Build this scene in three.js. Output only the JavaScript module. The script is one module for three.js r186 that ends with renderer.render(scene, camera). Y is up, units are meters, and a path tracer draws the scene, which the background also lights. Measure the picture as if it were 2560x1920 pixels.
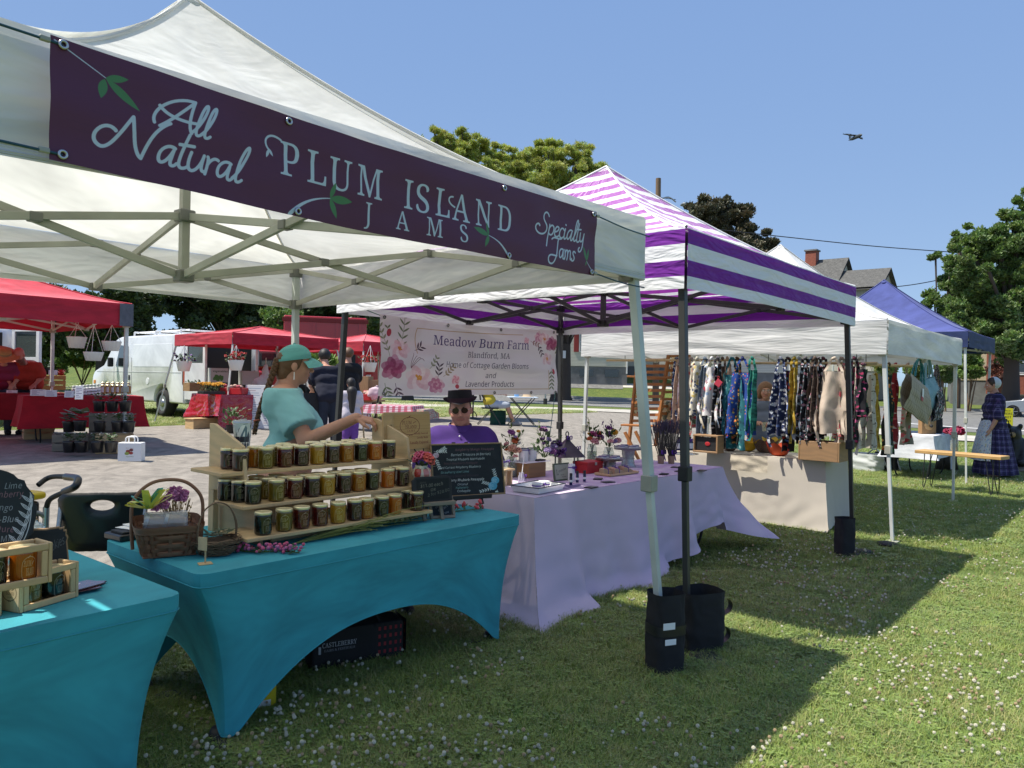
import*as THREE from'three';
import{RoundedBoxGeometry}from'three/addons/geometries/RoundedBoxGeometry.js';
import{mergeGeometries,mergeVertices,toCreasedNormals}from'three/addons/utils/BufferGeometryUtils.js';
import{ImprovedNoise}from'three/addons/math/ImprovedNoise.js';
// ---------- camera, sky, sun, exposure ----------
const scene=new THREE.Scene();
const FOCAL=1890,EYE=1.5,YAW=Math.atan2(1890,1625),ROLL=0.021,PITCH=Math.atan(-7/1890);
const V=(x,y,z)=>new THREE.Vector3(x,y,z);
const fwd=V(Math.sin(YAW),0,-Math.cos(YAW)),right0=V(Math.cos(YAW),0,Math.sin(YAW));
const lookF=fwd.clone().multiplyScalar(Math.cos(PITCH)).add(V(0,Math.sin(PITCH),0));
const up0=V(0,Math.cos(PITCH),0).addScaledVector(fwd,-Math.sin(PITCH));
const camR=right0.clone().multiplyScalar(Math.cos(ROLL)).addScaledVector(up0,Math.sin(ROLL));
const camU=up0.clone().multiplyScalar(Math.cos(ROLL)).addScaledVector(right0,-Math.sin(ROLL));
const camera=new THREE.PerspectiveCamera(2*Math.atan(960/FOCAL)*180/Math.PI,4/3,0.05,3000);
camera.position.set(0,EYE,0);
camera.quaternion.setFromRotationMatrix(new THREE.Matrix4().makeBasis(camR,camU,lookF.clone().negate()));
const renderer=new THREE.WebGLRenderer({antialias:true});
renderer.setSize(1024,768);
renderer.toneMapping=THREE.LinearToneMapping;
renderer.toneMappingExposure=1.58;
renderer.shadowMap.enabled=true;
renderer.shadowMap.type=THREE.PCFSoftShadowMap;
const SUN=V(-0.92,2.38,-0.82).normalize();
const sun=new THREE.DirectionalLight(new THREE.Color(1,0.94,0.84),4.6);
sun.position.copy(SUN).multiplyScalar(60).add(V(8,0,-8));
sun.target.position.set(8,0,-8);
sun.castShadow=true;
sun.shadow.mapSize.set(4096,4096);
Object.assign(sun.shadow.camera,{left:-45,right:45,top:45,bottom:-45,near:1,far:160});
scene.add(sun,sun.target);
{
const w=256,h=128,data=new Float32Array(w*h*4);
for(let j=0;j<h;j++)for(let i=0;i<w;i++){
const el=((j+0.5)/h-0.5)*Math.PI,az=((i+0.5)/w-0.5)*2*Math.PI;
const d=V(Math.cos(el)*Math.cos(az),Math.sin(el),Math.cos(el)*Math.sin(az));
const t=Math.max(0,d.y),k=Math.exp(-t*4.2),k2=Math.exp(-t*16);
let c=[0.128+0.15*k+0.08*k2,0.22+0.185*k+0.09*k2,0.43+0.14*k+0.05*k2];
const s=Math.max(0,d.dot(SUN)),g=0.35*Math.pow(s,6)+0.9*Math.pow(s,40);
c=c.map((v,n)=>v+g*[1,0.98,0.92][n]*0.55);
if(d.y<0)c=[0.13,0.14,0.1];
data.set([...c,1],(j*w+i)*4);
}
const sky=new THREE.DataTexture(data,w,h,THREE.RGBAFormat,THREE.FloatType);
sky.mapping=THREE.EquirectangularReflectionMapping;sky.magFilter=THREE.LinearFilter;sky.needsUpdate=true;
scene.background=sky;scene.environment=sky;
scene.backgroundIntensity=1;scene.environmentIntensity=1;
}
// ---------- helpers ----------
let seed=7;
const rnd=(a=0,b=1)=>{seed=(seed+0x6d2b79f5)|0;let t=Math.imul(seed^(seed>>>15),1|seed);t=(t+Math.imul(t^(t>>>7),61|t))^t;return a+(b-a)*(((t^(t>>>14))>>>0)/4294967296);};
const pick=(a)=>a[Math.floor(rnd()*a.length)];
const perlin=new ImprovedNoise(),nz=(x,y=0,z=0)=>perlin.noise(x,y,z);
const fbm=(x,y,z=0)=>nz(x,y,z)+0.5*nz(2.03*x,2.03*y,z+5)+0.25*nz(4.1*x,4.1*y,z+9);
const clamp=(v,a=0,b=1)=>Math.min(b,Math.max(a,v)),mix=(a,b,t)=>a+(b-a)*t;
const ss=(a,b,v)=>{const t=clamp((v-a)/(b-a));return t*t*(3-2*t);};
const ray=(px,py)=>lookF.clone().addScaledVector(camR,(px-1280)/FOCAL).addScaledVector(camU,(960-py)/FOCAL);
const at=(px,py,d)=>{const r=ray(px,py);return V(0,EYE,0).addScaledVector(r,d/r.dot(fwd));};
const onY=(px,py,y=0)=>{const r=ray(px,py);return V(0,EYE,0).addScaledVector(r,(y-EYE)/r.y);};
const onZ=(px,py,z)=>{const r=ray(px,py);return V(0,EYE,0).addScaledVector(r,z/r.z);};
const onX=(px,py,x)=>{const r=ray(px,py);return V(0,EYE,0).addScaledVector(r,x/r.x);};
const depthOf=(p)=>p.x*fwd.x+p.z*fwd.z;
const ground=(x,z)=>{
const d=x*fwd.x+z*fwd.z,l=x*right0.x+z*right0.z;
let h=0.38*ss(-4.6,-14,z)*ss(60,25,x);
h+=ss(56,73,d)*(0.6+1.6*ss(34,10,l))+ss(73,130,d)*1.5;
return h;
};
const onG=(px,py)=>{let p=onY(px,py,0);for(let i=0;i<12;i++)p=onY(px,py,0.5*ground(p.x,p.z)+0.5*p.y);return p;};
const col=(hex)=>new THREE.Color(hex);
const lin=(r,g,b)=>new THREE.Color().setRGB(r,g,b);
const MT=(g,p,r,s)=>{const m=new THREE.Matrix4().compose(p||V(0,0,0),new THREE.Quaternion().setFromEuler(r||new THREE.Euler()),s||V(1,1,1));return g.applyMatrix4(m);};
const E3=(x,y,z,o='XYZ')=>new THREE.Euler(x,y,z,o);
function boxUV(g,sc=1){
g.computeBoundingBox();const s=g.boundingBox.getSize(V(0,0,0)),P=g.attributes.position,N=g.attributes.normal,uv=new Float32Array(P.count*2);
const ax=['x','y','z'].sort((a,b)=>s[b]-s[a]),o=[rnd(0,5),rnd(0,5)];
const get={x:(i)=>P.getX(i),y:(i)=>P.getY(i),z:(i)=>P.getZ(i)},gn={x:(i)=>Math.abs(N.getX(i)),y:(i)=>Math.abs(N.getY(i)),z:(i)=>Math.abs(N.getZ(i))};
for(let i=0;i<P.count;i++){
const big=gn.x(i)>gn.y(i)?(gn.x(i)>gn.z(i)?'x':'z'):(gn.y(i)>gn.z(i)?'y':'z');
const[a,b]=ax.filter((k)=>k!==big);
uv[2*i]=get[a](i)*sc+o[0];uv[2*i+1]=get[b](i)*sc+o[1];
}
g.setAttribute('uv',new THREE.BufferAttribute(uv,2));return g;
}
const bx=(w,h,d,r=0.004)=>boxUV(new RoundedBoxGeometry(w,h,d,1,Math.min(r,w/2.2,h/2.2,d/2.2)));
const pb=(w,h,d,x,y,z,ry=0,r=0.004)=>MT(bx(w,h,d,r),V(x,y,z),E3(0,ry,0));
const cyl=(r0,r1,h,n=16,open=false)=>new THREE.CylinderGeometry(r1,r0,h,n,1,open);
const sph=(r,w=12,h=8)=>new THREE.SphereGeometry(r,w,h);
const lathe=(pts,n=24)=>new THREE.LatheGeometry(pts.map(([a,b])=>new THREE.Vector2(a,b)),n);
const tube=(pts,r,n=6,seg)=>new THREE.TubeGeometry(new THREE.CatmullRomCurve3(pts.map((p)=>(p.isVector3?p:V(...p)))),seg||pts.length*5,r,n);
function bar(a,b,w,h=w,r=0.003){
const d=b.clone().sub(a),L=d.length(),g=bx(w,h,L,r);
const m=new THREE.Matrix4().lookAt(b,a,Math.abs(d.y)>0.98*L?V(0,0,1):V(0,1,0));m.setPosition(a.clone().add(b).multiplyScalar(0.5));
return g.applyMatrix4(m);
}
function rod(a,b,r,r1=r,n=8){const d=b.clone().sub(a),g=cyl(r,r1,d.length(),n);g.applyQuaternion(new THREE.Quaternion().setFromUnitVectors(V(0,1,0),d.clone().normalize()));const c=a.clone().add(b).multiplyScalar(0.5);return g.translate(c.x,c.y,c.z);}
function grid(nu,nv,f,uvf){
const P=[],U=[],I=[];
for(let j=0;j<=nv;j++)for(let i=0;i<=nu;i++){const p=f(i/nu,j/nv);P.push(p.x,p.y,p.z);const q=uvf?uvf(i/nu,j/nv,p):[i/nu,j/nv];U.push(q[0],q[1]);}
for(let j=0;j<nv;j++)for(let i=0;i<nu;i++){const a=j*(nu+1)+i,b=a+1,c=a+nu+1,d=c+1;I.push(a,b,d,a,d,c);}
const g=new THREE.BufferGeometry();g.setAttribute('position',new THREE.Float32BufferAttribute(P,3));g.setAttribute('uv',new THREE.Float32BufferAttribute(U,2));g.setIndex(I);g.computeVertexNormals();return g;
}
function extr(pts,depth,bevel=0){
const s=new THREE.Shape(pts.map(([a,b])=>new THREE.Vector2(a,b)));
const g=new THREE.ExtrudeGeometry(s,{depth:depth-2*bevel,bevelEnabled:bevel>0,bevelSize:bevel,bevelThickness:bevel,bevelSegments:1,curveSegments:10});g.translate(0,0,-(depth-2*bevel)/2);return g;
}
const join=(list)=>{list=list.flat(9).map((g)=>{g=g.index?g.toNonIndexed():g;for(const k of Object.keys(g.attributes))if(!['position','normal','uv','color'].includes(k))g.deleteAttribute(k);if(!g.attributes.uv)g.setAttribute('uv',new THREE.BufferAttribute(new Float32Array(g.attributes.position.count*2),2));return g;});
if(list.some((g)=>g.attributes.color))for(const g of list)if(!g.attributes.color)g.setAttribute('color',new THREE.BufferAttribute(new Float32Array(g.attributes.position.count*3).fill(1),3));
return list.length===1?list[0]:mergeGeometries(list);};
const tint=(g,c)=>{const n=g.attributes.position.count,a=new Float32Array(n*3);for(let i=0;i<n;i++)a.set([c.r,c.g,c.b],3*i);g.setAttribute('color',new THREE.BufferAttribute(a,3));return g;};
const used={};
const numbered=(n)=>{const k=used[n]||0;used[n]=k+1;return k?n+'_'+String(k).padStart(3,'0'):n;};
function thing(name,label,category,pos,ry=0,group){const o=new THREE.Group();o.name=numbered(name);scene.add(o);if(pos)o.position.copy(pos.isVector3?pos:V(...pos));o.rotation.y=ry;o.userData={label,category};if(group)o.userData.group=group;return o;}
function part(name,geos,m,parent,label){const o=new THREE.Mesh(Array.isArray(geos)?join(geos):geos,m);o.name=name;o.castShadow=o.receiveShadow=true;parent.add(o);if(label)o.userData.label=label;return o;}
function solo(name,geos,m,label,category,group){const o=part(numbered(name),geos,m,scene);o.userData={label,category};if(group)o.userData.group=group;return o;}
function struct(name,geos,m){const o=part(numbered(name),geos,m,scene);o.userData={kind:'structure'};return o;}
function stuffy(o,label,category){o.userData={kind:'stuff'};if(label)o.userData.label=label;if(category)o.userData.category=category;return o;}
function copy(src,label,pos,ry,group){const c=src.clone();c.name=numbered(src.name.replace(/_\d{3}$/,''));c.userData={...src.userData,label:label||src.userData.label};if(group)c.userData.group=group;if(pos)c.position.copy(pos.isVector3?pos:V(...pos));if(ry!==undefined)c.rotation.y=ry;scene.add(c);return c;}
const inst=(g,m,n,name,parent)=>{const o=new THREE.InstancedMesh(g,m,n);o.name=name;o.castShadow=o.receiveShadow=true;parent.add(o);return o;};
function dataTex(w,h,f,srgb,rep){
const d=new Uint8Array(w*h*4);
for(let j=0;j<h;j++)for(let i=0;i<w;i++){const c=f(i/w,j/h,i,j);const a=Array.isArray(c)?c:[c,c,c];for(let k=0;k<3;k++)d[(j*w+i)*4+k]=clamp(a[k])*255;d[(j*w+i)*4+3]=255;}
const t=new THREE.DataTexture(d,w,h);t.magFilter=THREE.LinearFilter;t.minFilter=THREE.LinearMipmapLinearFilter;t.generateMipmaps=true;t.wrapS=t.wrapT=THREE.RepeatWrapping;if(srgb)t.colorSpace=THREE.SRGBColorSpace;if(rep)t.repeat.set(...rep);t.needsUpdate=true;return t;
}
const rep=(t,u,v=u)=>{const c=t.clone();c.repeat.set(u,v);c.needsUpdate=true;return c;};
const tn=(u,v,f,s=0)=>{
const a=u*Math.PI*2,b=v*Math.PI*2,r=f/6.283;return nz(Math.cos(a)*r+7+s,Math.sin(a)*r+Math.cos(b)*r*1.3,Math.sin(b)*r+s);};
function canvasTex(w,h,draw){const c=document.createElement('canvas');c.width=w;c.height=h;const x=c.getContext('2d');draw(x,w,h);const t=new THREE.CanvasTexture(c);t.colorSpace=THREE.SRGBColorSpace;t.anisotropy=8;return t;}
const woodTex=dataTex(512,256,(u,v)=>{const g=0.5+0.5*Math.sin(40*(v+0.05*tn(u,v,2))*6.283*0.12+5*tn(u,v,3)),f=tn(u*1,v*1,60,3)*0.25+tn(u,v*8%1,5,8)*0.3;const k=0.8+0.14*g+0.16*f;return[k,k*(0.985-0.03*g),k*(0.96-0.06*g)];});
const mottle=dataTex(256,256,(u,v)=>0.86+0.16*(tn(u,v,4)+0.6*tn(u,v,9,4)+0.4*tn(u,v,22,6)));
const cloudy=dataTex(256,256,(u,v)=>0.5+0.4*tn(u,v,3)+0.3*tn(u,v,7,3)+0.15*tn(u,v,16,5));
const weave=dataTex(128,128,(u,v,i,j)=>0.5+0.22*Math.sin(i*Math.PI/2)*Math.sin(j*Math.PI/2)+0.16*rnd(-1,1));
const speck=dataTex(512,512,(u,v)=>{const a=rnd(),b=tn(u,v,6)*0.2+tn(u,v,17,4)*0.16;const k=0.62+b+(a>0.9?0.3:a<0.12?-0.3:rnd(-0.1,0.1));return[k,k*0.985,k*0.95];});
const std=(c,o={})=>new THREE.MeshStandardMaterial({color:c.isColor?c:col(c),roughness:0.75,side:THREE.DoubleSide,...o});
const phy=(c,o={})=>new THREE.MeshPhysicalMaterial({color:c.isColor?c:col(c),roughness:0.75,side:THREE.DoubleSide,...o});
const cloth=(c,tr=0,o={})=>phy(c,{roughness:0.95,transmission:tr,map:rep(mottle,1.3),bumpMap:rep(weave,25),bumpScale:0.0006,...o});
const wood=(c,o={})=>std(c,{map:rep(woodTex,1.4,2.6),roughness:0.6,bumpMap:rep(woodTex,1.4,2.6),bumpScale:0.0006,...o});
const M={
whiteMetal:phy(lin(0.62,0.64,0.61),{roughness:0.42,map:rep(mottle,0.7),clearcoat:0.2}),
legPaint:phy(lin(0.56,0.6,0.55),{roughness:0.42,map:rep(mottle,0.6)}),
putty:phy(lin(0.42,0.415,0.345),{roughness:0.45,map:rep(mottle,0.8)}),
joint:std(lin(0.16,0.16,0.14),{roughness:0.5}),
blackMetal:phy(lin(0.035,0.035,0.033),{roughness:0.42,map:rep(mottle,1)}),
black:std(lin(0.012,0.012,0.013),{roughness:0.6}),
blackCloth:cloth(lin(0.013,0.013,0.016),0,{roughness:0.8}),
blackPlastic:phy(lin(0.014,0.014,0.015),{roughness:0.34,clearcoat:0.2,bumpMap:rep(speck,6),bumpScale:0.0004}),
steel:std(lin(0.5,0.5,0.5),{metalness:0.9,roughness:0.32}),
galv:std(lin(0.42,0.44,0.45),{metalness:0.75,roughness:0.4,map:rep(mottle,5)}),
gold:std(lin(0.86,0.76,0.46),{metalness:0.75,roughness:0.36}),
pine:wood(lin(0.62,0.44,0.23)),ply:wood(lin(0.6,0.45,0.26)),oak:wood(lin(0.33,0.19,0.08)),cedar:wood(lin(0.42,0.165,0.045)),greyWood:wood(lin(0.25,0.21,0.16)),crate:wood(lin(0.36,0.22,0.11)),
white:std(lin(0.78,0.78,0.76),{roughness:0.5}),paper:std(lin(0.8,0.8,0.78),{roughness:0.8}),pinkPaper:std(lin(0.62,0.5,0.52),{roughness:0.8}),
enamel:phy(lin(0.78,0.78,0.76),{roughness:0.18,clearcoat:0.6}),
glass:phy(lin(0.93,0.96,0.95),{roughness:0.04,transmission:1,thickness:0,ior:1.45}),
darkGlass:phy(lin(0.015,0.02,0.022),{roughness:0.05,clearcoat:1}),
purple:std(lin(0.075,0.025,0.26),{roughness:0.5}),navy:phy(lin(0.012,0.016,0.08),{roughness:0.2,clearcoat:0.5}),
red:std(lin(0.42,0.015,0.02),{roughness:0.5}),leaf:phy(lin(0.05,0.11,0.02),{roughness:0.6,transmission:0.25}),leafDark:phy(lin(0.025,0.06,0.02),{roughness:0.6,transmission:0.2}),
stem:std(lin(0.09,0.13,0.03)),twig:std(lin(0.16,0.1,0.055)),rope:std(lin(0.45,0.4,0.3)),greenCord:std(lin(0.03,0.14,0.1)),blueCord:std(lin(0.02,0.07,0.1)),tyre:std(lin(0.02,0.02,0.02),{roughness:0.9}),
};
// ---------- the setting: lawn, lane, pavement, road ----------
const ground3=(x,z,dy=0)=>V(x,ground(x,z)+dy,z);
{
const xs=[-600,-200,-80,-40,-20,-10],zs=[-600,-300,-150,-110];
for(let x=-6;x<=90;x+=0.75)xs.push(x);xs.push(100,120,160,300,700);
for(let z=-90;z<=6;z+=0.75)zs.push(z);zs.push(10,20,40,100,400);
const lawnTex=dataTex(512,512,(u,v)=>{const a=tn(u,v,5)*0.5+tn(u,v,14,2)*0.4,s=rnd(-0.14,0.14);return[0.40+0.16*a+s,0.47+0.1*a+s,0.19+0.06*a+s*0.6];},true);
const g=grid(xs.length-1,zs.length-1,(u,v)=>{const x=xs[Math.round(u*(xs.length-1))],z=zs[Math.round(v*(zs.length-1))];return ground3(x,z);},(u,v,p)=>[p.x*0.4,p.z*0.4]);
struct('lawn',g,std(lin(0.62,0.62,0.6),{map:lawnTex,roughness:1,bumpMap:lawnTex,bumpScale:0.03}));
}
function strip(name,a,b,c,d,dy,m,nu=60,nv=16,sc=0.5){
const g=grid(nu,nv,(u,v)=>{const x=mix(mix(a[0],b[0],u),mix(d[0],c[0],u),v),z=mix(mix(a[1],b[1],u),mix(d[1],c[1],u),v);return ground3(x,z,dy);},(u,v,p)=>[p.x*sc,p.z*sc]);
return struct(name,g,m);
}
const asphaltM=std(lin(0.36,0.33,0.29),{map:rep(speck,1.7),roughness:0.95});
const roadM=std(lin(0.24,0.24,0.235),{map:rep(speck,1),roughness:0.9});
const concreteM=std(lin(0.5,0.47,0.41),{map:rep(mottle,0.5),bumpMap:rep(speck,1),bumpScale:0.002,roughness:0.9});
{
const far=(x)=>-16.2-0.12*Math.sin(x*1.7)-0.3*nz(x*0.7,3),near=(x)=>mix(-4.75,-7.2,ss(9,15,x))+0.1*nz(x*1.3,8);
const g=grid(150,40,(u,v)=>{const x=mix(-30,27.5,u)-3.6*v*ss(0.8,1,u)*0;return ground3(x,mix(near(x),x<11?far(x):mix(-16.2,-17.9,ss(11,27,x)),v),0.004);},(u,v,p)=>[p.x*0.5,p.z*0.5]);
struct('asphalt_lane',g,asphaltM);
}
const gxz=(px,py)=>{const p=onG(px,py);return[p.x,p.z];};
const A0=gxz(900,1006),A1=gxz(1480,1056);
{
const near=[[13.5,-20.2],[24.3,-16.4],[25.6,-6],[25.6,30]],off=(p,k)=>[p[0]+k*0.95,p[1]-k*0.3];
const w=3.2;
const slab=(a,b,n)=>{for(let i=0;i<n;i++){const t0=i/n,t1=(i+0.985)/n,q=(t,k)=>off([mix(a[0],b[0],t),mix(a[1],b[1],t)],k);strip('pavement',q(t0,0),q(t1,0),q(t1,w),q(t0,w),0.03,concreteM,3,3);}};
slab([14.5,-34],near[1],9);slab(near[1],near[2],7);slab(near[2],near[3],8);
const P=[[22,-62],[30.6,-24],[31.5,-4],[31.5,60]],Q=[[34,-62],[48.5,-34.5],[64.5,-14.5],[92,60]];
for(let i=0;i<3;i++){strip('road',P[i],P[i+1],Q[i+1],Q[i],0.012,roadM,50,30);
const ln=(k,w2)=>strip('road_line',...[[P[i],Q[i],k],[P[i+1],Q[i+1],k],[P[i+1],Q[i+1],k+w2],[P[i],Q[i],k+w2]].map(([a,b,t])=>[mix(a[0],b[0],t),mix(a[1],b[1],t)]),0.018,M.white,50,1);
ln(0.09,0.012);}
const kerbM=std(lin(0.45,0.43,0.4),{map:rep(mottle,1)});
for(let i=0;i<3;i++){const a=ground3(...Q[i],0.05),b=ground3(...Q[i+1],0.05),n=24,L=[];for(let k=0;k<n;k++){const p=a.clone().lerp(b,k/n),q=a.clone().lerp(b,(k+1)/n);L.push(bar(ground3(p.x,p.z,0.05),ground3(q.x,q.z,0.05),0.2,0.14));}struct('kerb',L,kerbM);}
strip('far_pavement',[40,-62],[52.2,-38.5],[53.6,-39.7],[41.5,-63],0.03,concreteM,30,2);
strip('far_pavement',[52.2,-38.5],[66,-22],[67.2,-23.4],[53.6,-39.7],0.03,concreteM,30,2);
strip('driveway',[51.5,-38],[54.5,-34.5],[60,-38],[56,-43],0.04,roadM,12,12);
}
// ---------- pop-up tents ----------
function tent(name,label,o){
const{x0,x1,zf,zb,hb,ht,peak}=o,t=thing(name,label,'canopy tent',[(x0+x1)/2,0,(zf+zb)/2]);
const L=(p)=>p.clone().sub(t.position),pk=V(...peak),y0=(x,z)=>ground(x,z),gy=y0((x0+x1)/2,(zf+zb)/2);
const cs=[[x0,zf],[x1,zf],[x1,zb],[x0,zb]],cor=cs.map(([x,z],i)=>V(x,gy+ht+(o.lift?.[i]||0),z)),names=['front','right','back','left'];
const wob=o.wob??0.012,sag=o.sag??1.3;
const sheet=(nu,nv,f,m,nm,per,stripes)=>part(nm,grid(nu,nv,f,per),m,t);
for(let i=0;i<4;i++){
const a=cor[i],b=cor[(i+1)%4],nrm=V(b.z-a.z,0,a.x-b.x).normalize(),out=nrm.dot(a.clone().add(b).multiplyScalar(0.5).sub(pk))>0?nrm:nrm.negate();
const skip=o.skip?.includes(i);
const roofF=(u,v)=>{const e=a.clone().lerp(b,u),p=e.lerp(pk,v);p.y=mix(a.y,pk.y,Math.pow(v,sag))-(o.belly??0.05)*Math.sin(Math.PI*v)*Math.sin(Math.PI*u);if(v===0)p.y+=0;
const k=Math.sin(Math.PI*u)*Math.sin(Math.PI*clamp(v*1.05));p.y+=k*wob*(1.6*nz(u*7+i*9,v*5,o.seed||0)+0.9*nz(u*19+v*9,v*16,i+(o.seed||0)));return L(p);};
const roofUV=(u,v)=>o.stripe?[u*3,v*1.0]:[u*3*(1-v),v*2];
part('roof_panel',grid(40,30,roofF,roofUV),o.roofMats?.[i]||o.roofM,t);
if(!skip){
const drop=(u)=>(ht-hb)*(1-(o.scallop??0.03)*Math.sin(Math.PI*u));
const valF=(u,v)=>{const p=a.clone().lerp(b,u);p.y-=drop(u)*v;const k=Math.sin(Math.PI*clamp(u,0,1));p.addScaledVector(out,0.012+k*(wob*(1.2*nz(u*6,v*4+i*5,o.seed||1)+1.1*nz(u*3+4,v*9,i+3))+v*(o.billow??0.01)));return L(p);};
part('valance',grid(60,12,valF,(u,v)=>[u*3,1-v]),o.valMats?.[i]||o.valM,t);
if(o.hemM)part('hem',grid(60,1,(u,v)=>{const p=valF(u,1).add(L(t.position)).addScaledVector(out,0.003);p.y+=0.035*v-0.004;return p;}),o.hemM,t);
}
part('ridge_seam',tube(Array.from({length:9},(_,k)=>{const v=k/8,p=a.clone().lerp(pk,v);p.y=mix(a.y,pk.y,Math.pow(v,sag))+0.006;return L(p);}),0.009,5,24),o.seamM||o.roofM,t);
}
const fm=o.frameM,jm=o.jointM||M.joint,lw=o.lw||0.036,inn=0.055,up=ht-0.03,lo=o.lo??hb+0.02;
const c2=cs.map(([x,z])=>[x+(x<pk.x?inn:-inn),z+(z<pk.z?inn:-inn)]);
c2.forEach(([x,z],i)=>{
if(o.noLeg?.includes(i))return;
const f=o.feet?.[i]||[x,z],fy=y0(f[0],f[1]),foot=V(f[0],fy,f[1]),top=V(x,gy+up+(o.lift?.[i]||0),z),mid=foot.clone().lerp(top,o.clampAt??0.42);
const lg=part('leg',[bar(L(foot.clone().setY(fy+0.01)),L(mid),lw*0.78),bar(L(mid),L(top),lw)],o.legM||fm,t);
part('leg_clamp',MT(bx(lw*1.5,0.085,lw*1.5,0.006),L(mid)),o.clampM||jm,lg);part('foot_plate',MT(bx(0.11,0.012,0.11),L(foot).setY(fy+0.008)),o.plateM||jm,lg);
for(const yy of[up-0.02,lo])part('leg_bracket',MT(bx(lw*1.7,0.07,lw*1.7,0.006),L(V(x,gy+yy,z))),jm,t);
});
if(o.frame!==false){
const bw=o.bw||0.017,bh=o.bh||0.032,mids=c2.map(([x,z],i)=>{const[X,Z2]=c2[(i+1)%4];return V((x+X)/2,0,(z+Z2)/2);});
const X=(p,q,yu,yl,qu,ql,s=0)=>{
const off=V(q.z-p.z,0,p.x-q.x).normalize().multiplyScalar(bw*0.55);
part('truss_bar',bar(L(V(p.x,gy+yu,p.z).add(off)),L(V(q.x,gy+ql,q.z).add(off)),bw,bh),fm,t);part('truss_bar',bar(L(V(p.x,gy+yl,p.z).sub(off)),L(V(q.x,gy+qu,q.z).sub(off)),bw,bh),fm,t);
const c=p.clone().lerp(q,0.5).setY(gy+(yu+yl+qu+ql)/4);part('truss_pivot',MT(bx(bw*2.6,0.042,bw*2.6,0.005),L(c)),jm,t);};
const mu=up-0.01,ml=lo-0.02,cu=o.cu??up-0.08,cl=o.cl??lo-0.04,ctr=V(pk.x,0,pk.z);
for(let i=0;i<4;i++){
const p=V(c2[i][0],0,c2[i][1]),q=V(c2[(i+1)%4][0],0,c2[(i+1)%4][1]);
X(p,mids[i],up,lo,mu,ml);X(mids[i],q,mu,ml,up,lo);X(ctr,mids[i],cu,cl,mu,ml);
for(const yy of[mu,ml])part('truss_joint',MT(bx(0.072,0.048,0.048,0.006),L(mids[i].clone().setY(gy+yy))),jm,t);
}
part('centre_pole',bar(L(V(ctr.x,gy+cl,ctr.z)),L(V(ctr.x,pk.y-0.05,ctr.z)),lw*0.9),fm,t);
for(const yy of[cu,cl])part('centre_joint',MT(bx(0.08,0.06,0.08,0.008),L(V(ctr.x,gy+yy,ctr.z))),jm,t);
part('peak_cap',MT(sph(0.05,12,6),L(pk.clone().add(V(0,-0.055,0))),null,V(1.2,0.8,1.2)),o.roofM,t);
}
return t;
}
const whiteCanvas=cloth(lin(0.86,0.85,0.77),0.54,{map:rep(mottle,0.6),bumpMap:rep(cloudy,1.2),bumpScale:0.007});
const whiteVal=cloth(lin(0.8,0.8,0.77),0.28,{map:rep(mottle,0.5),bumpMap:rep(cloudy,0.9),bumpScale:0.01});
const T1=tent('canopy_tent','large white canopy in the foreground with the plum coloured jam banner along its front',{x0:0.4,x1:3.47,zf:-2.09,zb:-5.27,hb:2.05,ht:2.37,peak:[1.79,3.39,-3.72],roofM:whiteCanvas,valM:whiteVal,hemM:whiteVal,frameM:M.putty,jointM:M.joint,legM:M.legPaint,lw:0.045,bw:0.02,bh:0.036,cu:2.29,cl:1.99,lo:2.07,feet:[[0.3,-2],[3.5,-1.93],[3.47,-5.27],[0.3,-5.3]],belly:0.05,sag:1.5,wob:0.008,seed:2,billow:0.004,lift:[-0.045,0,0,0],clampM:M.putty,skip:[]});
const stripeTex=(n,start,hem)=>canvasTex(64,1024,(x,w,h)=>{x.fillStyle='#f2f2f2';x.fillRect(0,0,w,h);x.fillStyle='#a235ac';for(let i=0;i<n;i++){const y0=h*(1-(start+i+0.5)/n);x.fillRect(0,y0,w,h*0.5/n);}});
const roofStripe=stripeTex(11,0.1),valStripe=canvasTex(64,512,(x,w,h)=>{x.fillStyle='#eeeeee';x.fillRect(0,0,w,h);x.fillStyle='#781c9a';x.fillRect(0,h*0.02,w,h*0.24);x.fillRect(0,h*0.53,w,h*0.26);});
for(const s of[roofStripe,valStripe])s.wrapS=s.wrapT=THREE.RepeatWrapping;
const roofPurple=phy(lin(0.95,0.95,0.95),{map:roofStripe,roughness:0.9,transmission:0.42,bumpMap:rep(cloudy,2),bumpScale:0.015}),valPurple=phy(lin(0.95,0.95,0.95),{map:valStripe,roughness:0.9,transmission:0.15,bumpMap:rep(cloudy,1.5),bumpScale:0.012});
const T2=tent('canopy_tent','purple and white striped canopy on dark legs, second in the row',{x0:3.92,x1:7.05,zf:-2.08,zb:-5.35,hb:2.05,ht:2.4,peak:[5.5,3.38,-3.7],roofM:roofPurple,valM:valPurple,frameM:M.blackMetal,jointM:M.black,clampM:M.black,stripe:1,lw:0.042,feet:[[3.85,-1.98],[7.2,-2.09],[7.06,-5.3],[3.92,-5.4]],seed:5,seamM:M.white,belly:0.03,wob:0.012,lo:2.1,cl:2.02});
const white3=cloth(lin(0.82,0.82,0.8),0.36,{map:rep(mottle,0.6),bumpMap:rep(cloudy,0.8,1.6),bumpScale:0.007});
const T3=tent('canopy_tent','white canopy with aprons hanging under it, third in the row',{x0:8.0,x1:11.6,zf:-2.05,zb:-5.7,hb:1.84,ht:2.18,peak:[9.85,3.37,-3.85],roofM:white3,valM:white3,frameM:M.whiteMetal,jointM:M.putty,clampM:M.putty,feet:[[8.08,-1.98],[11.68,-2.12],[11.6,-5.7],[8.15,-5.75]],seed:8,frame:true,bw:0.014,bh:0.025,lw:0.04,sag:1.5,wob:0.012});
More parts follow.
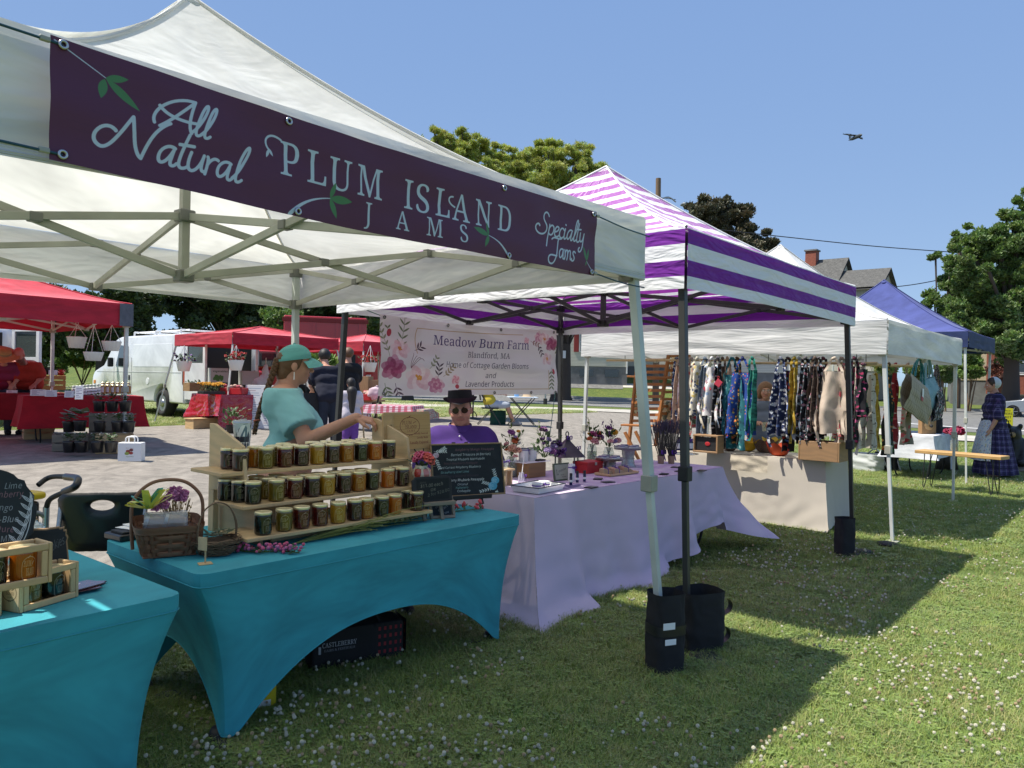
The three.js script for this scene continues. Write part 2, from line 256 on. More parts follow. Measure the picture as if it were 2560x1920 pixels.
const blue4=cloth(lin(0.075,0.095,0.3),0.12),blue4v=cloth(lin(0.022,0.04,0.13),0.08);
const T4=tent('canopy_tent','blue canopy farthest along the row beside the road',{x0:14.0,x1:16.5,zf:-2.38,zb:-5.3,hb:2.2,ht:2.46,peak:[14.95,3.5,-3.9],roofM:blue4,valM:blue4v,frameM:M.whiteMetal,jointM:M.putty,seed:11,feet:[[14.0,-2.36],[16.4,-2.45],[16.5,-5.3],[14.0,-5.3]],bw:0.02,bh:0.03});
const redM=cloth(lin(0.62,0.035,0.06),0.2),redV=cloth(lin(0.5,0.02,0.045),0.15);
const R1=tent('canopy_tent','red canopy at the left edge over the stall of plants and jars',{x0:1.6,x1:4.94,zf:-11.9,zb:-15.1,hb:1.83,ht:2.17,peak:[3.27,3.15,-13.5],roofM:redM,valM:redV,frameM:M.whiteMetal,jointM:M.putty,seed:13,lw:0.05});
part('grey_corner',grid(1,1,(u,v)=>V(4.95-3.27-0.2*u,ground(3.27,-13.5)+1.83+0.34*v,-11.9+13.5+0.032)),cloth(lin(0.12,0.13,0.16)),R1);
const R2=tent('canopy_tent','small red canopy with slanted legs in front of the white van',{x0:8.25,x1:10.95,zf:-14.9,zb:-17.5,hb:1.78,ht:2.03,peak:[9.65,2.66,-16.15],roofM:redM,valM:redV,frameM:M.whiteMetal,jointM:M.putty,seed:17,frame:false,feet:[[7.95,-14.6],[11.25,-14.6],[11.2,-17.8],[7.95,-17.8]],sag:1.15});
const R3=tent('canopy_tent','small red canopy half hidden behind the floral farm banner',{x0:11.7,x1:14.3,zf:-14.9,zb:-17.5,hb:1.78,ht:2.03,peak:[12.95,2.68,-16.4],roofM:redM,valM:redV,frameM:M.whiteMetal,jointM:M.putty,seed:19,frame:false,feet:[[11.4,-14.6],[14.6,-14.6],[14.6,-17.8],[11.4,-17.8]],sag:1.15});
// ---------- lettering ----------
const HAND={a:['M38 -44 C20 -54 2 -36 4 -16 C6 4 24 4 36 -40 L34 -12 C34 4 44 2 50 -8',48],l:['M0 -8 C20 -30 40 -100 30 -102 C18 -100 8 -30 10 -10 C12 4 22 0 28 -8',27],t:['M16 -88 C8 -50 4 -14 8 -6 C12 4 24 0 30 -8 M-2 -58 L34 -62',29],u:['M2 -46 C-2 -20 0 2 14 0 C26 -4 34 -26 36 -46 C34 -26 32 2 46 -6',44],r:['M2 -46 C6 -46 6 -20 4 0 M5 -24 C10 -40 20 -50 32 -44',31],
N:['M-46 -6 C-84 -20 -50 -76 -20 -50 M-46 -6 C-22 0 -6 -60 10 -95 C20 -60 30 -10 50 0 C56 -40 62 -80 96 -104',84],A:['M-30 -6 C-50 -40 0 -100 70 -100 C40 -60 10 -20 -14 0 M70 -100 C64 -60 64 -20 78 -2 M-26 -60 C0 -34 50 -30 88 -36',80],S:['M52 -84 C44 -106 14 -102 12 -78 C10 -54 46 -50 42 -22 C38 8 -24 12 -36 -22 C-38 -40 -16 -44 -10 -32',56],p:['M4 -48 C4 -20 -2 30 -6 50 M4 -30 C14 -54 40 -52 38 -28 C36 -4 16 4 4 -10',42],
e:['M4 -22 C20 -22 36 -34 30 -44 C22 -54 2 -44 4 -18 C6 4 26 2 38 -10',36],c:['M34 -38 C26 -52 4 -46 4 -20 C6 4 26 2 36 -8',34],i:['M8 -46 C4 -20 4 0 14 0 C20 -2 24 -8 26 -10 M10 -66 L12 -64',24],y:['M4 -46 C0 -20 6 -4 16 -6 C28 -10 34 -30 36 -46 C32 0 28 40 8 44 C-6 44 -4 30 6 24',40],J:['M-10 -84 C10 -104 40 -84 64 -96 M40 -92 C36 -50 30 10 4 30 C-20 44 -46 20 -30 0 C-16 -14 10 -4 30 -8',46],m:['M2 -46 C6 -30 4 -10 2 0 M4 -26 C10 -48 26 -54 26 -36 L22 0 M25 -28 C32 -50 48 -54 48 -36 C46 -16 46 2 58 -6',58],s:['M30 -42 C20 -54 4 -44 14 -30 C26 -18 28 -2 12 0 C4 0 0 -6 2 -10',32]};
function hand(x,text,X,Y,sz,lw,slant=-0.22){x.save();x.translate(X,Y);x.transform(1,0,slant,1,0,0);x.scale(sz/100,sz/100);x.lineWidth=lw*100/sz;x.lineCap=x.lineJoin='round';for(const ch of text){if(HAND[ch]){x.stroke(new Path2D(HAND[ch][0]));x.translate(HAND[ch][1],0);}}x.restore();}
function words(x,t,X,Y,sz,o={}){x.save();x.translate(X,Y);if(o.rot)x.rotate(o.rot);x.transform(o.sx||1,0,o.slant||0,1,0,0);x.font=(o.bold?'bold ':'')+sz+'px '+(o.font||'sans-serif');x.textAlign=o.align||'left';if(o.fill)x.fillStyle=o.fill;if(o.gap){let p=0;for(const ch of t){x.fillText(ch,p,0);p+=x.measureText(ch).width+o.gap;}}else x.fillText(t,0,0);x.restore();}
const chalk=(x,t,X,Y,sz,fill,o={})=>{x.save();x.translate(X,Y);x.rotate(o.rot||0);x.transform(o.sx||1,0,-0.14,1,0,0);x.fillStyle=fill;x.globalAlpha=o.al||0.9;let p=0;x.font=sz+'px sans-serif';for(const ch of t){x.save();x.translate(p,rnd(-0.05,0.05)*sz);x.rotate(rnd(-0.1,0.1));x.fillText(ch,0,0);x.restore();p+=x.measureText(ch).width*1.04;}x.restore();};
const leafP=(x,X,Y,a,L,w,fill,line)=>{x.save();x.translate(X,Y);x.rotate(a);x.beginPath();x.moveTo(0,0);x.quadraticCurveTo(L*0.4,-w,L,0);x.quadraticCurveTo(L*0.4,w,0,0);if(line){x.strokeStyle=fill;x.lineWidth=line;x.stroke();x.beginPath();x.moveTo(0,0);x.lineTo(L*0.8,0);x.stroke();}else{x.fillStyle=fill;x.fill();}x.restore();};
function oval(x,X,Y,w,col1,lw){
x.strokeStyle=x.fillStyle=col1;x.lineWidth=lw;x.beginPath();x.ellipse(X,Y,w*0.5,w*0.36,0,0,6.3);x.stroke();words(x,'PLUM',X-w*0.39,Y-w*0.07,w*0.2,{font:'serif',sx:0.85});words(x,'ISLAND',X-w*0.24,Y+w*0.1,w*0.19,{font:'serif',sx:0.82});words(x,'J A M S',X-w*0.14,Y+w*0.23,w*0.1,{font:'serif',sx:1.15});
leafP(x,X-w*0.06,Y-w*0.36,-0.5,w*0.14,w*0.035,col1);leafP(x,X-w*0.06,Y-w*0.36,2.6,w*0.08,w*0.03,col1);leafP(x,X+w*0.02,Y+w*0.36,2.7,w*0.1,w*0.03,col1);leafP(x,X+w*0.02,Y+w*0.36,0.3,w*0.1,w*0.03,col1);x.lineWidth=lw;x.beginPath();x.moveTo(X+w*0.16,Y-w*0.1);x.quadraticCurveTo(X+w*0.22,Y-w*0.16,X+w*0.32,Y-w*0.17);x.stroke();}
// ---------- the plum banner on the first tent ----------
{
const tex=canvasTex(2048,270,(x,W,H)=>{
x.fillStyle='#5a2440';x.fillRect(0,0,W,H);const ink='#c3cfd6',gr='#4c7f4c';
for(let i=0;i<1500;i++){x.fillStyle=`rgba(${rnd() > 0.5 ? '70,40,80' : '10,4,14'},0.05)`;x.fillRect(rnd(0,W),rnd(0,H),rnd(4,60),1.5);}
x.strokeStyle=x.fillStyle=ink;
hand(x,'All',242,130,82,8);hand(x,'Natural',142,218,96,8.5);
const cap=(s,X,Y,sz,sx)=>words(x,s,X,Y,sz,{font:'serif',sx,fill:ink});
cap('P',556,164,128,0.86);cap('L',640,166,128,0.9);cap('U',716,168,128,0.86);cap('M',812,166,128,0.84);
cap('I',996,170,128,0.9);cap('S',1044,172,128,0.95);cap('L',1126,170,128,0.9);cap('A',1204,172,128,0.9);cap('N',1310,172,128,0.86);cap('D',1420,172,128,0.9);
x.strokeStyle=ink;x.lineWidth=6;x.lineCap='round';x.beginPath();x.moveTo(560,72);x.bezierCurveTo(520,54,500,90,524,108);x.stroke();leafP(x,524,106,1.9,26,9,ink);leafP(x,522,104,0.9,24,8,ink);x.beginPath();x.moveTo(1216,128);x.bezierCurveTo(1180,120,1180,96,1204,96);x.stroke();
for(const[s,X]of[['J',848],['A',968],['M',1090],['S',1232]])cap(s,X,242,84,0.92);
hand(x,'Specialty',1668,146,88,7,-0.16);hand(x,'Jams',1742,228,84,7,-0.16);
x.lineWidth=5;const sprig=(x0,y0,cx,cy,x1,y1,w0)=>{x.strokeStyle=ink;for(let k=0;k<24;k++){const t=k/24,q=(t2)=>[(1-t2)*(1-t2)*x0+2*t2*(1-t2)*cx+t2*t2*x1,(1-t2)*(1-t2)*y0+2*t2*(1-t2)*cy+t2*t2*y1];x.lineWidth=mix(w0,2,t);x.beginPath();x.moveTo(...q(t));x.lineTo(...q(t+0.05));x.stroke();}};
sprig(8,8,60,30,118,58,3);leafP(x,112,56,0.62,92,20,gr);leafP(x,112,56,-0.25,50,17,gr);leafP(x,110,58,1.75,48,20,gr);
sprig(590,268,640,208,728,196,11);leafP(x,724,196,-0.05,76,24,gr);leafP(x,724,196,-1.25,50,15,gr);leafP(x,724,196,1.15,60,18,gr);
sprig(1492,266,1440,212,1372,200,9);leafP(x,1374,200,3.4,74,22,gr);leafP(x,1374,200,-1.7,46,13,gr);leafP(x,1374,200,2.0,48,17,gr);
sprig(2034,254,2006,236,1984,216,4);leafP(x,1984,216,4.3,66,16,gr);leafP(x,1984,216,5.0,56,13,gr);leafP(x,1984,216,1.9,22,9,gr);
});
const t=thing('banner','dark plum vinyl banner reading PLUM ISLAND JAMS tied along the white tent front','banner',[1.768,2.145,-2.0]);
const w=2.273,h=0.295,f=(u,v)=>V((u-0.5)*w,(v-0.5)*h+0.012*Math.sin(u*3.14)*-1,0.004*nz(u*9,v*3)*3+0.012*Math.sin(u*9.4+1)*(0.3+0.7*(1-v)));
part('vinyl_sheet',grid(90,10,f),phy(lin(0.95,0.95,0.95),{map:tex,roughness:0.55}),t);
for(const[u,v]of[[0.012,0.95],[0.012,0.06],[0.283,0.94],[0.3,0.05],[0.71,0.94],[0.725,0.05],[0.988,0.95],[0.988,0.05]]){const p=f(u,v);part('grommet',MT(new THREE.TorusGeometry(0.0085,0.0038,6,16),p.add(V(0,0,0.004))),M.steel,t);}
const ends=[[0.012,0.95,-0.55,0.03],[0.012,0.06,-0.55,0.03],[0.988,0.95,0.52,-0.02],[0.988,0.05,0.49,-0.02]];
ends.forEach(([u,v,dx,dy],i)=>{const p=f(u,v),q=p.clone().add(V(dx,dy,-0.01));part('tie_cord',tube([p,p.clone().lerp(q,0.5).add(V(0,-0.012,0.012)),q],0.0035,5),M.blueCord,t);part('cord_toggle',MT(bx(0.025,0.014,0.012),p.clone().lerp(q,0.07)),M.putty,t);});
}
// ---------- stretch-covered tables ----------
const tealM=phy(lin(0.04,0.36,0.43),{roughness:0.82,sheen:0.35,sheenRoughness:0.5,sheenColor:lin(0.2,0.6,0.7),map:rep(mottle,0.8),bumpMap:rep(weave,40),bumpScale:0.0004});
function stretchTable(label,cx,cz,a,b,h,ry){
const t=thing('stretch_table',label,'table',[cx,0,cz],ry),r=0.05,n=44;
const per=[];
const sides=[[-a,b,1,0,2*a],[a,b,0,-1,2*b],[a,-b,-1,0,2*a],[-a,-b,0,1,2*b]];
const arch=[0.34,0.32,0.34,0.32];
sides.forEach(([x,z,dx,dz,L],k)=>{for(let i=0;i<n;i++){const s=i/n;per.push([x+dx*L*s,z+dz*L*s,k,s]);}});
const round=([x,z])=>{const qx=Math.max(Math.abs(x)-(a-r),0),qz=Math.max(Math.abs(z)-(b-r),0),q=Math.hypot(qx,qz);if(qx>0&&qz>0)return[Math.sign(x)*(a-r+qx*r/Math.max(q,r)),Math.sign(z)*(b-r+qz*r/Math.max(q,r))];return[x,z];};
const N=per.length,rows=26;
const pt=(i,v)=>{
const[x,z,k,s]=per[i%N],[rx,rz]=round([x,z]);
if(v<=0)return V(rx,h,rz);
const foot=0.055,s2=Math.min(s,1-s),low=0.03+arch[k]*(1-Math.pow(Math.abs(2*clamp((s-foot*0.6)/(1-foot*1.2))-1),2.3));
const band=0.055,y=v<0.14?h-band*v/0.14:mix(h-band,low,(v-0.14)/0.86),drop=clamp((h-band-y)/(h-band));
const leg=0.13,ins=leg*(1-Math.pow(1-drop,2.6));
const X=rx*(1-ins/a*(k%2?1:1)),Zz=rz*(1-ins*0.2/b);
return V(X,y,Zz);
};
const P=[],U=[],I=[];
for(let j=0;j<=rows;j++)for(let i=0;i<=N;i++){const p=pt(i,j/rows);if(j===1)p.y=h-0.008;P.push(p.x,p.y,p.z);U.push(i*0.05,j*0.05);}
for(let j=0;j<rows;j++)for(let i=0;i<N;i++){const q=j*(N+1)+i;I.push(q,q+N+1,q+1,q+1,q+N+1,q+N+2);}
const g=new THREE.BufferGeometry();g.setAttribute('position',new THREE.Float32BufferAttribute(P,3));g.setAttribute('uv',new THREE.Float32BufferAttribute(U,2));g.setIndex(I);g.computeVertexNormals();
part('stretch_cover',g,tealM,t);
const top=new THREE.Shape(per.map((p)=>{const q=round(p);return new THREE.Vector2(q[0]*0.9995,-q[1]*0.9995);}));const tg=new THREE.ShapeGeometry(top);tg.rotateX(-Math.PI/2);tg.translate(0,h,0);{const n2=tg.attributes.normal;for(let i=0;i<n2.count;i++)n2.setXYZ(i,0,1,0);}
part('cover_top',tg,tealM,t);
const loop=(v,out)=>{const q=[];for(let i=0;i<N;i+=1){const p=pt(i,v);q.push(V(p.x*(1+out),p.y,p.z*(1+out)));}return new THREE.TubeGeometry(new THREE.CatmullRomCurve3(q,true),N*2,0.0028,4,true);};
part('hem_seam',loop(1,0.0),tealM,t);part('band_seam',loop(0.14,0.0006),tealM,t);
for(const[sx,sz]of[[-1,-1],[1,-1],[1,1],[-1,1]])part('table_foot',MT(lathe([[0,0],[0.045,0],[0.045,0.02],[0.03,0.05],[0,0.05]],14),V(sx*(a-0.15),0,sz*(b-0.1))),M.black,t);
return t;
}
const TH=0.72;
stretchTable('turquoise stretch-covered table carrying the tiered jam shelf',2.42,-3.275,0.98,0.455,TH,0);
stretchTable('turquoise stretch-covered table at the left edge with crates and chalk signs',0.29,-3.12,0.98,0.53,TH,0.03);
// ---------- jam jars ----------
const JAMS={plum:['#2a0f16','dark plum'],olive:['#5a4a14','olive green'],red:['#45110e','dark red'],gold:['#9a6f1c','golden'],amber:['#8f5410','amber'],black:['#10120d','blackish'],orange:['#a3500c','orange'],brown:['#2c1310','dark brown']};
const jarBody=lathe([[0,0.001],[0.03,0],[0.036,0.004],[0.038,0.01],[0.0385,0.06],[0.0385,0.084],[0.036,0.092],[0.034,0.094]],28),jarLid=lathe([[0.0365,0.0905],[0.0382,0.0912],[0.0385,0.1],[0.0372,0.1035],[0.03,0.1035],[0.0285,0.102],[0,0.102]],28);
const jarProto={};
for(const[k,[hex]]of Object.entries(JAMS)){
const tex=canvasTex(512,200,(x,W,H)=>{x.fillStyle=hex;x.fillRect(0,0,W,H);for(let i=0;i<420;i++){x.fillStyle=rnd()>0.5?'rgba(255,190,120,0.05)':'rgba(0,0,0,0.10)';x.beginPath();x.arc(rnd(0,W),rnd(20,H),rnd(2,9),0,7);x.fill();}
const ink='rgba(220,214,196,0.55)';oval(x,256,100,92,ink,2.6);x.globalAlpha=0.8;words(x,pick(['Red Currant Raspberry','Tropical Rhubarb','Strawberry Kiwi Lime','Crabapple']),188,166,17,{slant:-0.2,font:'serif',fill:ink});words(x,'net wt 10 oz',226,184,11,{fill:ink});for(let i=0;i<7;i++){x.fillStyle=ink;x.globalAlpha=0.4;x.fillRect(86,80+i*12,rnd(26,54),3);}});
const g=new THREE.Group();g.name='jam_jar';part('jar_glass',jarBody,phy(lin(1,1,1),{map:tex,roughness:0.14,clearcoat:0.4,clearcoatRoughness:0.04}),g);part('jar_lid',jarLid,M.gold,g);jarProto[k]=g;
}
function jar(k,p,label,group,ry=Math.PI-0.32){const c=jarProto[k].clone();c.name=numbered('jam_jar');c.position.copy(p);c.rotation.y=ry;c.userData={label,category:'jar',group};scene.add(c);return c;}
// ---------- the tiered shelf ----------
const SH=[{y:0.785,z:-3.02,x0:1.76,x1:2.87},{y:0.905,z:-3.15,x0:1.81,x1:3.0},{y:1.045,z:-3.29,x0:1.78,x1:3.12}];
{
const t=thing('jam_shelf','three-tier plywood display shelf full of jam jars on the turquoise table','shelf',[2.35,TH,-3.35]);
const L=(x,y,z)=>[x-2.35,y-TH,z+3.35];
SH.forEach((s,i)=>{const d=i===2?0.3:0.26;part('shelf_board',MT(bx(s.x1-s.x0,0.018,d,0.004),V(...L((s.x0+s.x1)/2,s.y-0.009,s.z-d/2))),M.pine,t);});
for(const x of[1.9,2.93])part('side_panel',MT(extr([[-3.62,TH],[-3.14,TH],[-3.14,0.77],[-3.28,1.0],[-3.31,1.16],[-3.36,1.18],[-3.58,1.255],[-3.62,1.255]].map(([z,y])=>[z+3.35,y-TH]),0.018,0.002),V(x-2.35,0,0),E3(0,-Math.PI/2,0)),M.ply,t);
for(const x of[1.86])part('brace',MT(bx(0.03,0.2,0.03),V(...L(x,0.84,-3.5))),M.ply,t);
part('foot_rail',MT(bx(0.92,0.045,0.018),V(...L(2.42,TH+0.023,-3.16))),M.ply,t);part('foot_rail',MT(bx(0.92,0.045,0.018),V(...L(2.42,TH+0.023,-3.56))),M.ply,t);
part('back_stay',MT(bx(0.4,0.2,0.012),V(...L(2.15,0.84,-3.3))),M.ply,t);
}
const ORD=['first','second','third','fourth','fifth','sixth','seventh','eighth','ninth','tenth','eleventh','twelfth'],TIER=['bottom','middle','top'];
function row(tier,rowName,dz,list,py){const s=SH[tier];list.forEach(([px,k],i)=>{const z=s.z-dz+rnd(-0.006,0.006),p=onZ(px,py-(px-640)*0.1,z);p.y=s.y+0.0005;p.z=z;jar(k,p,`${JAMS[k][1]} jam jar, ${ORD[i]} from the left in the ${rowName} row on the ${TIER[tier]} shelf`,'jam jars on the tiered shelf',Math.PI-0.32+rnd(-0.25,0.35));});}
row(0,'front',0.05,[[658,'black'],[710,'olive'],[754,'red'],[800,'red'],[845,'gold'],[886,'plum'],[915,'amber'],[954,'black'],[986,'orange'],[1041,'brown']],1300);
row(0,'back',0.14,[[1020,'black']],1290);
row(1,'front',0.05,[[633,'black'],[691,'olive'],[738,'red'],[781,'plum'],[819,'gold'],[860,'plum'],[897,'amber'],[930,'black'],[969,'orange'],[1006,'brown']],1215);
row(1,'second',0.135,[[599,'black'],[668,'olive'],[714,'red'],[760,'plum'],[795,'olive'],[836,'plum'],[871,'amber'],[903,'black'],[990,'brown']],1200);
row(1,'back',0.215,[[566,'black'],[640,'amber'],[690,'red']],1200);
row(2,'front',0.05,[[602,'plum'],[665,'olive'],[712,'red'],[754,'plum'],[793,'gold'],[832,'plum'],[867,'amber'],[903,'black'],[938,'orange'],[973,'brown']],1130);
row(2,'second',0.135,[[572,'plum'],[638,'amber'],[684,'olive'],[727,'amber'],[800,'plum'],[842,'gold'],[884,'amber'],[918,'black']],1120);
row(2,'back',0.215,[[708,'olive'],[781,'red'],[818,'amber'],[870,'gold'],[905,'red']],1110);
// ---------- flowers and greenery ----------
const petalM=(r,g,b,tr=0.25)=>phy(lin(r,g,b),{roughness:0.7,transmission:tr});
const FL={coral:petalM(0.75,0.13,0.09),pink:petalM(0.62,0.09,0.2),palePink:petalM(0.75,0.42,0.4),mauve:petalM(0.28,0.08,0.28),violet:petalM(0.07,0.012,0.12),peach:petalM(0.72,0.42,0.28),orange:petalM(0.62,0.14,0.02),yellow:petalM(0.75,0.42,0.02),lilac:petalM(0.42,0.3,0.55),white:petalM(0.75,0.74,0.68),magenta:petalM(0.32,0.005,0.06),red:petalM(0.5,0.02,0.02),rose:petalM(0.55,0.13,0.3),dry:std(lin(0.4,0.27,0.12)),purpleDry:petalM(0.5,0.17,0.36)};
function blossomGeo(r,n=22,open=1){
const L=[];for(let i=0;i<n;i++){const t=i/n,a=i*2.4,tilt=mix(0.15,1.25,t)*open,w=r*mix(0.45,0.7,t),l=r*mix(0.75,1.0,t);const g=grid(3,3,(u,v)=>{const s=(u-0.5)*2,c=Math.sin(Math.PI*Math.pow(clamp(v*0.92+0.08),0.8));return V(s*w*0.75*c,l*v*0.8,-0.5*w*s*s*-1+0.35*l*Math.sin(v*2.2)*0.3+0.08*r*nz(i+u*3,v*3));});MT(g,null,E3(tilt,a,0,'YXZ'));L.push(g);}return join(L);}
const BLO={big:blossomGeo(1,24),small:blossomGeo(1,9,1.2),bud:blossomGeo(1,8,0.35)};
function leafGeo(l,w){return grid(2,5,(u,v)=>{const s=(u-0.5)*2,c=Math.sin(Math.PI*clamp(v*0.94+0.03));return V(s*w*c,l*v,0.12*l*v*v+0.25*w*Math.abs(s)*c);});}
const LEAF=leafGeo(1,0.24);
const put=(g,p,s,rx=0,ry=0,rz=0)=>MT(g.clone(),p,E3(rx,ry,rz,'YXZ'),V(s,s,s));
function bouquet(t,base,spec,o={}){
spec.forEach(([dx,dy,dz,s,f,kind='big'])=>{const p=V(base.x+dx,base.y+dy,base.z+dz);part('stem',tube([base,base.clone().lerp(p,0.55).add(V(dx*0.1,0.02,0)),p],0.0022,4,8),M.stem,t);part('blossom',put(BLO[kind],p,s,rnd(0,0.7),rnd(0,6)),FL[f],t);});
const L=[];for(let i=0;i<(o.leaves??14);i++){const a=rnd(0,6.28),e=rnd(0.2,1.3),s=rnd(0.03,0.06)*(o.leafScale||1),R=rnd(0.01,o.spread||0.07);L.push(put(LEAF,V(base.x+Math.cos(a)*R,base.y+rnd(0.0,o.high||0.12),base.z+Math.sin(a)*R),s,e,-a+1.57));}part('foliage',L,o.leafM||M.leaf,t).userData.kind='stuff';
}
// ---------- things on the jam table ----------
const board=(p,ry,lean)=>(g)=>MT(g,p,E3(lean,ry,0,'YXZ'));
const flat=(w,h,m,name,parent,x=0,y=0,z=0)=>part(name,MT(new THREE.PlaneGeometry(w,h),V(x,y,z)),m,parent);
const printM=(tex,o={})=>phy(lin(0.95,0.95,0.95),{map:tex,roughness:0.7,...o});
{
const t=thing('cutting_board','bamboo cutting board sign engraved PLUM ISLAND JAMS on the top shelf','sign',[3.075,1.048,-3.47],-0.08);t.rotation.x=-0.1;
const o=new THREE.Shape();const w=0.175,h=0.25,r=0.02;o.moveTo(-w+r,0);o.lineTo(w-r,0);o.quadraticCurveTo(w,0,w,r);o.lineTo(w,h-r);o.quadraticCurveTo(w,h,w-r,h);o.lineTo(-w+r,h);o.quadraticCurveTo(-w,h,-w,h-r);o.lineTo(-w,r);o.quadraticCurveTo(-w,0,-w+r,0);
const hole=new THREE.Path();hole.absellipse(-0.125,0.165,0.012,0.012,0,Math.PI,false);hole.lineTo(-0.137,0.08);hole.absellipse(-0.125,0.08,0.012,0.012,Math.PI,2*Math.PI,false);o.holes.push(hole);
const g=new THREE.ExtrudeGeometry(o,{depth:0.012,bevelEnabled:true,bevelSize:0.002,bevelThickness:0.002,bevelSegments:1});part('bamboo_board',g,wood(lin(0.5,0.34,0.17)),t);
const tex=canvasTex(768,600,(x,W,H)=>{x.fillStyle='#ba9763';x.fillRect(0,0,W,H);for(let i=0;i<90;i++){x.fillStyle=`rgba(120,80,40,${rnd(0.02, 0.09)})`;x.fillRect(0,rnd(0,H),W,rnd(2,14));}oval(x,330,200,420,'#5d1a16',9);const f={font:'serif',bold:true,align:'right',fill:'#6a1a18',sx:0.8};words(x,'Locally Sourced',716,352,46,f);words(x,'Locally Made',716,424,46,f);words(x,'Locally Enjoyed',716,514,62,f);});
part('engraving',MT(new THREE.PlaneGeometry(0.27,0.211),V(0.035,0.13,0.0165)),printM(tex),t);
const st=thing('plate_stand','small black wire stand holding the bamboo sign on the top shelf','stand',[3.06,1.046,-3.4]);for(const sx of[-0.06,0.07])part('stand_leg',tube([V(sx,0.035,0.012),V(sx,0.006,0.01),V(sx*0.9,0.004,-0.03),V(sx*0.6,0.09,-0.1)],0.0035),M.black,st);
}
{
const p=onZ(1053,1188,-3.19),t=thing('flower_vase','cream strawberry vase with coral roses on the middle shelf','vase',[p.x,SH[1].y,p.z]);
const tex=canvasTex(512,256,(x,W,H)=>{x.fillStyle='#cfc4ac';x.fillRect(0,0,W,H);for(const[X,c]of[[200,'#a8302a'],[290,'#c0766c'],[420,'#a8302a'],[60,'#a8302a']]){x.fillStyle=c;x.beginPath();x.moveTo(X-34,110);x.bezierCurveTo(X-40,170,X,200,X+4,204);x.bezierCurveTo(X+30,190,X+44,130,X+30,104);x.bezierCurveTo(X+10,92,X-24,92,X-34,110);x.fill();for(let i=0;i<12;i++){x.fillStyle='rgba(240,220,160,0.6)';x.fillRect(X+rnd(-26,22),rnd(115,180),2,4);}for(let i=0;i<6;i++)leafP(x,X,102,-3.1+i*0.6,28,7,'#5c7350');}});
part('vase_body',lathe([[0,0],[0.03,0],[0.036,0.01],[0.052,0.045],[0.054,0.062],[0.045,0.085],[0.034,0.095],[0.036,0.106],[0.034,0.107],[0.031,0.097]],28).rotateY(Math.PI-0.5),phy(lin(1,1,1),{map:tex,roughness:0.25,clearcoat:0.5}),t);
bouquet(t,V(0,0.09,0),[[-0.025,0.055,0.0,0.045,'pink'],[0.03,0.05,0.025,0.055,'coral'],[0.005,0.07,-0.02,0.045,'pink'],[0.055,0.06,-0.01,0.045,'pink']],{leaves:12,spread:0.06,high:0.03,leafScale:1.2,leafM:M.leafDark});
}
const chalkM=(tex)=>printM(tex,{roughness:0.85});
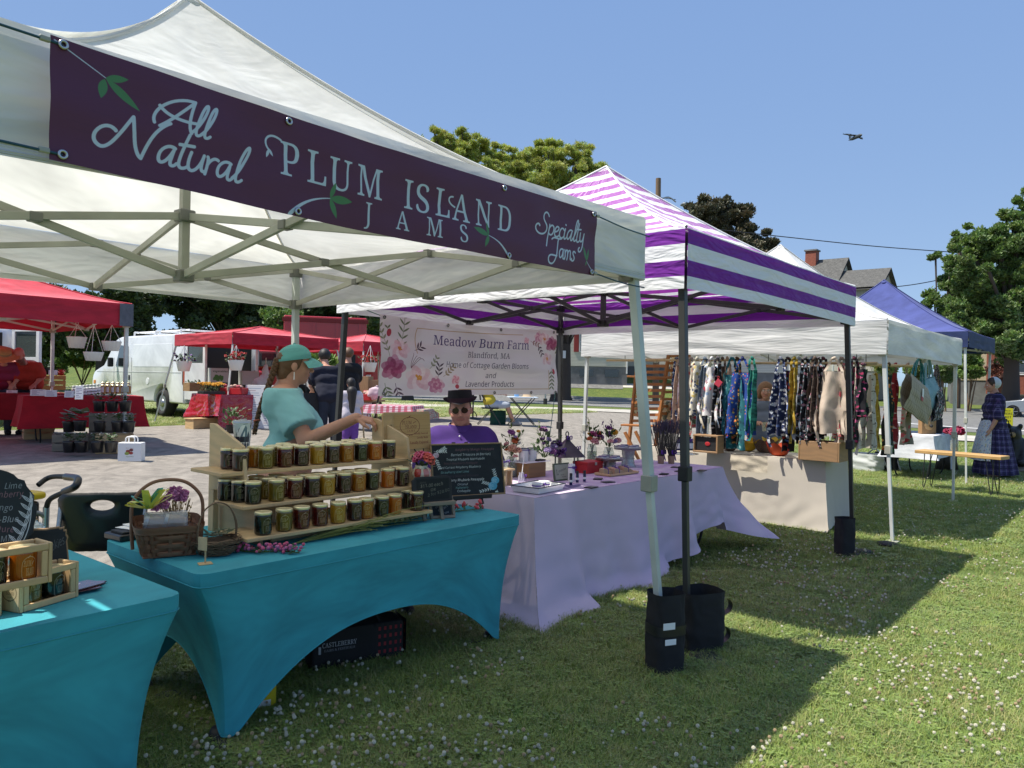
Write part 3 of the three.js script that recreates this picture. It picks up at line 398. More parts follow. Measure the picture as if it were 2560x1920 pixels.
{
const c=onZ(1163,1174,-3.34),t=thing('chalkboard','large chalkboard listing jam flavours on a black easel at the table end','chalkboard',[c.x,TH,c.z],-0.34);t.scale.setScalar(0.87);
const tex=canvasTex(1024,800,(x,W,H)=>{x.fillStyle='#1a2126';x.fillRect(0,0,W,H);for(let i=0;i<60;i++){x.fillStyle='rgba(190,200,210,0.015)';x.beginPath();x.ellipse(rnd(0,W),rnd(0,H),rnd(60,200),rnd(20,60),rnd(0,3),0,7);x.fill();}
const w='#c9d2cf',d='#6b4a52',T='#7fb0ae';[['Raspberry Mango Pineapple',330,92,'#8a6068',64],['Berried Treasure (4 Berries)',260,176,w,66],['Tropical Rhubarb Marmalade',190,252,w,60],['Peach Raspberry Pineapple',150,316,d,56],['Red Currant Raspberry Blueberry',86,384,w,56],['Strawberry Kiwi Lime',96,462,T,60],['Strawberry Jalapeno Habanero',90,530,'#4d3c48',56],['Strawberry Rhubarb Pineapple',90,604,'#f2f2ea',64],['Coconut',330,672,w,56],['Habanero',300,728,T,58],['Crabapple',320,786,w,58]].forEach(([s,X,Y,c2,z2])=>chalk(x,s,X,Y*0.97,z2*0.86,c2,{sx:0.82}));
const br=(X,Y,a,L2,col2)=>{x.save();x.translate(X,Y);x.rotate(a);x.strokeStyle=col2;x.lineWidth=5;x.beginPath();x.moveTo(0,0);x.lineTo(L2,0);x.stroke();for(let k=1;k<6;k++){leafP(x,k*L2/6,0,0.7,46,12,col2);leafP(x,k*L2/6,0,-0.7,46,12,col2);}x.restore();};
br(20,90,0.0,190,'#cfd8d2');br(70,110,-0.6,150,'#cfd8d2');br(40,190,1.3,200,'#cfd8d2');br(930,620,-1.75,220,'#cfd8d2');br(880,720,2.9,240,'#cfd8d2');br(870,680,3.5,180,'#cfd8d2');br(930,760,1.9,90,'#cfd8d2');
for(const[X,Y,R,c2]of[[905,600,62,'#4f9db8'],[862,690,68,'#4f9db8'],[46,150,44,'#b08a96']]){x.fillStyle=c2;x.beginPath();x.arc(X,Y,R,0,7);x.fill();x.strokeStyle='rgba(215,235,240,0.8)';x.lineWidth=4;for(let k=1;k<5;k++){x.beginPath();x.arc(X+rnd(-4,4),Y+rnd(-4,4),R*k/5,rnd(0,3),rnd(4,7));x.stroke();}}});
const b=new THREE.Group();b.name='board';const lean=board(V(0,0.075,0.085),0,-0.2);
part('slate',lean(MT(bx(0.56,0.36,0.008),V(0,0.18,0))),std(lin(0.02,0.025,0.03)),t);part('writing',lean(MT(new THREE.PlaneGeometry(0.55,0.35),V(0,0.18,0.0065))),chalkM(tex),t);
for(const[w,h,x,y]of[[0.58,0.012,0,0.365],[0.58,0.012,0,-0.006],[0.012,0.36,-0.285,0.18],[0.012,0.36,0.285,0.18]])part('frame_rail',lean(MT(bx(w,h,0.018),V(x,y,0.001))),wood(lin(0.3,0.21,0.11)),t);
const e=thing('easel','black wooden easel under the large flavour chalkboard','easel',[c.x,TH,c.z],-0.34);e.scale.setScalar(0.87);
part('ledge',MT(bx(0.42,0.03,0.045),V(-0.04,0.058,0.085)),M.black,e);for(const s of[-1,1])part('leg',bar(V(s*0.12-0.02,0.0,0.09),V(s*0.05-0.02,0.44,-0.06),0.028,0.018),M.black,e);part('leg',bar(V(-0.02,0.0,-0.12),V(-0.02,0.42,-0.02),0.028,0.018),M.black,e);
}
{
const c=onZ(1083,1250,-3.06),t=thing('price_board','small black chalkboard with the jar price on a wooden stand','chalkboard',[c.x,TH+0.03,c.z-0.02],-0.3);
const tex=canvasTex(400,260,(x,W,H)=>{x.fillStyle='#171c1e';x.fillRect(0,0,W,H);const k='#8a8878';chalk(x,'Jams',40,52,34,k,{al:0.5});chalk(x,'$11.00 each',44,108,56,k,{sx:0.9,rot:-0.08});chalk(x,'OR',170,158,46,k,{rot:-0.1});chalk(x,'2 for $20.00',130,222,50,k,{rot:-0.2,al:0.7});});
const l=board(V(0,0.075,0.02),0,-0.12),o=[[-0.12,0.0],[0.12,0],[0.12,0.115],[0.1,0.135],[-0.1,0.135],[-0.12,0.115]];
part('slate',l(extr(o,0.012,0.002)),std(lin(0.015,0.017,0.02)),t);part('writing',l(MT(new THREE.PlaneGeometry(0.2,0.115),V(0.004,0.066,0.0072))),chalkM(tex),t);part('stand_ledge',MT(bx(0.2,0.022,0.04),V(0.035,0.062,0.03)),M.greyWood,t);for(const s of[-0.05,0.06])part('stand_leg',bar(V(s,-0.03,0.035),V(s,0.12,-0.03),0.02,0.012),M.greyWood,t);part('stand_leg',bar(V(0,-0.03,-0.07),V(0,0.12,-0.03),0.02,0.012),M.greyWood,t);
const q=onY(1107,1296,TH),f=thing('framed_note','little grey wood framed chalk note leaning at the shelf end','frame',[q.x,TH,q.z],-0.42);const l2=board(V(0,0.004,0),0,-0.42),W=0.135,H=0.115;
const tx=canvasTex(300,240,(x,w,h)=>{x.fillStyle='#15212c';x.fillRect(0,0,w,h);x.strokeStyle='#69706f';x.lineWidth=4;x.strokeRect(6,6,w-12,h-12);chalk(x,'We',36,74,44,'#a8adb0',{rot:-0.3});chalk(x,'recycle',60,130,52,'#a8adb0',{rot:-0.42});chalk(x,'our jars',96,178,48,'#a8adb0',{rot:-0.42});chalk(x,'too',190,216,44,'#a8adb0',{rot:-0.3});});
part('note',l2(MT(new THREE.PlaneGeometry(W-0.02,H-0.02),V(0,H/2,0.001))),chalkM(tx),f);part('backing',l2(MT(bx(W-0.01,H-0.01,0.006),V(0,H/2,-0.004))),M.greyWood,f);
for(const[w,h,x,y]of[[W+0.012,0.018,0,H],[W+0.012,0.018,0,0.003],[0.018,H-0.02,-W/2,H/2],[0.018,H-0.02,W/2,H/2]])part('frame_rail',l2(MT(bx(w,h,0.02),V(x,y,0))),M.greyWood,f);part('easel_back',bar(V(0,0.0,-0.1),V(0,0.09,-0.04),0.02,0.006),M.greyWood,f);
}
function sprig(label,pts,n,fl,sz,o={}){
const t=thing('flower_sprig',label,'flower sprig',pts[0]),L=pts.map((p)=>p.clone().sub(pts[0])),cv=new THREE.CatmullRomCurve3(L);part('stem',tube(L,0.0025,5,30),M.stem,t);
const twigs=[],leaves=[];for(let i=0;i<n;i++){const p=cv.getPoint(rnd(o.from||0.1,1)),q=p.clone().add(V(rnd(-1,1),rnd(0.1,1.1),rnd(-1,1)).multiplyScalar(o.reach||0.035));twigs.push(tube([p,p.clone().lerp(q,0.5).add(V(0,0.006,0)),q],0.001,3,4));if(o.bead)part('blossom',MT(sph(sz*rnd(0.7,1.2),8,6),q,E3(rnd(0,3),rnd(0,3),0),V(1,o.bead,1)),Array.isArray(fl)?pick(fl):fl,t);else part('blossom',put(BLO.small,q,sz*rnd(0.7,1.2),rnd(0,1.2),rnd(0,6)),Array.isArray(fl)?pick(fl):fl,t);}
for(let i=0;i<(o.leaves||20);i++){const p=cv.getPoint(rnd(0,1));leaves.push(put(LEAF,p.add(V(rnd(-0.02,0.02),rnd(0,0.02),rnd(-0.02,0.02))),rnd(0.02,0.045)*(o.ls||1),rnd(0.4,1.6),rnd(0,6.3)));}
part('twigs',twigs,M.stem,t).userData.kind='stuff';part('leaves',leaves,o.leafM||M.leaf,t).userData.kind='stuff';return t;}
const onT=(px,py,h=TH+0.006)=>onY(px,py,h);
sprig('sprig of small pink blossoms lying at the shelf corner',[onT(585,1375),onT(640,1380),onT(700,1378),onT(748,1382)],70,[FL.rose,FL.pink,FL.rose],0.0085,{bead:0.9,reach:0.03,leaves:26});
sprig('red rosebud sprig lying behind the framed note',[onT(1120,1280),onT(1160,1276),onT(1205,1272)],12,petalM(0.6,0.06,0.08),0.009,{bead:2.0,reach:0.045,leaves:16});
{
const a=onT(725,1362),b=onT(1040,1300),t=thing('grass_sprig','long yellow-green artificial grass sprig lying below the shelf','grass sprig',a),d=b.clone().sub(a);const L=[],L2=[];
for(let i=0;i<46;i++){const s=rnd(0,0.35),e=rnd(0.5,1),p=d.clone().multiplyScalar(s),q=d.clone().multiplyScalar(e).add(V(rnd(-0.02,0.06),rnd(0,0.05),rnd(-0.05,0.09)));if(i>40)q.add(V(0.02,0.02*(i-40),0.1));L.push(tube([p,p.clone().lerp(q,0.6).add(V(0,rnd(0.005,0.03),0)),q],0.0016,3,8));}
for(let i=0;i<70;i++){const p=d.clone().multiplyScalar(rnd(0.55,1.02)).add(V(rnd(-0.03,0.03),rnd(0,0.04),rnd(-0.03,0.05)));L2.push(put(LEAF,p,rnd(0.02,0.045),rnd(0.5,1.7),rnd(0,6.3)));}
part('grass_blades',L,std(lin(0.2,0.22,0.05)),t).userData.kind='stuff';part('leaves',L2,phy(lin(0.12,0.19,0.09),{transmission:0.2}),t).userData.kind='stuff';
}
{
const c=onY(415,1395,TH),t=thing('woven_basket','brown woven splint basket with a tall handle at the table corner','basket',[c.x+0.06,TH,c.z-0.12],-0.35),W=0.105,D=0.135,H=0.125;
const bm=wood(lin(0.2,0.095,0.05),{roughness:0.55}),bm2=wood(lin(0.26,0.125,0.07),{roughness:0.55}),rr=(y)=>1+0.28*y/H,rnds=26;
const perim=(s)=>{const a=s*6.2832,p=0.38,cx=Math.cos(a),sx=Math.sin(a);return[Math.sign(cx)*Math.pow(Math.abs(cx),p),Math.sign(sx)*Math.pow(Math.abs(sx),p)];};
for(let k=0;k<6;k++){const y0=0.008+k*0.0185;part('weave_band',grid(rnds*8,3,(u,v)=>{const[px,pz]=perim(u),y=y0+0.0175*v,w=1+0.05*Math.sin(u*Math.PI*rnds+(k%2)*Math.PI)-0.012*Math.abs(v-0.5)*2;return V(px*W*rr(y)*w,y,pz*D*rr(y)*w);},(u,v)=>[u*0.9,v*0.02+k]),k%2?bm:bm2,t);}
for(let i=0;i<rnds;i++){const[px,pz]=perim((i+0.5)/rnds);part('upright_splint',bar(V(px*W*1.0,0.004,pz*D),V(px*W*1.28,H,pz*D*1.28),0.014,0.003),bm2,t);}
part('basket_bottom',MT(bx(W*2,0.006,D*2),V(0,0.006,0)),bm,t);
part('rim',grid(90,3,(u,v)=>{const[px,pz]=perim(u),k=1.31+(v>0.4?0.035:0);return V(px*W*k,H-0.016+0.028*v,pz*D*k);}),bm,t);part('rim',grid(90,2,(u,v)=>{const[px,pz]=perim(u),k=1.24;return V(px*W*k,H-0.016+0.028*v,pz*D*k);}),bm,t);
part('handle',Array.from({length:1},()=>{const c2=new THREE.CatmullRomCurve3([V(-W*1.3,0.02,0),V(-W*1.36,H,0),V(-W*1.28,0.235,0),V(-W*0.7,0.3,0),V(0,0.315,0),V(W*0.7,0.3,0),V(W*1.28,0.235,0),V(W*1.36,H,0),V(W*1.3,0.02,0)]);return new THREE.TubeGeometry(c2,60,0.0075,8);}),bm2,t);
const q=t.position.clone(),f=thing('dried_bouquet','dried purple and straw flower bunch standing in the brown basket','bouquet',[q.x+0.02,TH+0.03,q.z-0.01]),st=[],dry=[];
for(let i=0;i<90;i++){const a=rnd(0,6.28),R=Math.sqrt(rnd())*0.075,p=V(Math.cos(a)*R*0.25+0.02,0.03,Math.sin(a)*R*0.25),e=V(Math.cos(a)*R+0.005+(R>0.05?0.02:0),rnd(0.14,0.2),Math.sin(a)*R);st.push(tube([p,p.clone().lerp(e,0.5),e],0.0012,3,4));if(i%3)dry.push(MT(sph(0.005,6,4),e.clone().add(V(rnd(-0.01,0.01),rnd(-0.04,0.01),rnd(-0.01,0.01)))));}
part('stalks',st,FL.dry,f).userData.kind='stuff';part('seed_heads',dry,FL.dry,f).userData.kind='stuff';const heads=[];for(let i=0;i<46;i++){const a=rnd(0,6.28),R=rnd(0.0,0.05),left=i%2;heads.push(put(BLO.small,V((left?-0.06:0.025)+Math.cos(a)*R*0.8,(left?0.185:0.215)+rnd(-0.02,0.025),Math.sin(a)*R),rnd(0.018,0.03),rnd(0,1.4),rnd(0,6)));}part('flower_heads',heads,FL.purpleDry,f).userData.kind='stuff';part('twine',MT(new THREE.TorusGeometry(0.022,0.004,6,14),V(0.02,0.055,0),E3(1.57,0,0)),M.rope,f);
const w=thing('wrapped_jars','clear wrapped jar set with a yellow and teal ribbon bow in the basket','gift pack',[q.x-0.075,TH+0.13,q.z+0.06],-0.4);const wrap=phy(lin(0.8,0.82,0.82),{roughness:0.12,transmission:0.75,clearcoat:0.6});
for(const s of[0,1]){const j=part('jar_glass',MT(cyl(0.03,0.03,0.07,18),V(s*0.075,0.012,0),E3(0,0,1.3)),phy(lin(0.3,0.16,0.06),{roughness:0.1,clearcoat:1}),w);part('jar_lid',MT(cyl(0.031,0.031,0.013,18),V(s*0.075-0.04,0.024,0),E3(0,0,1.3)),M.steel,j);}
part('film_wrap',grid(16,10,(u,v)=>{const a=u*6.283,r=0.045+0.008*nz(u*9,v*6);return V(-0.05+v*0.17,0.015+Math.sin(a)*r,Math.cos(a)*r);}),wrap,w);
const yel=phy(lin(0.85,0.8,0.12),{roughness:0.5,transmission:0.25}),tea=phy(lin(0.12,0.5,0.5),{roughness:0.5,transmission:0.2});for(let i=0;i<13;i++){const a=i*0.9,l=rnd(0.06,0.1),m=i%5===3?tea:yel;part('ribbon_loop',grid(10,1,(u,v)=>V(Math.cos(a)*l*Math.sin(u*3.14)-0.03,0.075+0.04*Math.sin(u*3.14)*(1+Math.sin(i))+0.03*u,Math.sin(a)*l*Math.sin(u*3.14)+Math.cos(a)*(v-0.5)*0.026).add(V(-Math.sin(a)*(v-0.5)*0.026,0,0))),m,w);}
}
{
const c=onY(545,1392,TH),t=thing('twig_nest','round twig nest basket with a thin hoop handle beside the shelf','nest',[c.x+0.02,TH,c.z-0.05]);const L=[];
for(let i=0;i<190;i++){const y=rnd(0.005,0.07),R=0.05+0.045*Math.pow(y/0.07,0.6)+rnd(-0.006,0.008),a0=rnd(0,6.3),pts=[];for(let k=0;k<5;k++){const a=a0+k*0.28;pts.push(V(Math.cos(a)*(R+rnd(-0.007,0.007)),y+rnd(-0.006,0.006),Math.sin(a)*(R+rnd(-0.007,0.007))));}L.push(tube(pts,rnd(0.0012,0.0024),4,8));}
part('twigs',L,M.twig,t).userData.kind='stuff';part('nest_lining',MT(lathe([[0,0.012],[0.05,0.012],[0.085,0.06]],20)),std(lin(0.09,0.06,0.035)),t);for(const s of[-1,1])part('handle',tube([V(-0.085,0.04,s*0.004),V(-0.085,0.13,s*0.003),V(-0.055,0.2,0),V(0,0.225,s*0.004),V(0.055,0.2,0),V(0.09,0.12,-s*0.005),V(0.085,0.04,0)],0.0034,6,40),M.twig,t);
const g=[];for(let i=0;i<26;i++)g.push(put(leafGeo(1,0.08),V(rnd(-0.08,0.08),0.08,rnd(-0.07,0)),rnd(0.05,0.09),1.3,rnd(0,6)));part('green_blades',g,M.leafDark,t).userData.kind='stuff';
const q=onY(513,1410,TH),s=thing('card_holder','small pale wooden card holder on a square foot in front of the nest','sign holder',[q.x,TH,q.z],-0.3);part('foot',MT(bx(0.055,0.004,0.045),V(0,0.002,0)),M.pine,s);part('post',MT(bx(0.007,0.09,0.006),V(0,0.048,0)),M.pine,s);part('card',MT(bx(0.045,0.055,0.003),V(-0.012,0.085,0.003),E3(0,-0.9,0)),M.ply,s);
}
{
const c=onY(318,1352,TH),t=thing('cash_box','black plastic box with loose white papers on the table corner','box',[c.x+0.05,TH,c.z-0.06],0.1);part('box_body',pb(0.2,0.03,0.15,0,0.017,0,0,0.008),M.blackPlastic,t);part('box_lid',pb(0.16,0.012,0.11,0.0,0.037,0.005,0,0.004),M.black,t);part('paper',pb(0.15,0.003,0.11,0.03,0.047,-0.02,0.2,0.001),M.paper,t);part('paper',pb(0.14,0.003,0.1,0.06,0.052,-0.03,-0.1,0.001),M.paper,t);
const q=onX(607,1110,1.98),m=thing('tumbler','insulated steel tumbler with a navy lettered wrap behind the shelf','tumbler',[q.x-0.02,1.045,-3.53]);m.position.set(onZ(606,1080,-3.53).x,1.047+0.24*0.62,-3.53);m.scale.set(1.0,0.62,1.0);
const tex=canvasTex(512,256,(x,W,H)=>{x.fillStyle='#9fb0b4';x.fillRect(0,0,W,H);for(let i=0;i<26;i++){x.strokeStyle=pick(['#dfe7e6','#31465c','#b9c8cb','#5c7688']);x.lineWidth=rnd(6,26);x.beginPath();x.moveTo(rnd(0,W),0);x.bezierCurveTo(rnd(0,W),80,rnd(0,W),120,rnd(0,W),256);x.stroke();}['N','A','V','Y'].forEach((c2,i)=>{x.fillStyle='#14203c';x.fillRect(150+i*50,96,46,62);words(x,c2,158+i*50,150,54,{bold:true,font:'serif',fill:'#e8e8e0'});});words(x,'Mom',200,214,62,{slant:-0.25,font:'serif',bold:true,fill:'#5a4a5c'});});
part('cup',lathe([[0,-0.24],[0.034,-0.24],[0.036,-0.1],[0.046,0.09],[0.0465,0.1]],28).rotateY(Math.PI-0.7),phy(lin(1,1,1),{map:tex,roughness:0.3,clearcoat:0.5}),m);part('rim',lathe([[0.0465,0.1],[0.047,0.118],[0.044,0.118]],28),M.steel,m);part('lid',lathe([[0.045,0.116],[0.043,0.126],[0.02,0.128],[0.018,0.122],[0,0.122]],28),phy(lin(0.8,0.85,0.85),{roughness:0.1,transmission:0.6}),m);part('lid_slider',MT(bx(0.03,0.006,0.014),V(0.005,0.131,0)),M.steel,m);
}
// ---------- the left table's crates and signs ----------
function jarCrate(label,p,ry,ks){
const t=thing('jar_crate',label,'crate',p,ry),W=0.2,H=0.125,D=0.1,e=0.012;
for(const s of[-1,1]){part('corner_panel',MT(bx(e,H,D),V(s*W/2,H/2,0)),M.pine,t);for(const y of[0.012,H-0.012])part('rail',MT(bx(W-e,0.022,e),V(0,y,s*(D/2-e/2+0.001))),M.pine,t);for(const x of[-1,1])part('corner_post',MT(bx(0.018,H-0.046,e),V(x*(W/2-0.016),H/2,s*(D/2-e/2))),M.pine,t);}
part('crate_floor',MT(bx(W-e,0.006,D-0.026),V(0,0.008,0)),M.pine,t);
const tex=canvasTex(256,300,(x,w,h)=>{x.fillStyle='#c9b48c';x.fillRect(0,0,w,h);for(let i=0;i<40;i++){x.fillStyle=`rgba(150,110,60,${rnd(0.03, 0.12)})`;x.fillRect(rnd(0,w),0,rnd(2,10),h);}oval(x,128,150,190,'#2a2018',6);});
for(const s of[-1,1])part('end_logo',MT(new THREE.PlaneGeometry(D-0.012,H-0.01),V(s*(W/2+e/2+0.0012),H/2,0),E3(0,s*Math.PI/2,0)),printM(tex),t);
ks.forEach((k,i)=>{const q=V((i-0.5)*0.084,0.0125,0).applyEuler(E3(0,ry,0)).add(V(...p));jar(k,q,`${JAMS[k][1]} jam jar in the ${label.split(' jar crate')[0]} crate, ${i ? 'right' : 'left'} one`,'jars in the gift crates',Math.PI+ry+0.1);});
}
const cA=onY(95,1515,TH);jarCrate('lower right pine jar crate with the oval emblem on its end',[cA.x+0.015,TH,cA.z-0.03],0.35,['olive','black']);
jarCrate('lower left pine jar crate cut by the picture edge',[cA.x-0.22,TH,cA.z-0.06],0.12,['red','black']);
const cB=onY(60,1470,TH+0.127);jarCrate('upper pine jar crate stacked on two others',[cB.x-0.03,TH+0.127,cB.z-0.05],0.12,['black','orange']);
jarCrate('rear pine jar crate behind the stacked ones',[cB.x-0.1,TH,cB.z-0.26],-0.15,['plum','gold']);
part('stack_box',pb(0.18,0.1,0.12,0,0.05,0),M.pine,thing('crate_block','plain pine block under the rear jar crate','crate',[cB.x-0.36,TH,cB.z-0.3]));
function scallopBoard(label,p,ry,w,h,draw,lean=-0.14){
const t=thing('slate_sign',label,'chalkboard',p,ry),o=[];const wave=(s)=>0.006*Math.abs(Math.sin(s*9));const N=60;for(let i=0;i<N;i++){const a=i/N*6.2832,q=0.35,cx=Math.sign(Math.cos(a))*Math.pow(Math.abs(Math.cos(a)),q),sy=Math.sign(Math.sin(a))*Math.pow(Math.abs(Math.sin(a)),q);o.push([cx*(w/2-wave(a*1.0)),h/2+sy*(h/2-wave(a))]);}
const l=board(V(0,0.002,0),0,lean);part('wood_back',l(extr(o,0.016,0.002)),M.crate,t);part('slate',l(MT(extr(o.map(([x,y])=>[x*0.955,h/2+(y-h/2)*0.965]),0.004),V(0,0,0.0095))),std(lin(0.02,0.024,0.028),{roughness:0.85}),t);
const tex=canvasTex(320,320,(x,W,H)=>{x.fillStyle='#22282c';x.fillRect(0,0,W,H);draw(x,W,H);});part('writing',l(MT(new THREE.PlaneGeometry(w*0.84,h*0.84),V(0,h/2,0.013))),chalkM(tex),t);part('easel_back',bar(V(0,0,-0.09),V(0,h*0.7,-0.02),0.03,0.006),M.crate,t);
}
{const q=onY(140,1492,TH);scallopBoard('black slate sign with a wavy wood edge right of the jar crates',[q.x-0.02,TH,q.z-0.04],-0.2,0.135,0.235,(x)=>{chalk(x,'Cookies',150,130,70,'#777c7e',{rot:-0.35,al:0.6,sx:0.7});chalk(x,'Jar',190,220,56,'#777c7e',{rot:-0.5,al:0.5});},-0.05);
const r=onY(95,1462,TH);scallopBoard('black slate sign reading samples behind the crates',[r.x-0.02,TH+0.06,r.z-0.12],-0.2,0.12,0.17,(x)=>chalk(x,'Samples',10,270,76,'#b8bcc0',{rot:-0.62,sx:0.8}),-0.05);}
{
const q=at(8,1345,depthOf(V(0.62,0,-3.1))),t=thing('oval_chalkboard','oval chalkboard menu with a painted leaf wreath at the left edge','chalkboard',[q.x,TH+0.0,q.z],-0.35);
const tex=canvasTex(512,600,(x,W,H)=>{x.fillStyle='#20262a';x.fillRect(0,0,W,H);[['Lime',330,150,'#8d9296'],['Cranberry',240,200,'#8a626a'],['Mango',250,280,'#8d9296'],['Rasp-Blue',220,350,'#9da2a6'],['Pure',300,410,'#8a626a'],['Mix',320,465,'#8d9296'],['Raspberry',250,515,'#8a626a'],['Pear',300,560,'#9da2a6']].forEach(([s,X,Y,c])=>chalk(x,s,X,Y,50,c,{sx:0.8}));x.strokeStyle='#b9bcbf';x.lineWidth=5;x.beginPath();x.moveTo(330,585);x.bezierCurveTo(440,520,490,380,462,170);x.stroke();for(let k=0;k<8;k++){const s=k/8,X=mix(360,470,Math.sin(s*1.57)),Y=mix(570,190,s);leafP(x,X,Y,-0.9-s*0.7,70,16,'#b9bcbf',4);leafP(x,X,Y,-2.2-s*0.2,62,14,'#b9bcbf',4);}});
const o=[];for(let i=0;i<48;i++){const a=i/48*6.283,k=1+(i>40||i<8?0.03*Math.sin(i*2.4):0);o.push([0.135*Math.cos(a)*k,0.15+0.155*Math.sin(a)*k]);}
const l=board(V(-0.045,0.15,0),0,-0.12);part('slate',l(extr(o,0.01,0.001)),std(lin(0.02,0.024,0.027),{roughness:0.8}),t);const s=new THREE.Shape(o.map(([a,b])=>new THREE.Vector2(a*0.985,0.15+(b-0.15)*0.985))),g=new THREE.ShapeGeometry(s),U=g.attributes.uv,P=g.attributes.position;for(let i=0;i<U.count;i++)U.setXY(i,P.getX(i)/0.29+0.5,(P.getY(i)+0.01)/0.33);part('writing',l(MT(g,V(0,0,0.0062))),chalkM(tex),t);part('easel_back',bar(V(0,0,-0.1),V(0,0.25,-0.03),0.03,0.01),M.black,t);part('easel_foot',MT(bx(0.16,0.2,0.03),V(-0.045,0.1,-0.01)),M.black,t);}
{const q=at(88,1320,depthOf(V(0.85,0,-3.2)));const t=thing('glass_jar','clear glass jar with folded film behind the samples sign','jar',[q.x,TH+0.12,q.z-0.06]);part('jar_wall',lathe([[0,0],[0.05,0],[0.052,0.06],[0.045,0.085],[0.046,0.1]],24),phy(lin(0.85,0.88,0.88),{roughness:0.08,transmission:0.8}),t);part('film',grid(18,8,(u,v)=>{const a=u*6.283,r=0.05*(1-v*0.8)+0.008*nz(u*8,v*5);return V(Math.cos(a)*r,0.085+0.035*v+0.012*nz(u*7,v*7),Math.sin(a)*r);}),phy(lin(0.75,0.8,0.8),{roughness:0.15,transmission:0.5,clearcoat:0.5}),t);part('riser',pb(0.12,0.12,0.12,0,-0.06,0),M.black,t);}
{const q=onY(205,1472,TH+0.004);const t=thing('brochure_stack','fanned dark red brochures in clear film on the turquoise table','brochures',q,0.2);const tex=canvasTex(256,180,(x,w,h)=>{x.fillStyle='#4a1820';x.fillRect(0,0,w,h);x.fillStyle='#cfcac4';x.beginPath();x.ellipse(90,44,60,22,0,0,7);x.fill();for(let i=0;i<30;i++){x.fillStyle=pick(['rgba(140,50,60,0.6)','rgba(30,8,12,0.6)','rgba(190,150,140,0.35)']);x.fillRect(rnd(0,w),rnd(60,h),rnd(20,90),rnd(3,9));}});
[[0.03,-0.02,0.6],[-0.02,0.015,-0.15],[0,0,0.12]].forEach(([x,z,r],i)=>{const b=part('brochure',pb(0.12,0.003,0.09,x,0.002+i*0.005,z,r,0.001),std(lin(0.05,0.012,0.018),{roughness:0.3}),t);part('print',MT(new THREE.PlaneGeometry(0.115,0.085),V(x,0.0045+i*0.005,z),E3(-Math.PI/2,0,r)),printM(tex,{roughness:0.2,clearcoat:0.6}),b);});}
{
const c=at(232,1290,3.75),t=thing('folding_chair','black plastic folding chair with an oval hand hole between the turquoise tables','chair',[c.x,0,c.z],2.55);const w=0.215,h=0.155,hy=h-0.065,inside=(x,y)=>{const t2=1-0.1*(0.5-y/(2*h)),qx=Math.max(Math.abs(x)-(w*t2-0.05),0),qy=Math.max(Math.abs(y)-(h-0.05),0);return Math.hypot(qx,qy)<0.05;};
const ring=(u,v)=>{const a=u*6.28319,c0=Math.cos(a),s0=Math.sin(a);let r=0.02;while(inside(c0*r,hy+s0*r))r+=0.004;const ix=0.056*c0,iy=hy+0.027*s0;return[mix(ix,c0*r,v),mix(iy,hy+s0*r,v)];};
const face=(k)=>grid(96,8,(u,v)=>{const[x,y]=ring(u,v);return V(x,y+0.72,0.2+0.16*-(y)+0.5*x*x+k*0.016*Math.sqrt(Math.max(0,1-Math.pow(2*v-1,6))));});part('backrest',[face(1),face(-1)],M.blackPlastic,t);
part('seat',MT(bx(0.42,0.025,0.4,0.012),V(0,0.44,0)),M.blackPlastic,t);for(const s of[-1,1]){part('leg',tube([V(s*0.2,0,-0.24),V(s*0.2,0.45,0.08),V(s*0.2,0.82,0.22)],0.012),M.galv,t);part('leg',tube([V(s*0.18,0,0.26),V(s*0.18,0.44,-0.1)],0.012),M.galv,t);}part('cross_bar',rod(V(-0.2,0.18,-0.11),V(0.2,0.18,-0.11),0.008),M.galv,t);}
{
const c=at(80,1290,4.3),t=thing('tool_cart','black hand cart with a yellow lid and padded loop handle behind the left table','cart',[c.x-0.02,0,c.z]);const y=c.y;part('tub',pb(0.22,0.6,0.3,-0.12,y-0.2,0,0.3,0.02),M.blackPlastic,t);part('lid',pb(0.27,0.045,0.34,-0.12,y+0.13,0,0.3,0.02),phy(lin(0.72,0.5,0.01),{roughness:0.4,clearcoat:0.3}),t);
const A=[[95,1213,4.15],[118,1196,4.2],[165,1192,4.1],[195,1200,3.98],[190,1214,3.95],[160,1230,4.0],[122,1252,4.1],[116,1270,4.12]].map(([x,z,d])=>at(x,z,d).sub(t.position));part('handle',tube(A,0.014,10,60),M.black,t);part('handle_grip',tube([A[2],A[3],A[4],A[5]],0.02,10,24),M.blackPlastic,t);const s=at(116,1268,4.12).sub(t.position);part('handle_tube',rod(s,V(s.x-0.01,0.1,s.z),0.017,0.017,12),M.steel,t);part('wheel',MT(cyl(0.09,0.09,0.04,20),V(s.x,0.09,s.z),E3(0,0,1.57)),M.tyre,t);part('hoop',MT(new THREE.TorusGeometry(0.06,0.012,8,24,3.14),V(s.x-0.06,y-0.0,s.z)),M.galv,t);}
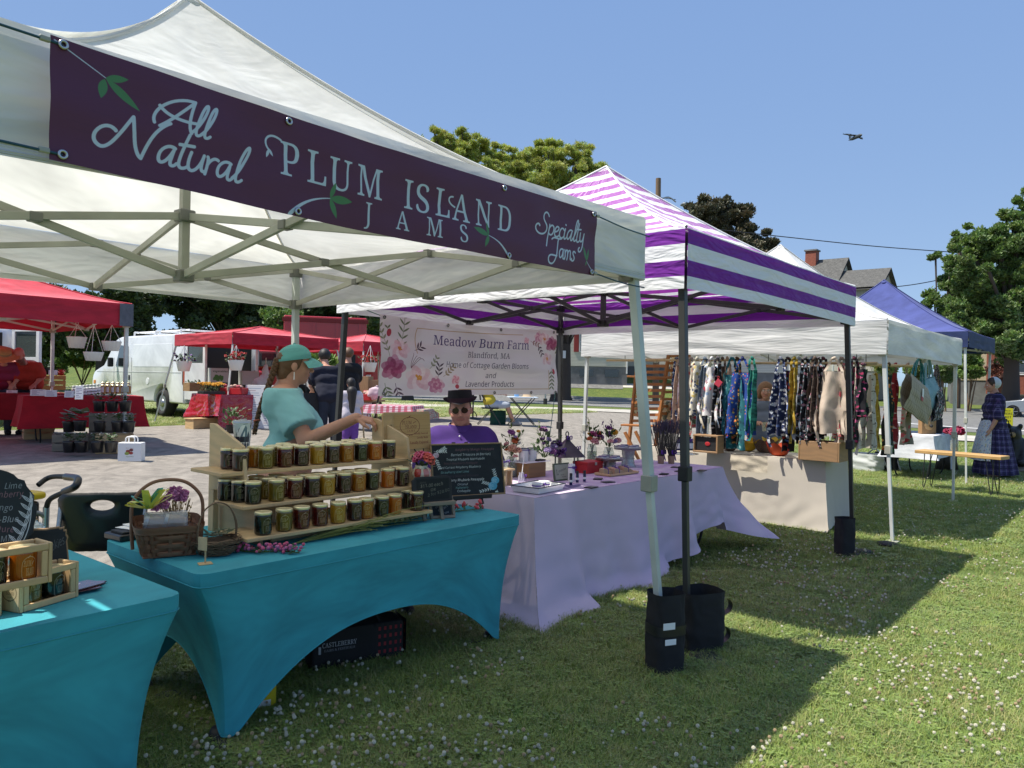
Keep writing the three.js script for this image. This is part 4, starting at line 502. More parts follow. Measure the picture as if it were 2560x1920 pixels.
{const q=onG(940,1690),t=thing('tote_bag','black insulated bag with red checked side lettered CASTLEBERRY under the turquoise table','bag',[q.x+0.06,0,q.z-0.26],-0.35);t.scale.setScalar(0.84);const tex=canvasTex(512,300,(x,W,H)=>{x.fillStyle='#0d0d10';x.fillRect(0,0,W,H);words(x,'CASTLEBERRY',40,140,52,{font:'serif',fill:'#b8bcc0',sx:0.9});words(x,'FAIRS & FESTIVALS',60,176,28,{font:'serif',fill:'#9a9ea2',sx:1.1});x.fillStyle='#a8adb2';x.fillRect(8,128,22,62);}),pl=canvasTex(256,256,(x,W,H)=>{x.fillStyle='#0d0d10';x.fillRect(0,0,W,H);for(let i=0;i<5;i++)for(let j=0;j<5;j++){x.fillStyle='#16161a';x.fillRect(i*54,0,24,H);x.fillStyle='#8a1f26';x.fillRect(i*54+26,j*54+26,24,26);}});
part('bag_body',pb(0.6,0.25,0.22,0,0.125,0,0,0.03),M.blackCloth,t);part('lettering',MT(new THREE.PlaneGeometry(0.34,0.22),V(-0.09,0.135,0.1112)),printM(tex),t);part('checked_panel',MT(new THREE.PlaneGeometry(0.17,0.23),V(0.19,0.13,0.1112)),printM(pl),t);part('checked_panel',MT(new THREE.PlaneGeometry(0.2,0.23),V(0.3112,0.13,0),E3(0,1.57,0)),printM(pl),t);part('strap',tube([V(-0.1,0.25,0.08),V(-0.05,0.31,0.05),V(0.1,0.31,0.05),V(0.14,0.25,0.08)],0.009),M.blackCloth,t);
const r=onG(668,1788),y=thing('yellow_box','yellow carton half hidden under the turquoise table','box',[r.x,0,r.z-0.16],-0.3);const yt=canvasTex(256,256,(x,W,H)=>{x.fillStyle='#c9b416';x.fillRect(0,0,W,H);for(let i=0;i<9;i++){x.fillStyle='#3a360c';x.fillRect(20,120+i*13,rnd(60,200),4);}for(const X of[60,140,210]){x.beginPath();x.arc(X,60,24,0,7);x.fill();}x.fillStyle='#ddd';x.fillRect(160,200,70,40);});part('carton',pb(0.2,0.2,0.2,0,0.1,0,0,0.004),std(lin(0.5,0.4,0.01)),y);part('print',MT(new THREE.PlaneGeometry(0.19,0.19),V(0,0.1,0.1012)),printM(yt),y);
const s=onG(720,1720),b=thing('black_bag','plain black bag under the turquoise table beside the yellow carton','bag',[s.x+0.06,0,s.z-0.26],-0.3);part('bag_body',pb(0.22,0.24,0.2,0,0.12,0,0,0.04),M.blackCloth,b);part('bag_strap',tube([V(-0.07,0.23,0.06),V(0,0.3,0.05),V(0.07,0.23,0.06)],0.008),M.blackCloth,b);
const v=onG(345,1735),z=thing('light_lantern','cream and yellow plastic tool standing on the grass between the two tables','tool',[v.x-0.02,0,v.z],0.3);part('base_block',pb(0.08,0.05,0.08,0,0.03,0,0.3,0.012),phy(lin(0.6,0.5,0.12),{roughness:0.4}),z);part('arm',bar(V(-0.02,0.05,0),V(0.0,0.19,0),0.055,0.03,0.01),phy(lin(0.6,0.55,0.38),{roughness:0.4}),z);part('screw',MT(cyl(0.01,0.01,0.012,12),V(0.02,0.065,0.04),E3(1.57,0,0)),M.black,z);
for(const[px,py,l]of[[545,1880,'round black rubber weight at the front left table foot'],[425,1750,'round black rubber weight at the back left table foot'],[1195,1615,'round black rubber weight at the front right table foot']]){const p=onG(px,py);const w=thing('foot_weight',l,'weight',[p.x,0,p.z-0.02]);part('weight_disc',MT(lathe([[0,0.025],[0.04,0.025],[0.06,0.018],[0.066,0],[0,0]],20)),M.black,w);}}
const bagGeo=(w,h,d,sw=0.12)=>grid(40,16,(u,v)=>{const a=u*6.2832,q=0.55,cx=Math.sign(Math.cos(a))*Math.pow(Math.abs(Math.cos(a)),q),sz=Math.sign(Math.sin(a))*Math.pow(Math.abs(Math.sin(a)),q),k=1+sw*Math.sin(v*2.4)*(1-v)+0.1*nz(Math.cos(a)*2,v*4,Math.sin(a)*2+w*9)+0.05*nz(Math.cos(a)*6,v*11,Math.sin(a)*6)+0.05*v*v*v;return V(cx*w/2*k,h*v,sz*d/2*k);});
function sandbag(label,px,py,w,h,d,ry,o={}){const p=onG(px,py),t=thing('sandbag',label,'sandbag',[p.x,0,p.z-d*0.3],ry);part('bag_body',bagGeo(w,h,d),M.blackCloth,t);part('bag_top',grid(20,4,(u,v)=>{const a=u*6.2832;return V(Math.cos(a)*w*0.46*(1-v),h-0.09-0.02*v,Math.sin(a)*d*0.46*(1-v));}),M.blackCloth,t);if(o.strap)part('strap',grid(40,1,(u,v)=>{const a=u*6.2832,q=0.55;return V(Math.sign(Math.cos(a))*Math.pow(Math.abs(Math.cos(a)),q)*w*0.555,h*0.5+0.05*v,Math.sign(Math.sin(a))*Math.pow(Math.abs(Math.sin(a)),q)*d*0.56);}),M.blackPlastic,t);if(o.tag){part('care_tag',MT(bx(0.065,0.03,0.002),V(-0.02,h*0.46-0.01,d*0.565)),M.paper,t);part('care_tag',MT(bx(0.07,0.035,0.002),V(-0.03,h*0.63,d*0.565)),M.white,t);}for(const[x,y,z]of o.loops||[])part('handle_loop',MT(grid(10,1,(u,v)=>V(0.07*Math.sin(u*3.14),0.05*Math.cos(u*3.14),(v-0.5)*0.04)),V(x,y,z)),M.blackPlastic,t);return t;}
sandbag('tall black sandbag with white tags strapped to the white tent leg',1680,1685,0.17,0.42,0.15,-0.5,{strap:1,tag:1});
sandbag('wide black weight bag with side loops behind the dark tent leg',1770,1628,0.24,0.34,0.2,-0.5,{loops:[[0.13,0.24,0.02],[0.12,0.08,0.02]]});
sandbag('slim black sandbag on the right leg of the striped tent',2122,1390,0.15,0.34,0.13,-0.6);
{const p=onG(1770,1640),t=thing('rubber_foot','flat black rubber foot disc at the base of the dark tent leg','foot',[p.x-0.05,0,p.z+0.01]);part('disc',MT(lathe([[0,0.03],[0.05,0.03],[0.09,0.022],[0.1,0],[0,0]],24)),M.black,t);const q=onG(2158,1382),u=copy(t,'grey rubber foot disc beside the slim sandbag',[q.x,0,q.z]);u.scale.set(0.9,1,0.9);const r=onG(2218,1362);copy(t,'flat rubber foot disc under the white apron tent leg',[r.x,0,r.z]);}
// ---------- draped tablecloths ----------
function drape(name,label,c,a,b,h,ry,low,m,o={}){
const t=thing(name,label,'tablecloth',[c[0],c[1]||0,c[2]],ry),n=o.n||420,rows=26,P=[],U=[],I=[],per=[[-a,b,1,0,2*a],[a,b,0,-1,2*b],[a,-b,-1,0,2*a],[-a,-b,0,1,2*b]],tot=4*a+4*b,sd=o.seed||0;
const pt=(q,v)=>{let s=((q%tot)+tot)%tot,k=0;while(s>per[k][4]){s-=per[k][4];k++;}const[x,z,dx,dz,L]=per[k],f=s/L,e=Math.min(s,L-s),cn=Math.exp(-e*e/0.016),nx=dz===0?0:-dz,nzz=dz===0?dx:0;
let X=x+dx*s,Zz=z+dz*s;const lw=low(k,f),amp=o.amp??0.035,fold=(0.55*nz(q*3.1,0.4*v,sd)+0.45*Math.sin(q*11+3*nz(q*1.3,sd))*0.5)*amp+amp*0.5;
const out=v*(0.02+fold+(o.deep||0)*Math.pow(0.5+0.5*Math.sin(q*7.3+2*nz(q*1.1,3)),3))+cn*v*v*(o.flare??0.12)+(o.puddle&&lw<0.04?o.puddle*ss(0.86,1,v)*(0.6+0.8*nz(q*5,7)):0);
const sgx=Math.sign(X),sgz=Math.sign(Zz),dxo=nx*(1-cn)+cn*sgx*0.75*(Math.abs(X)>a-0.3?1:0),dzo=nzz*(1-cn)+cn*sgz*0.75*(Math.abs(Zz)>b-0.3?1:0);
const tl=v===0?0:out+0.006;const wr=(o.wr??0.006)*nz(q*7,v*6,sd+4)*v;return V(X+(dxo)*(tl+wr),mix(h,lw,Math.pow(v,0.97))-(v>0?0.004:0),Zz+dzo*(tl+wr));};
for(let j=0;j<=rows;j++)for(let i=0;i<=n;i++){const p=pt(i/n*tot,j/rows);P.push(p.x,p.y,p.z);U.push(i/n*tot,(1-j/rows)*h);}
for(let j=0;j<rows;j++)for(let i=0;i<n;i++){const q=j*(n+1)+i;I.push(q,q+n+1,q+1,q+1,q+n+1,q+n+2);}
const g=new THREE.BufferGeometry();g.setAttribute('position',new THREE.Float32BufferAttribute(P,3));g.setAttribute('uv',new THREE.Float32BufferAttribute(U,2));g.setIndex(I);g.computeVertexNormals();part('cloth_skirt',g,m,t);
part('cloth_top',grid(50,20,(u,v)=>V((u*2-1)*a,h+0.002+0.003*nz(u*9,v*5,sd)*Math.min(1,20*Math.min(u,v,1-u,1-v)),-(v*2-1)*b),(u,v)=>[u*2*a,v*2*b]),m,t);
if(o.legs)for(const sx of[-1,1])part('table_leg',tube([V(sx*(a-0.2),h-0.02,b-0.1),V(sx*(a-0.25),0.02,b-0.14),V(sx*(a-0.25),0.02,-b+0.14),V(sx*(a-0.2),h-0.02,-b+0.1)],0.013,6,40),M.black,t);
return t;
}
const lilacM=phy(lin(0.56,0.475,0.585),{roughness:0.95,transmission:0.05,bumpMap:rep(weave,25),bumpScale:0.0006});
const LH=0.74;
drape('tablecloth','long lavender tablecloth reaching the grass over the flower farm table',[5.24,0,-3.53],1.4,0.44,LH,0,(k,f)=>k===0?(f<0.5?0.012:f<0.93?0.012+0.26*ss(0.5,0.9,f):0.2-0.12*ss(0.93,1,f)):k===1?(f<0.2?0.08+0.25*f:0.16):k===3?0.012:0.2,lilacM,{flare:0.32,amp:0.1,puddle:0.12,wr:0.02,deep:0.16,legs:true,seed:3});
const beigeM=phy(lin(0.55,0.5,0.42),{roughness:0.95,transmission:0.05,bumpMap:rep(weave,25),bumpScale:0.0006});
drape('tablecloth','beige canvas tablecloth to the ground below the hanging aprons',[8.42,0,-3.75],0.36,1.12,0.74,0,(k,f)=>0.02+(k===0||k===1?0.03:0),beigeM,{flare:0.06,amp:0.014,wr:0.008,seed:9});
// ---------- on the lavender table ----------
const onL=(px,py,h=LH+0.006)=>onY(px,py,h);
const ribbonM=std(lin(0.09,0.02,0.3),{roughness:0.4});
const bow=(t,p,s=1)=>{for(const a of[-1,1])part('bow_loop',MT(grid(8,1,(u,v)=>V(a*0.022*Math.sin(u*3.14),0.012*Math.sin(u*6.28)+0.006,(v-0.5)*0.008)),p,null,V(s,s,s)),ribbonM,t);part('bow_tail',MT(grid(4,1,(u,v)=>V(0.012*u,-0.04*u,(v-0.5)*0.007+0.004*u)),p,null,V(s,s,s)),ribbonM,t);};
{const p=onL(1345,1226),t=thing('enamel_tray','white enamel baking tray with a dark rim at the lavender table front corner','tray',[p.x,LH+0.004,p.z],0.1);const f=(k,y)=>[[-0.17*k,y,0.115*k],[0.17*k,y,0.115*k],[0.17*k,y,-0.115*k],[-0.17*k,y,-0.115*k]].map((q)=>V(...q));
const A=f(0.9,0.004),B=f(1.02,0.045);part('tray_floor',MT(bx(0.306,0.004,0.207),V(0,0.004,0)),M.enamel,t);for(let i=0;i<4;i++){part('tray_side',grid(4,2,(u,v)=>A[i].clone().lerp(A[(i+1)%4],u).lerp(B[i].clone().lerp(B[(i+1)%4],u),v)),M.enamel,t);part('tray_rim',rod(B[i],B[(i+1)%4],0.0035),std(lin(0.02,0.03,0.05),{roughness:0.3}),t);}
[[-0.02,0.01],[0.07,0.0]].forEach(([x,z],i)=>{const c=thing('small_pot',`small white ribboned tub, ${i ? 'right' : 'left'} one on the enamel tray`,'tub',[p.x+x,LH+0.0115,p.z+z],i);part('tub',lathe([[0,0],[0.034,0],[0.038,0.045],[0.04,0.046]],20),M.enamel,c);part('tub_lid',lathe([[0.041,0.044],[0.042,0.054],[0.03,0.056],[0,0.056]],20),M.white,c);part('ribbon',lathe([[0.0395,0.028],[0.0405,0.036]],20),ribbonM,c);bow(c,V(0.03,0.036,0.034),0.9);});}
{const p=onL(1342,1192),t=thing('display_box','stained pine box used as a riser beside the lavender sign','box',[p.x,LH+0.003,p.z-0.1],0.0),W=0.215,H=0.115,D=0.2;part('front_board',pb(W,H,0.012,0,H/2,D/2),M.oak,t);part('back_board',pb(W,H,0.012,0,H/2,-D/2),M.oak,t);for(const s of[-1,1])part('side_board',pb(0.012,H,D-0.014,s*(W/2-0.006),H/2,0),M.oak,t);part('top_paper',pb(W+0.1,0.004,D,0.02,H+0.003,0,0,0.001),M.paper,t);part('book',pb(0.1,0.012,0.06,0.09,H+0.012,0.05),M.black,t);
[[-0.05,0],[0.045,0.01]].forEach(([x,z],i)=>{const c=thing('enamel_mug',`white tall enamel cup with ribbon, ${i ? 'right' : 'left'} one on the pine box`,'cup',[p.x+x,LH+H+0.009,p.z-0.1+z]);part('cup',lathe([[0,0],[0.038,0],[0.039,0.1],[0.0405,0.102],[0.037,0.1]],24),M.enamel,c);part('cup_rim',MT(new THREE.TorusGeometry(0.039,0.0022,6,24),V(0,0.102,0),E3(1.57,0,0)),M.navy,c);part('ribbon',lathe([[0.0396,0.088],[0.0399,0.094]],24),ribbonM,c);bow(c,V(0.02,0.09,0.036),0.9);part('gift_tag',MT(bx(0.025,0.035,0.002),V(0.028,0.055,0.032),E3(0,0.7,0.1)),M.paper,c);});}
{const p=onL(1405,1200),t=thing('lavender_sign','green framed sign reading Lavender leaning on the pine box','sign',[p.x,LH+0.004,p.z],-0.12);const tex=canvasTex(300,260,(x,W,H)=>{x.fillStyle='#a9ab95';x.fillRect(0,0,W,H);words(x,'L',24,180,130,{font:'serif',fill:'#3a3f42',sx:0.7});words(x,'avender',78,140,60,{font:'serif',fill:'#3a3f42',rot:-0.25,slant:-0.1,sx:0.8});words(x,'by the',120,190,26,{font:'serif',fill:'#3a3f42'});words(x,'bundle',140,226,28,{font:'serif',fill:'#3a3f42'});});const l=board(V(0,0,0),0,-0.16);part('sign_face',l(MT(new THREE.PlaneGeometry(0.15,0.115),V(0,0.065,0.007))),printM(tex),t);part('panel',l(MT(bx(0.158,0.122,0.01),V(0,0.065,0))),std(lin(0.1,0.12,0.07)),t);for(const[w,h,x,y]of[[0.175,0.01,0,0.003],[0.175,0.01,0,0.128],[0.01,0.115,-0.083,0.065],[0.01,0.115,0.083,0.065]])part('frame_rail',l(MT(bx(w,h,0.018),V(x,y,0.002))),std(lin(0.09,0.12,0.07)),t);}
const masonJar=(t,w=0.05,h=0.17)=>{part('jar_wall',lathe([[0,0],[w*0.9,0],[w,0.012],[w,h*0.75],[w*0.8,h*0.87],[w*0.78,h]],24),phy(lin(0.86,0.9,0.88),{roughness:0.05,transmission:0.85,clearcoat:1}),t);part('water',lathe([[0,0.006],[w*0.88,0.006],[w*0.92,h*0.55],[0,h*0.55]],20),phy(lin(0.55,0.62,0.5),{roughness:0.05,transmission:0.85}),t);const L=[];for(let i=0;i<14;i++){const a=i*2.4,b=a+2.6;L.push(tube([V(Math.cos(a)*w*0.75,0.01,Math.sin(a)*w*0.75),V(Math.cos(b)*w*0.5,h,Math.sin(b)*w*0.5)],0.0022,4,4));}part('stems',L,M.stem,t).userData.kind='stuff';};
function farmBouquet(label,px,py,spec,o={}){const p=onL(px,py,o.y||LH+0.004),t=thing('flower_bouquet',label,'bouquet',[p.x,o.y||LH+0.004,p.z-0.04]);if(!o.noJar)masonJar(t,o.w||0.05,o.h||0.16);const H=o.noJar?0.02:(o.h||0.16);bouquet(t,V(0,H,0),spec,{leaves:34,spread:0.1,high:0.16,leafScale:1.0,...o});
for(const[dx,dy,m]of o.sprays||[]){const e=V(dx,H+dy,rnd(-0.04,0.04)),L=[];for(let i=0;i<12;i++)L.push(put(LEAF,V(0,H,0).lerp(e,0.45+0.55*i/11).add(V(rnd(-0.015,0.015),0,rnd(-0.015,0.015))),rnd(0.022,0.036),rnd(0.3,1.5),rnd(0,6)));part('spray_stem',tube([V(0,H,0),e],0.002,4,6),M.stem,t);part('spray_leaves',L,m||M.leaf,t).userData.kind='stuff';}return t;}
const bells=phy(lin(0.16,0.22,0.06),{transmission:0.3});
farmBouquet('mason jar bouquet with purple allium and pale peach blooms at the table left',1288,1192,[[-0.035,0.19,0.02,0.042,'mauve'],[0.0,0.14,0.04,0.03,'orange'],[-0.03,0.12,0.05,0.032,'orange'],[-0.06,0.07,0.05,0.05,'peach'],[-0.02,0.05,0.07,0.05,'peach'],[0.075,0.19,0,0.026,'yellow','bud'],[-0.08,0.1,0.01,0.03,'palePink'],[-0.02,0.16,0.05,0.022,'lilac','small'],[0.02,0.11,0.06,0.02,'white','small'],[-0.1,0.06,0.03,0.02,'orange','small'],[-0.05,0.01,0.08,0.03,'palePink','small']],{sprays:[[-0.02,0.32,bells],[0.01,0.27,bells],[0.07,0.12],[-0.12,0.08],[0.1,0.2],[-0.15,0.1]]});
farmBouquet('bouquet of deep purple flowers in the white cups on the pine box',1372,1152,[[-0.02,0.2,0,0.04,'mauve'],[0.1,0.09,0.03,0.055,'violet'],[0.04,0.08,0.05,0.035,'lilac'],[-0.03,0.06,0.05,0.035,'lilac'],[0.02,0.05,0.06,0.04,'mauve'],[-0.05,0.13,0.02,0.028,'violet','bud'],[-0.045,0.1,0.03,0.026,'violet','bud'],[0.02,0.13,0.02,0.03,'lilac','small'],[0.12,0.03,0.05,0.05,'violet','small'],[0.06,0.04,0.06,0.035,'violet','small']],{noJar:1,y:LH+0.2,sprays:[[-0.07,0.26,bells],[-0.05,0.22,bells],[0.17,0.14],[-0.12,0.07],[0.06,0.17],[-0.1,0.1]]});
farmBouquet('mixed bouquet of pink peony and orange blooms in a jar left of the red tin',1488,1152,[[-0.035,0.1,0.04,0.05,'rose'],[-0.05,0.03,0.06,0.06,'palePink'],[0.04,0.1,0.04,0.05,'orange'],[0.06,0.07,0.05,0.055,'mauve'],[-0.09,0.1,0.02,0.026,'yellow','bud'],[0.0,0.05,0.07,0.04,'peach'],[-0.085,0.06,0.03,0.034,'orange']],{sprays:[[-0.05,0.26,bells],[-0.03,0.2,bells],[0.05,0.2],[0.1,0.12]]});
farmBouquet('mixed bouquet with a yellow rose and purple statice behind the cake stands',1530,1162,[[0.05,0.14,0.03,0.045,'yellow'],[0.07,0.06,0.05,0.05,'palePink'],[-0.03,0.13,0.02,0.045,'violet','small'],[-0.0,0.18,0,0.045,'mauve','small'],[0.01,0.06,0.06,0.035,'lilac','small'],[0.03,0.01,0.06,0.03,'white','small'],[-0.05,0.06,0.05,0.04,'palePink']],{sprays:[[0.0,0.25,std(lin(0.1,0.05,0.14))],[-0.06,0.22,std(lin(0.1,0.05,0.14))],[0.1,0.15],[0.05,0.2,std(lin(0.1,0.05,0.14))]]});
{const p=onL(1440,1180),t=thing('pyramid_lantern','dark metal pyramid lantern top with a ring and purple ribbon','lantern',[p.x,LH,p.z-0.1]);const zinc=std(lin(0.1,0.1,0.105),{roughness:0.45,metalness:0.5,map:rep(mottle,2)});part('roof',MT(new THREE.ConeGeometry(0.17,0.16,4,1,true),V(0,0.21,0),E3(0,0.35,0)),zinc,t);part('body',pb(0.16,0.12,0.16,0,0.065,0,0.35+0.785),M.glass,t);for(let i=0;i<4;i++){const a=0.35+0.785+i*1.571+0.785;part('corner_post',rod(V(Math.cos(a)*0.115,0.0,Math.sin(a)*0.115),V(Math.cos(a)*0.115,0.13,Math.sin(a)*0.115),0.006),zinc,t);}part('finial',MT(sph(0.016),V(0,0.29,0)),zinc,t);part('ring',MT(new THREE.TorusGeometry(0.02,0.005,8,18),V(0,0.32,0)),zinc,t);bow(t,V(0.01,0.28,0.02),1.5);bow(t,V(-0.12,0.19,0.06),1.3);bow(t,V(0.13,0.19,0.03),1.3);
const c=onL(1486,1182),r=thing('red_tin','red metal cash tin behind the soap tray','tin',[c.x+0.02,LH+0.002,c.z-0.08]);part('tin_body',pb(0.23,0.075,0.15,0,0.038,0),M.red,r);part('tin_lid',pb(0.236,0.022,0.156,0,0.086,0),M.red,r);part('latch',pb(0.03,0.024,0.006,0,0.078,0.081),M.steel,r);}
{const p=onL(1415,1216),t=thing('lace_doily','small purple and white patterned mat under the roller bottles','mat',[p.x+0.03,LH+0.003,p.z],0.1);part('mat',MT(cyl(0.12,0.12,0.002,28),V(0,0.001,0),null,V(1.3,1,0.5)),std('#8a7fb0',{map:rep(speck,3)}),t);
[[1427,1212],[1443,1206],[1461,1204]].forEach(([px,py],i)=>{const q=onL(px,py),b=thing('roller_bottle',`slim navy bottle with white band, ${ORD[i]} from the left on the patterned mat`,'bottle',[q.x,LH+0.006,q.z]);part('bottle',lathe([[0,0],[0.012,0],[0.012,0.055],[0.009,0.062]],14),M.navy,b);part('label',lathe([[0.0125,0.02],[0.0125,0.036]],14),M.white,b);part('cap',lathe([[0.0105,0.06],[0.0105,0.085],[0,0.086]],14),M.black,b);});
const w=onL(1436,1202),m=thing('wax_tube','white paper tube with a purple ribbon behind the roller bottles','tube',[w.x,LH+0.003,w.z-0.03]);part('tube',lathe([[0,0],[0.026,0],[0.026,0.13],[0,0.13]],20),M.paper,m);part('ribbon',lathe([[0.0265,0.1],[0.0265,0.108]],20),ribbonM,m);bow(m,V(0,0.1,0.028),1);}
{const p=onL(1555,1186),t=thing('soap_tray','flat pine tray holding ribboned kraft packets','tray',[p.x,LH+0.003,p.z-0.05],-0.05);part('tray_floor',pb(0.4,0.008,0.16,0,0.006,0),M.pine,t);for(const s of[-1,1]){part('tray_edge',pb(0.4,0.018,0.01,0,0.012,s*0.08),M.pine,t);part('tray_edge',pb(0.01,0.018,0.15,s*0.2,0.012,0),M.pine,t);}
[[-0.13,-0.02],[-0.04,0.03],[0.01,-0.03],[0.1,0.03],[0.15,-0.02]].forEach(([x,z],i)=>{const b=thing('kraft_packet',`kraft packet tied with purple ribbon, ${ORD[i]} from the left on the pine tray`,'packet',[p.x+x,LH+0.0145,p.z-0.05+z],-0.3);part('packet',MT(extr([[-0.05,0],[0.05,0],[0.045,0.02],[-0.03,0.045],[-0.05,0.04]],0.055,0.002)),std(lin(0.42,0.3,0.19)),b);part('ribbon',pb(0.006,0.044,0.06,-0.0,0.022,0),ribbonM,b);bow(b,V(-0.005,0.045,0),0.8);});}
{const mk=(label,px,py,h,r,n)=>{const p=onL(px,py),t=thing('cake_stand',label,'cake stand',[p.x,LH+0.003,p.z-0.03]);part('pedestal',lathe([[0.075,0],[0.06,0.02],[0.052,h*0.5],[0.06,h*0.9],[0.07,h]],24),M.galv,t);for(let i=1;i<4;i++)part('pedestal_band',MT(new THREE.TorusGeometry(0.058,0.003,6,24),V(0,h*i/4.2,0),E3(1.57,0,0)),M.galv,t);part('plate',lathe([[0,h],[r-0.01,h],[r,h+0.02],[r+0.003,h+0.02],[r,h-0.003],[0,h-0.004]],32),M.galv,t);
for(let i=0;i<n;i++){const a=i*6.28/n+0.5,c=thing('candle_tin',`small pale candle tin, ${ORD[i]} round the ${h > 0.12 ? 'taller' : 'shorter'} galvanised stand`,'tin',[p.x+Math.cos(a)*r*0.55,LH+h+0.0045,p.z-0.03+Math.sin(a)*r*0.55]);part('tin',lathe([[0,0],[0.033,0],[0.033,0.03],[0,0.03]],20),M.enamel,c);part('lid',lathe([[0.0345,0.022],[0.0345,0.034],[0,0.035]],20),M.galv,c);part('ribbon',lathe([[0.0348,0.026],[0.0348,0.03]],20),ribbonM,c);}};
mk('taller galvanised cake stand with lavender tins on the lavender table',1577,1166,0.16,0.13,4);mk('shorter galvanised cake stand with pale tins beside the taller one',1530,1178,0.1,0.12,4);}
[[1495,1197,0.5,'behind the roller bottles'],[1478,1218,0.1,'nearest the table front edge'],[1660,1185,0.3,'just right of the white tent leg'],[1620,1195,0.1,'at the right end of the pine tray'],[1700,1178,0.1,'just left of the dark tent leg'],[1755,1176,0.2,'at the far right end of the table'],[1520,1205,-0.2,'in front of the red tin'],[1688,1168,0.3,'beside the lavender pots']].forEach(([px,py,r,w],i)=>{const p=onL(px,py),t=thing('slate_card',`small black slate card lying flat, the one ${w}`,'card',[p.x,LH+0.006,p.z],r,'flat black cards on the lavender table');part('card',pb(0.1,0.005,0.07,0,0,0),M.black,t);part('card_face',pb(0.09,0.002,0.06,0,0.0035,0),std(lin(0.03,0.03,0.034),{roughness:0.3}),t);});
{const p=onL(1262,1212),t=thing('wooden_stool','small plain wooden riser stool behind the chalkboard','stool',[p.x,LH+0.003,p.z]);part('seat',pb(0.11,0.014,0.1,0,0.115,0),M.ply,t);for(const s of[-1,1])part('leg',pb(0.02,0.108,0.08,s*0.03,0.054,0),M.ply,t);const q=thing('ribboned_glass','little glass votive with purple ribbon on the wooden riser','glass',[p.x-0.01,LH+0.1255,p.z]);part('glass',lathe([[0,0],[0.024,0],[0.026,0.06]],20),phy(lin(0.85,0.9,0.9),{transmission:0.8,roughness:0.05}),q);part('ribbon',lathe([[0.0262,0.045],[0.0264,0.055]],20),ribbonM,q);bow(q,V(0.02,0.05,0.02),0.8);const r=onL(1303,1206),s=thing('reed_diffuser','tiny glass diffuser bottle with a white reed in front of the pine box','bottle',[r.x,LH+0.003,r.z]);part('bottle',lathe([[0,0],[0.024,0],[0.025,0.05],[0.018,0.06],[0.02,0.078]],18),phy(lin(0.75,0.75,0.82),{transmission:0.7,roughness:0.08,clearcoat:1}),s);part('reed',rod(V(0,0.02,0),V(0.05,0.19,-0.02),0.003),M.paper,s);bow(s,V(0.02,0.05,0.02),0.8);}
for(const[i,px]of[[0,1652],[1,1678]]){const p=onL(px,1158),t=thing('lavender_pot',`dried lavender bunch in a kraft pot, ${i ? 'right' : 'left'} one of the pair`,'dried flowers',[p.x,LH+0.003,p.z]);part('pot',lathe([[0,0],[0.028,0],[0.036,0.075],[0.038,0.076]],18),std(lin(0.32,0.22,0.14)),t);const L=[],K=[];for(let k=0;k<150;k++){const a=rnd(0,6.28),R=Math.sqrt(rnd())*0.11,q=V(Math.cos(a)*R*0.2,0.06,Math.sin(a)*R*0.2),e=V(Math.cos(a)*R,rnd(0.28,0.38),Math.sin(a)*R);L.push(rod(q,e,0.0012,0.0012,3));K.push(rod(e,e.clone().add(e.clone().sub(q).normalize().multiplyScalar(0.045)),0.004,0.0025,4));}part('stalks',L,std(lin(0.09,0.085,0.07)),t).userData.kind='stuff';part('lavender_heads',K,std(lin(0.07,0.06,0.1)),t).userData.kind='stuff';bow(t,V(0,0.1,0.03),1.8);}
for(const[i,px]of[[0,1697],[1,1724]]){const p=onL(px,1142),t=thing('spray_bottle',`navy spray bottle with white label, ${i ? 'right' : 'left'} one on the glass plate`,'bottle',[p.x,LH+0.075,p.z]);part('bottle',lathe([[0,0],[0.034,0],[0.036,0.01],[0.036,0.085],[0.02,0.1],[0.016,0.108]],20),M.navy,t);part('label',lathe([[0.0365,0.02],[0.0365,0.075]],20),M.paper,t);part('cap',lathe([[0.014,0.105],[0.014,0.14],[0,0.141]],16),M.black,t);bow(t,V(0.0,0.1,0.02),1.3);}
{const p=onL(1710,1150),t=thing('glass_plate','clear glass pedestal plate under the navy spray bottles','plate',[p.x,LH+0.003,p.z]);part('plate',lathe([[0,0.062],[0.14,0.064],[0.145,0.07],[0,0.07]],32),phy(lin(0.9,0.95,0.95),{transmission:0.8,roughness:0.05,clearcoat:1}),t);part('stem',lathe([[0.06,0],[0.02,0.01],[0.015,0.062]],24),phy(lin(0.9,0.95,0.95),{transmission:0.8,roughness:0.05}),t);}
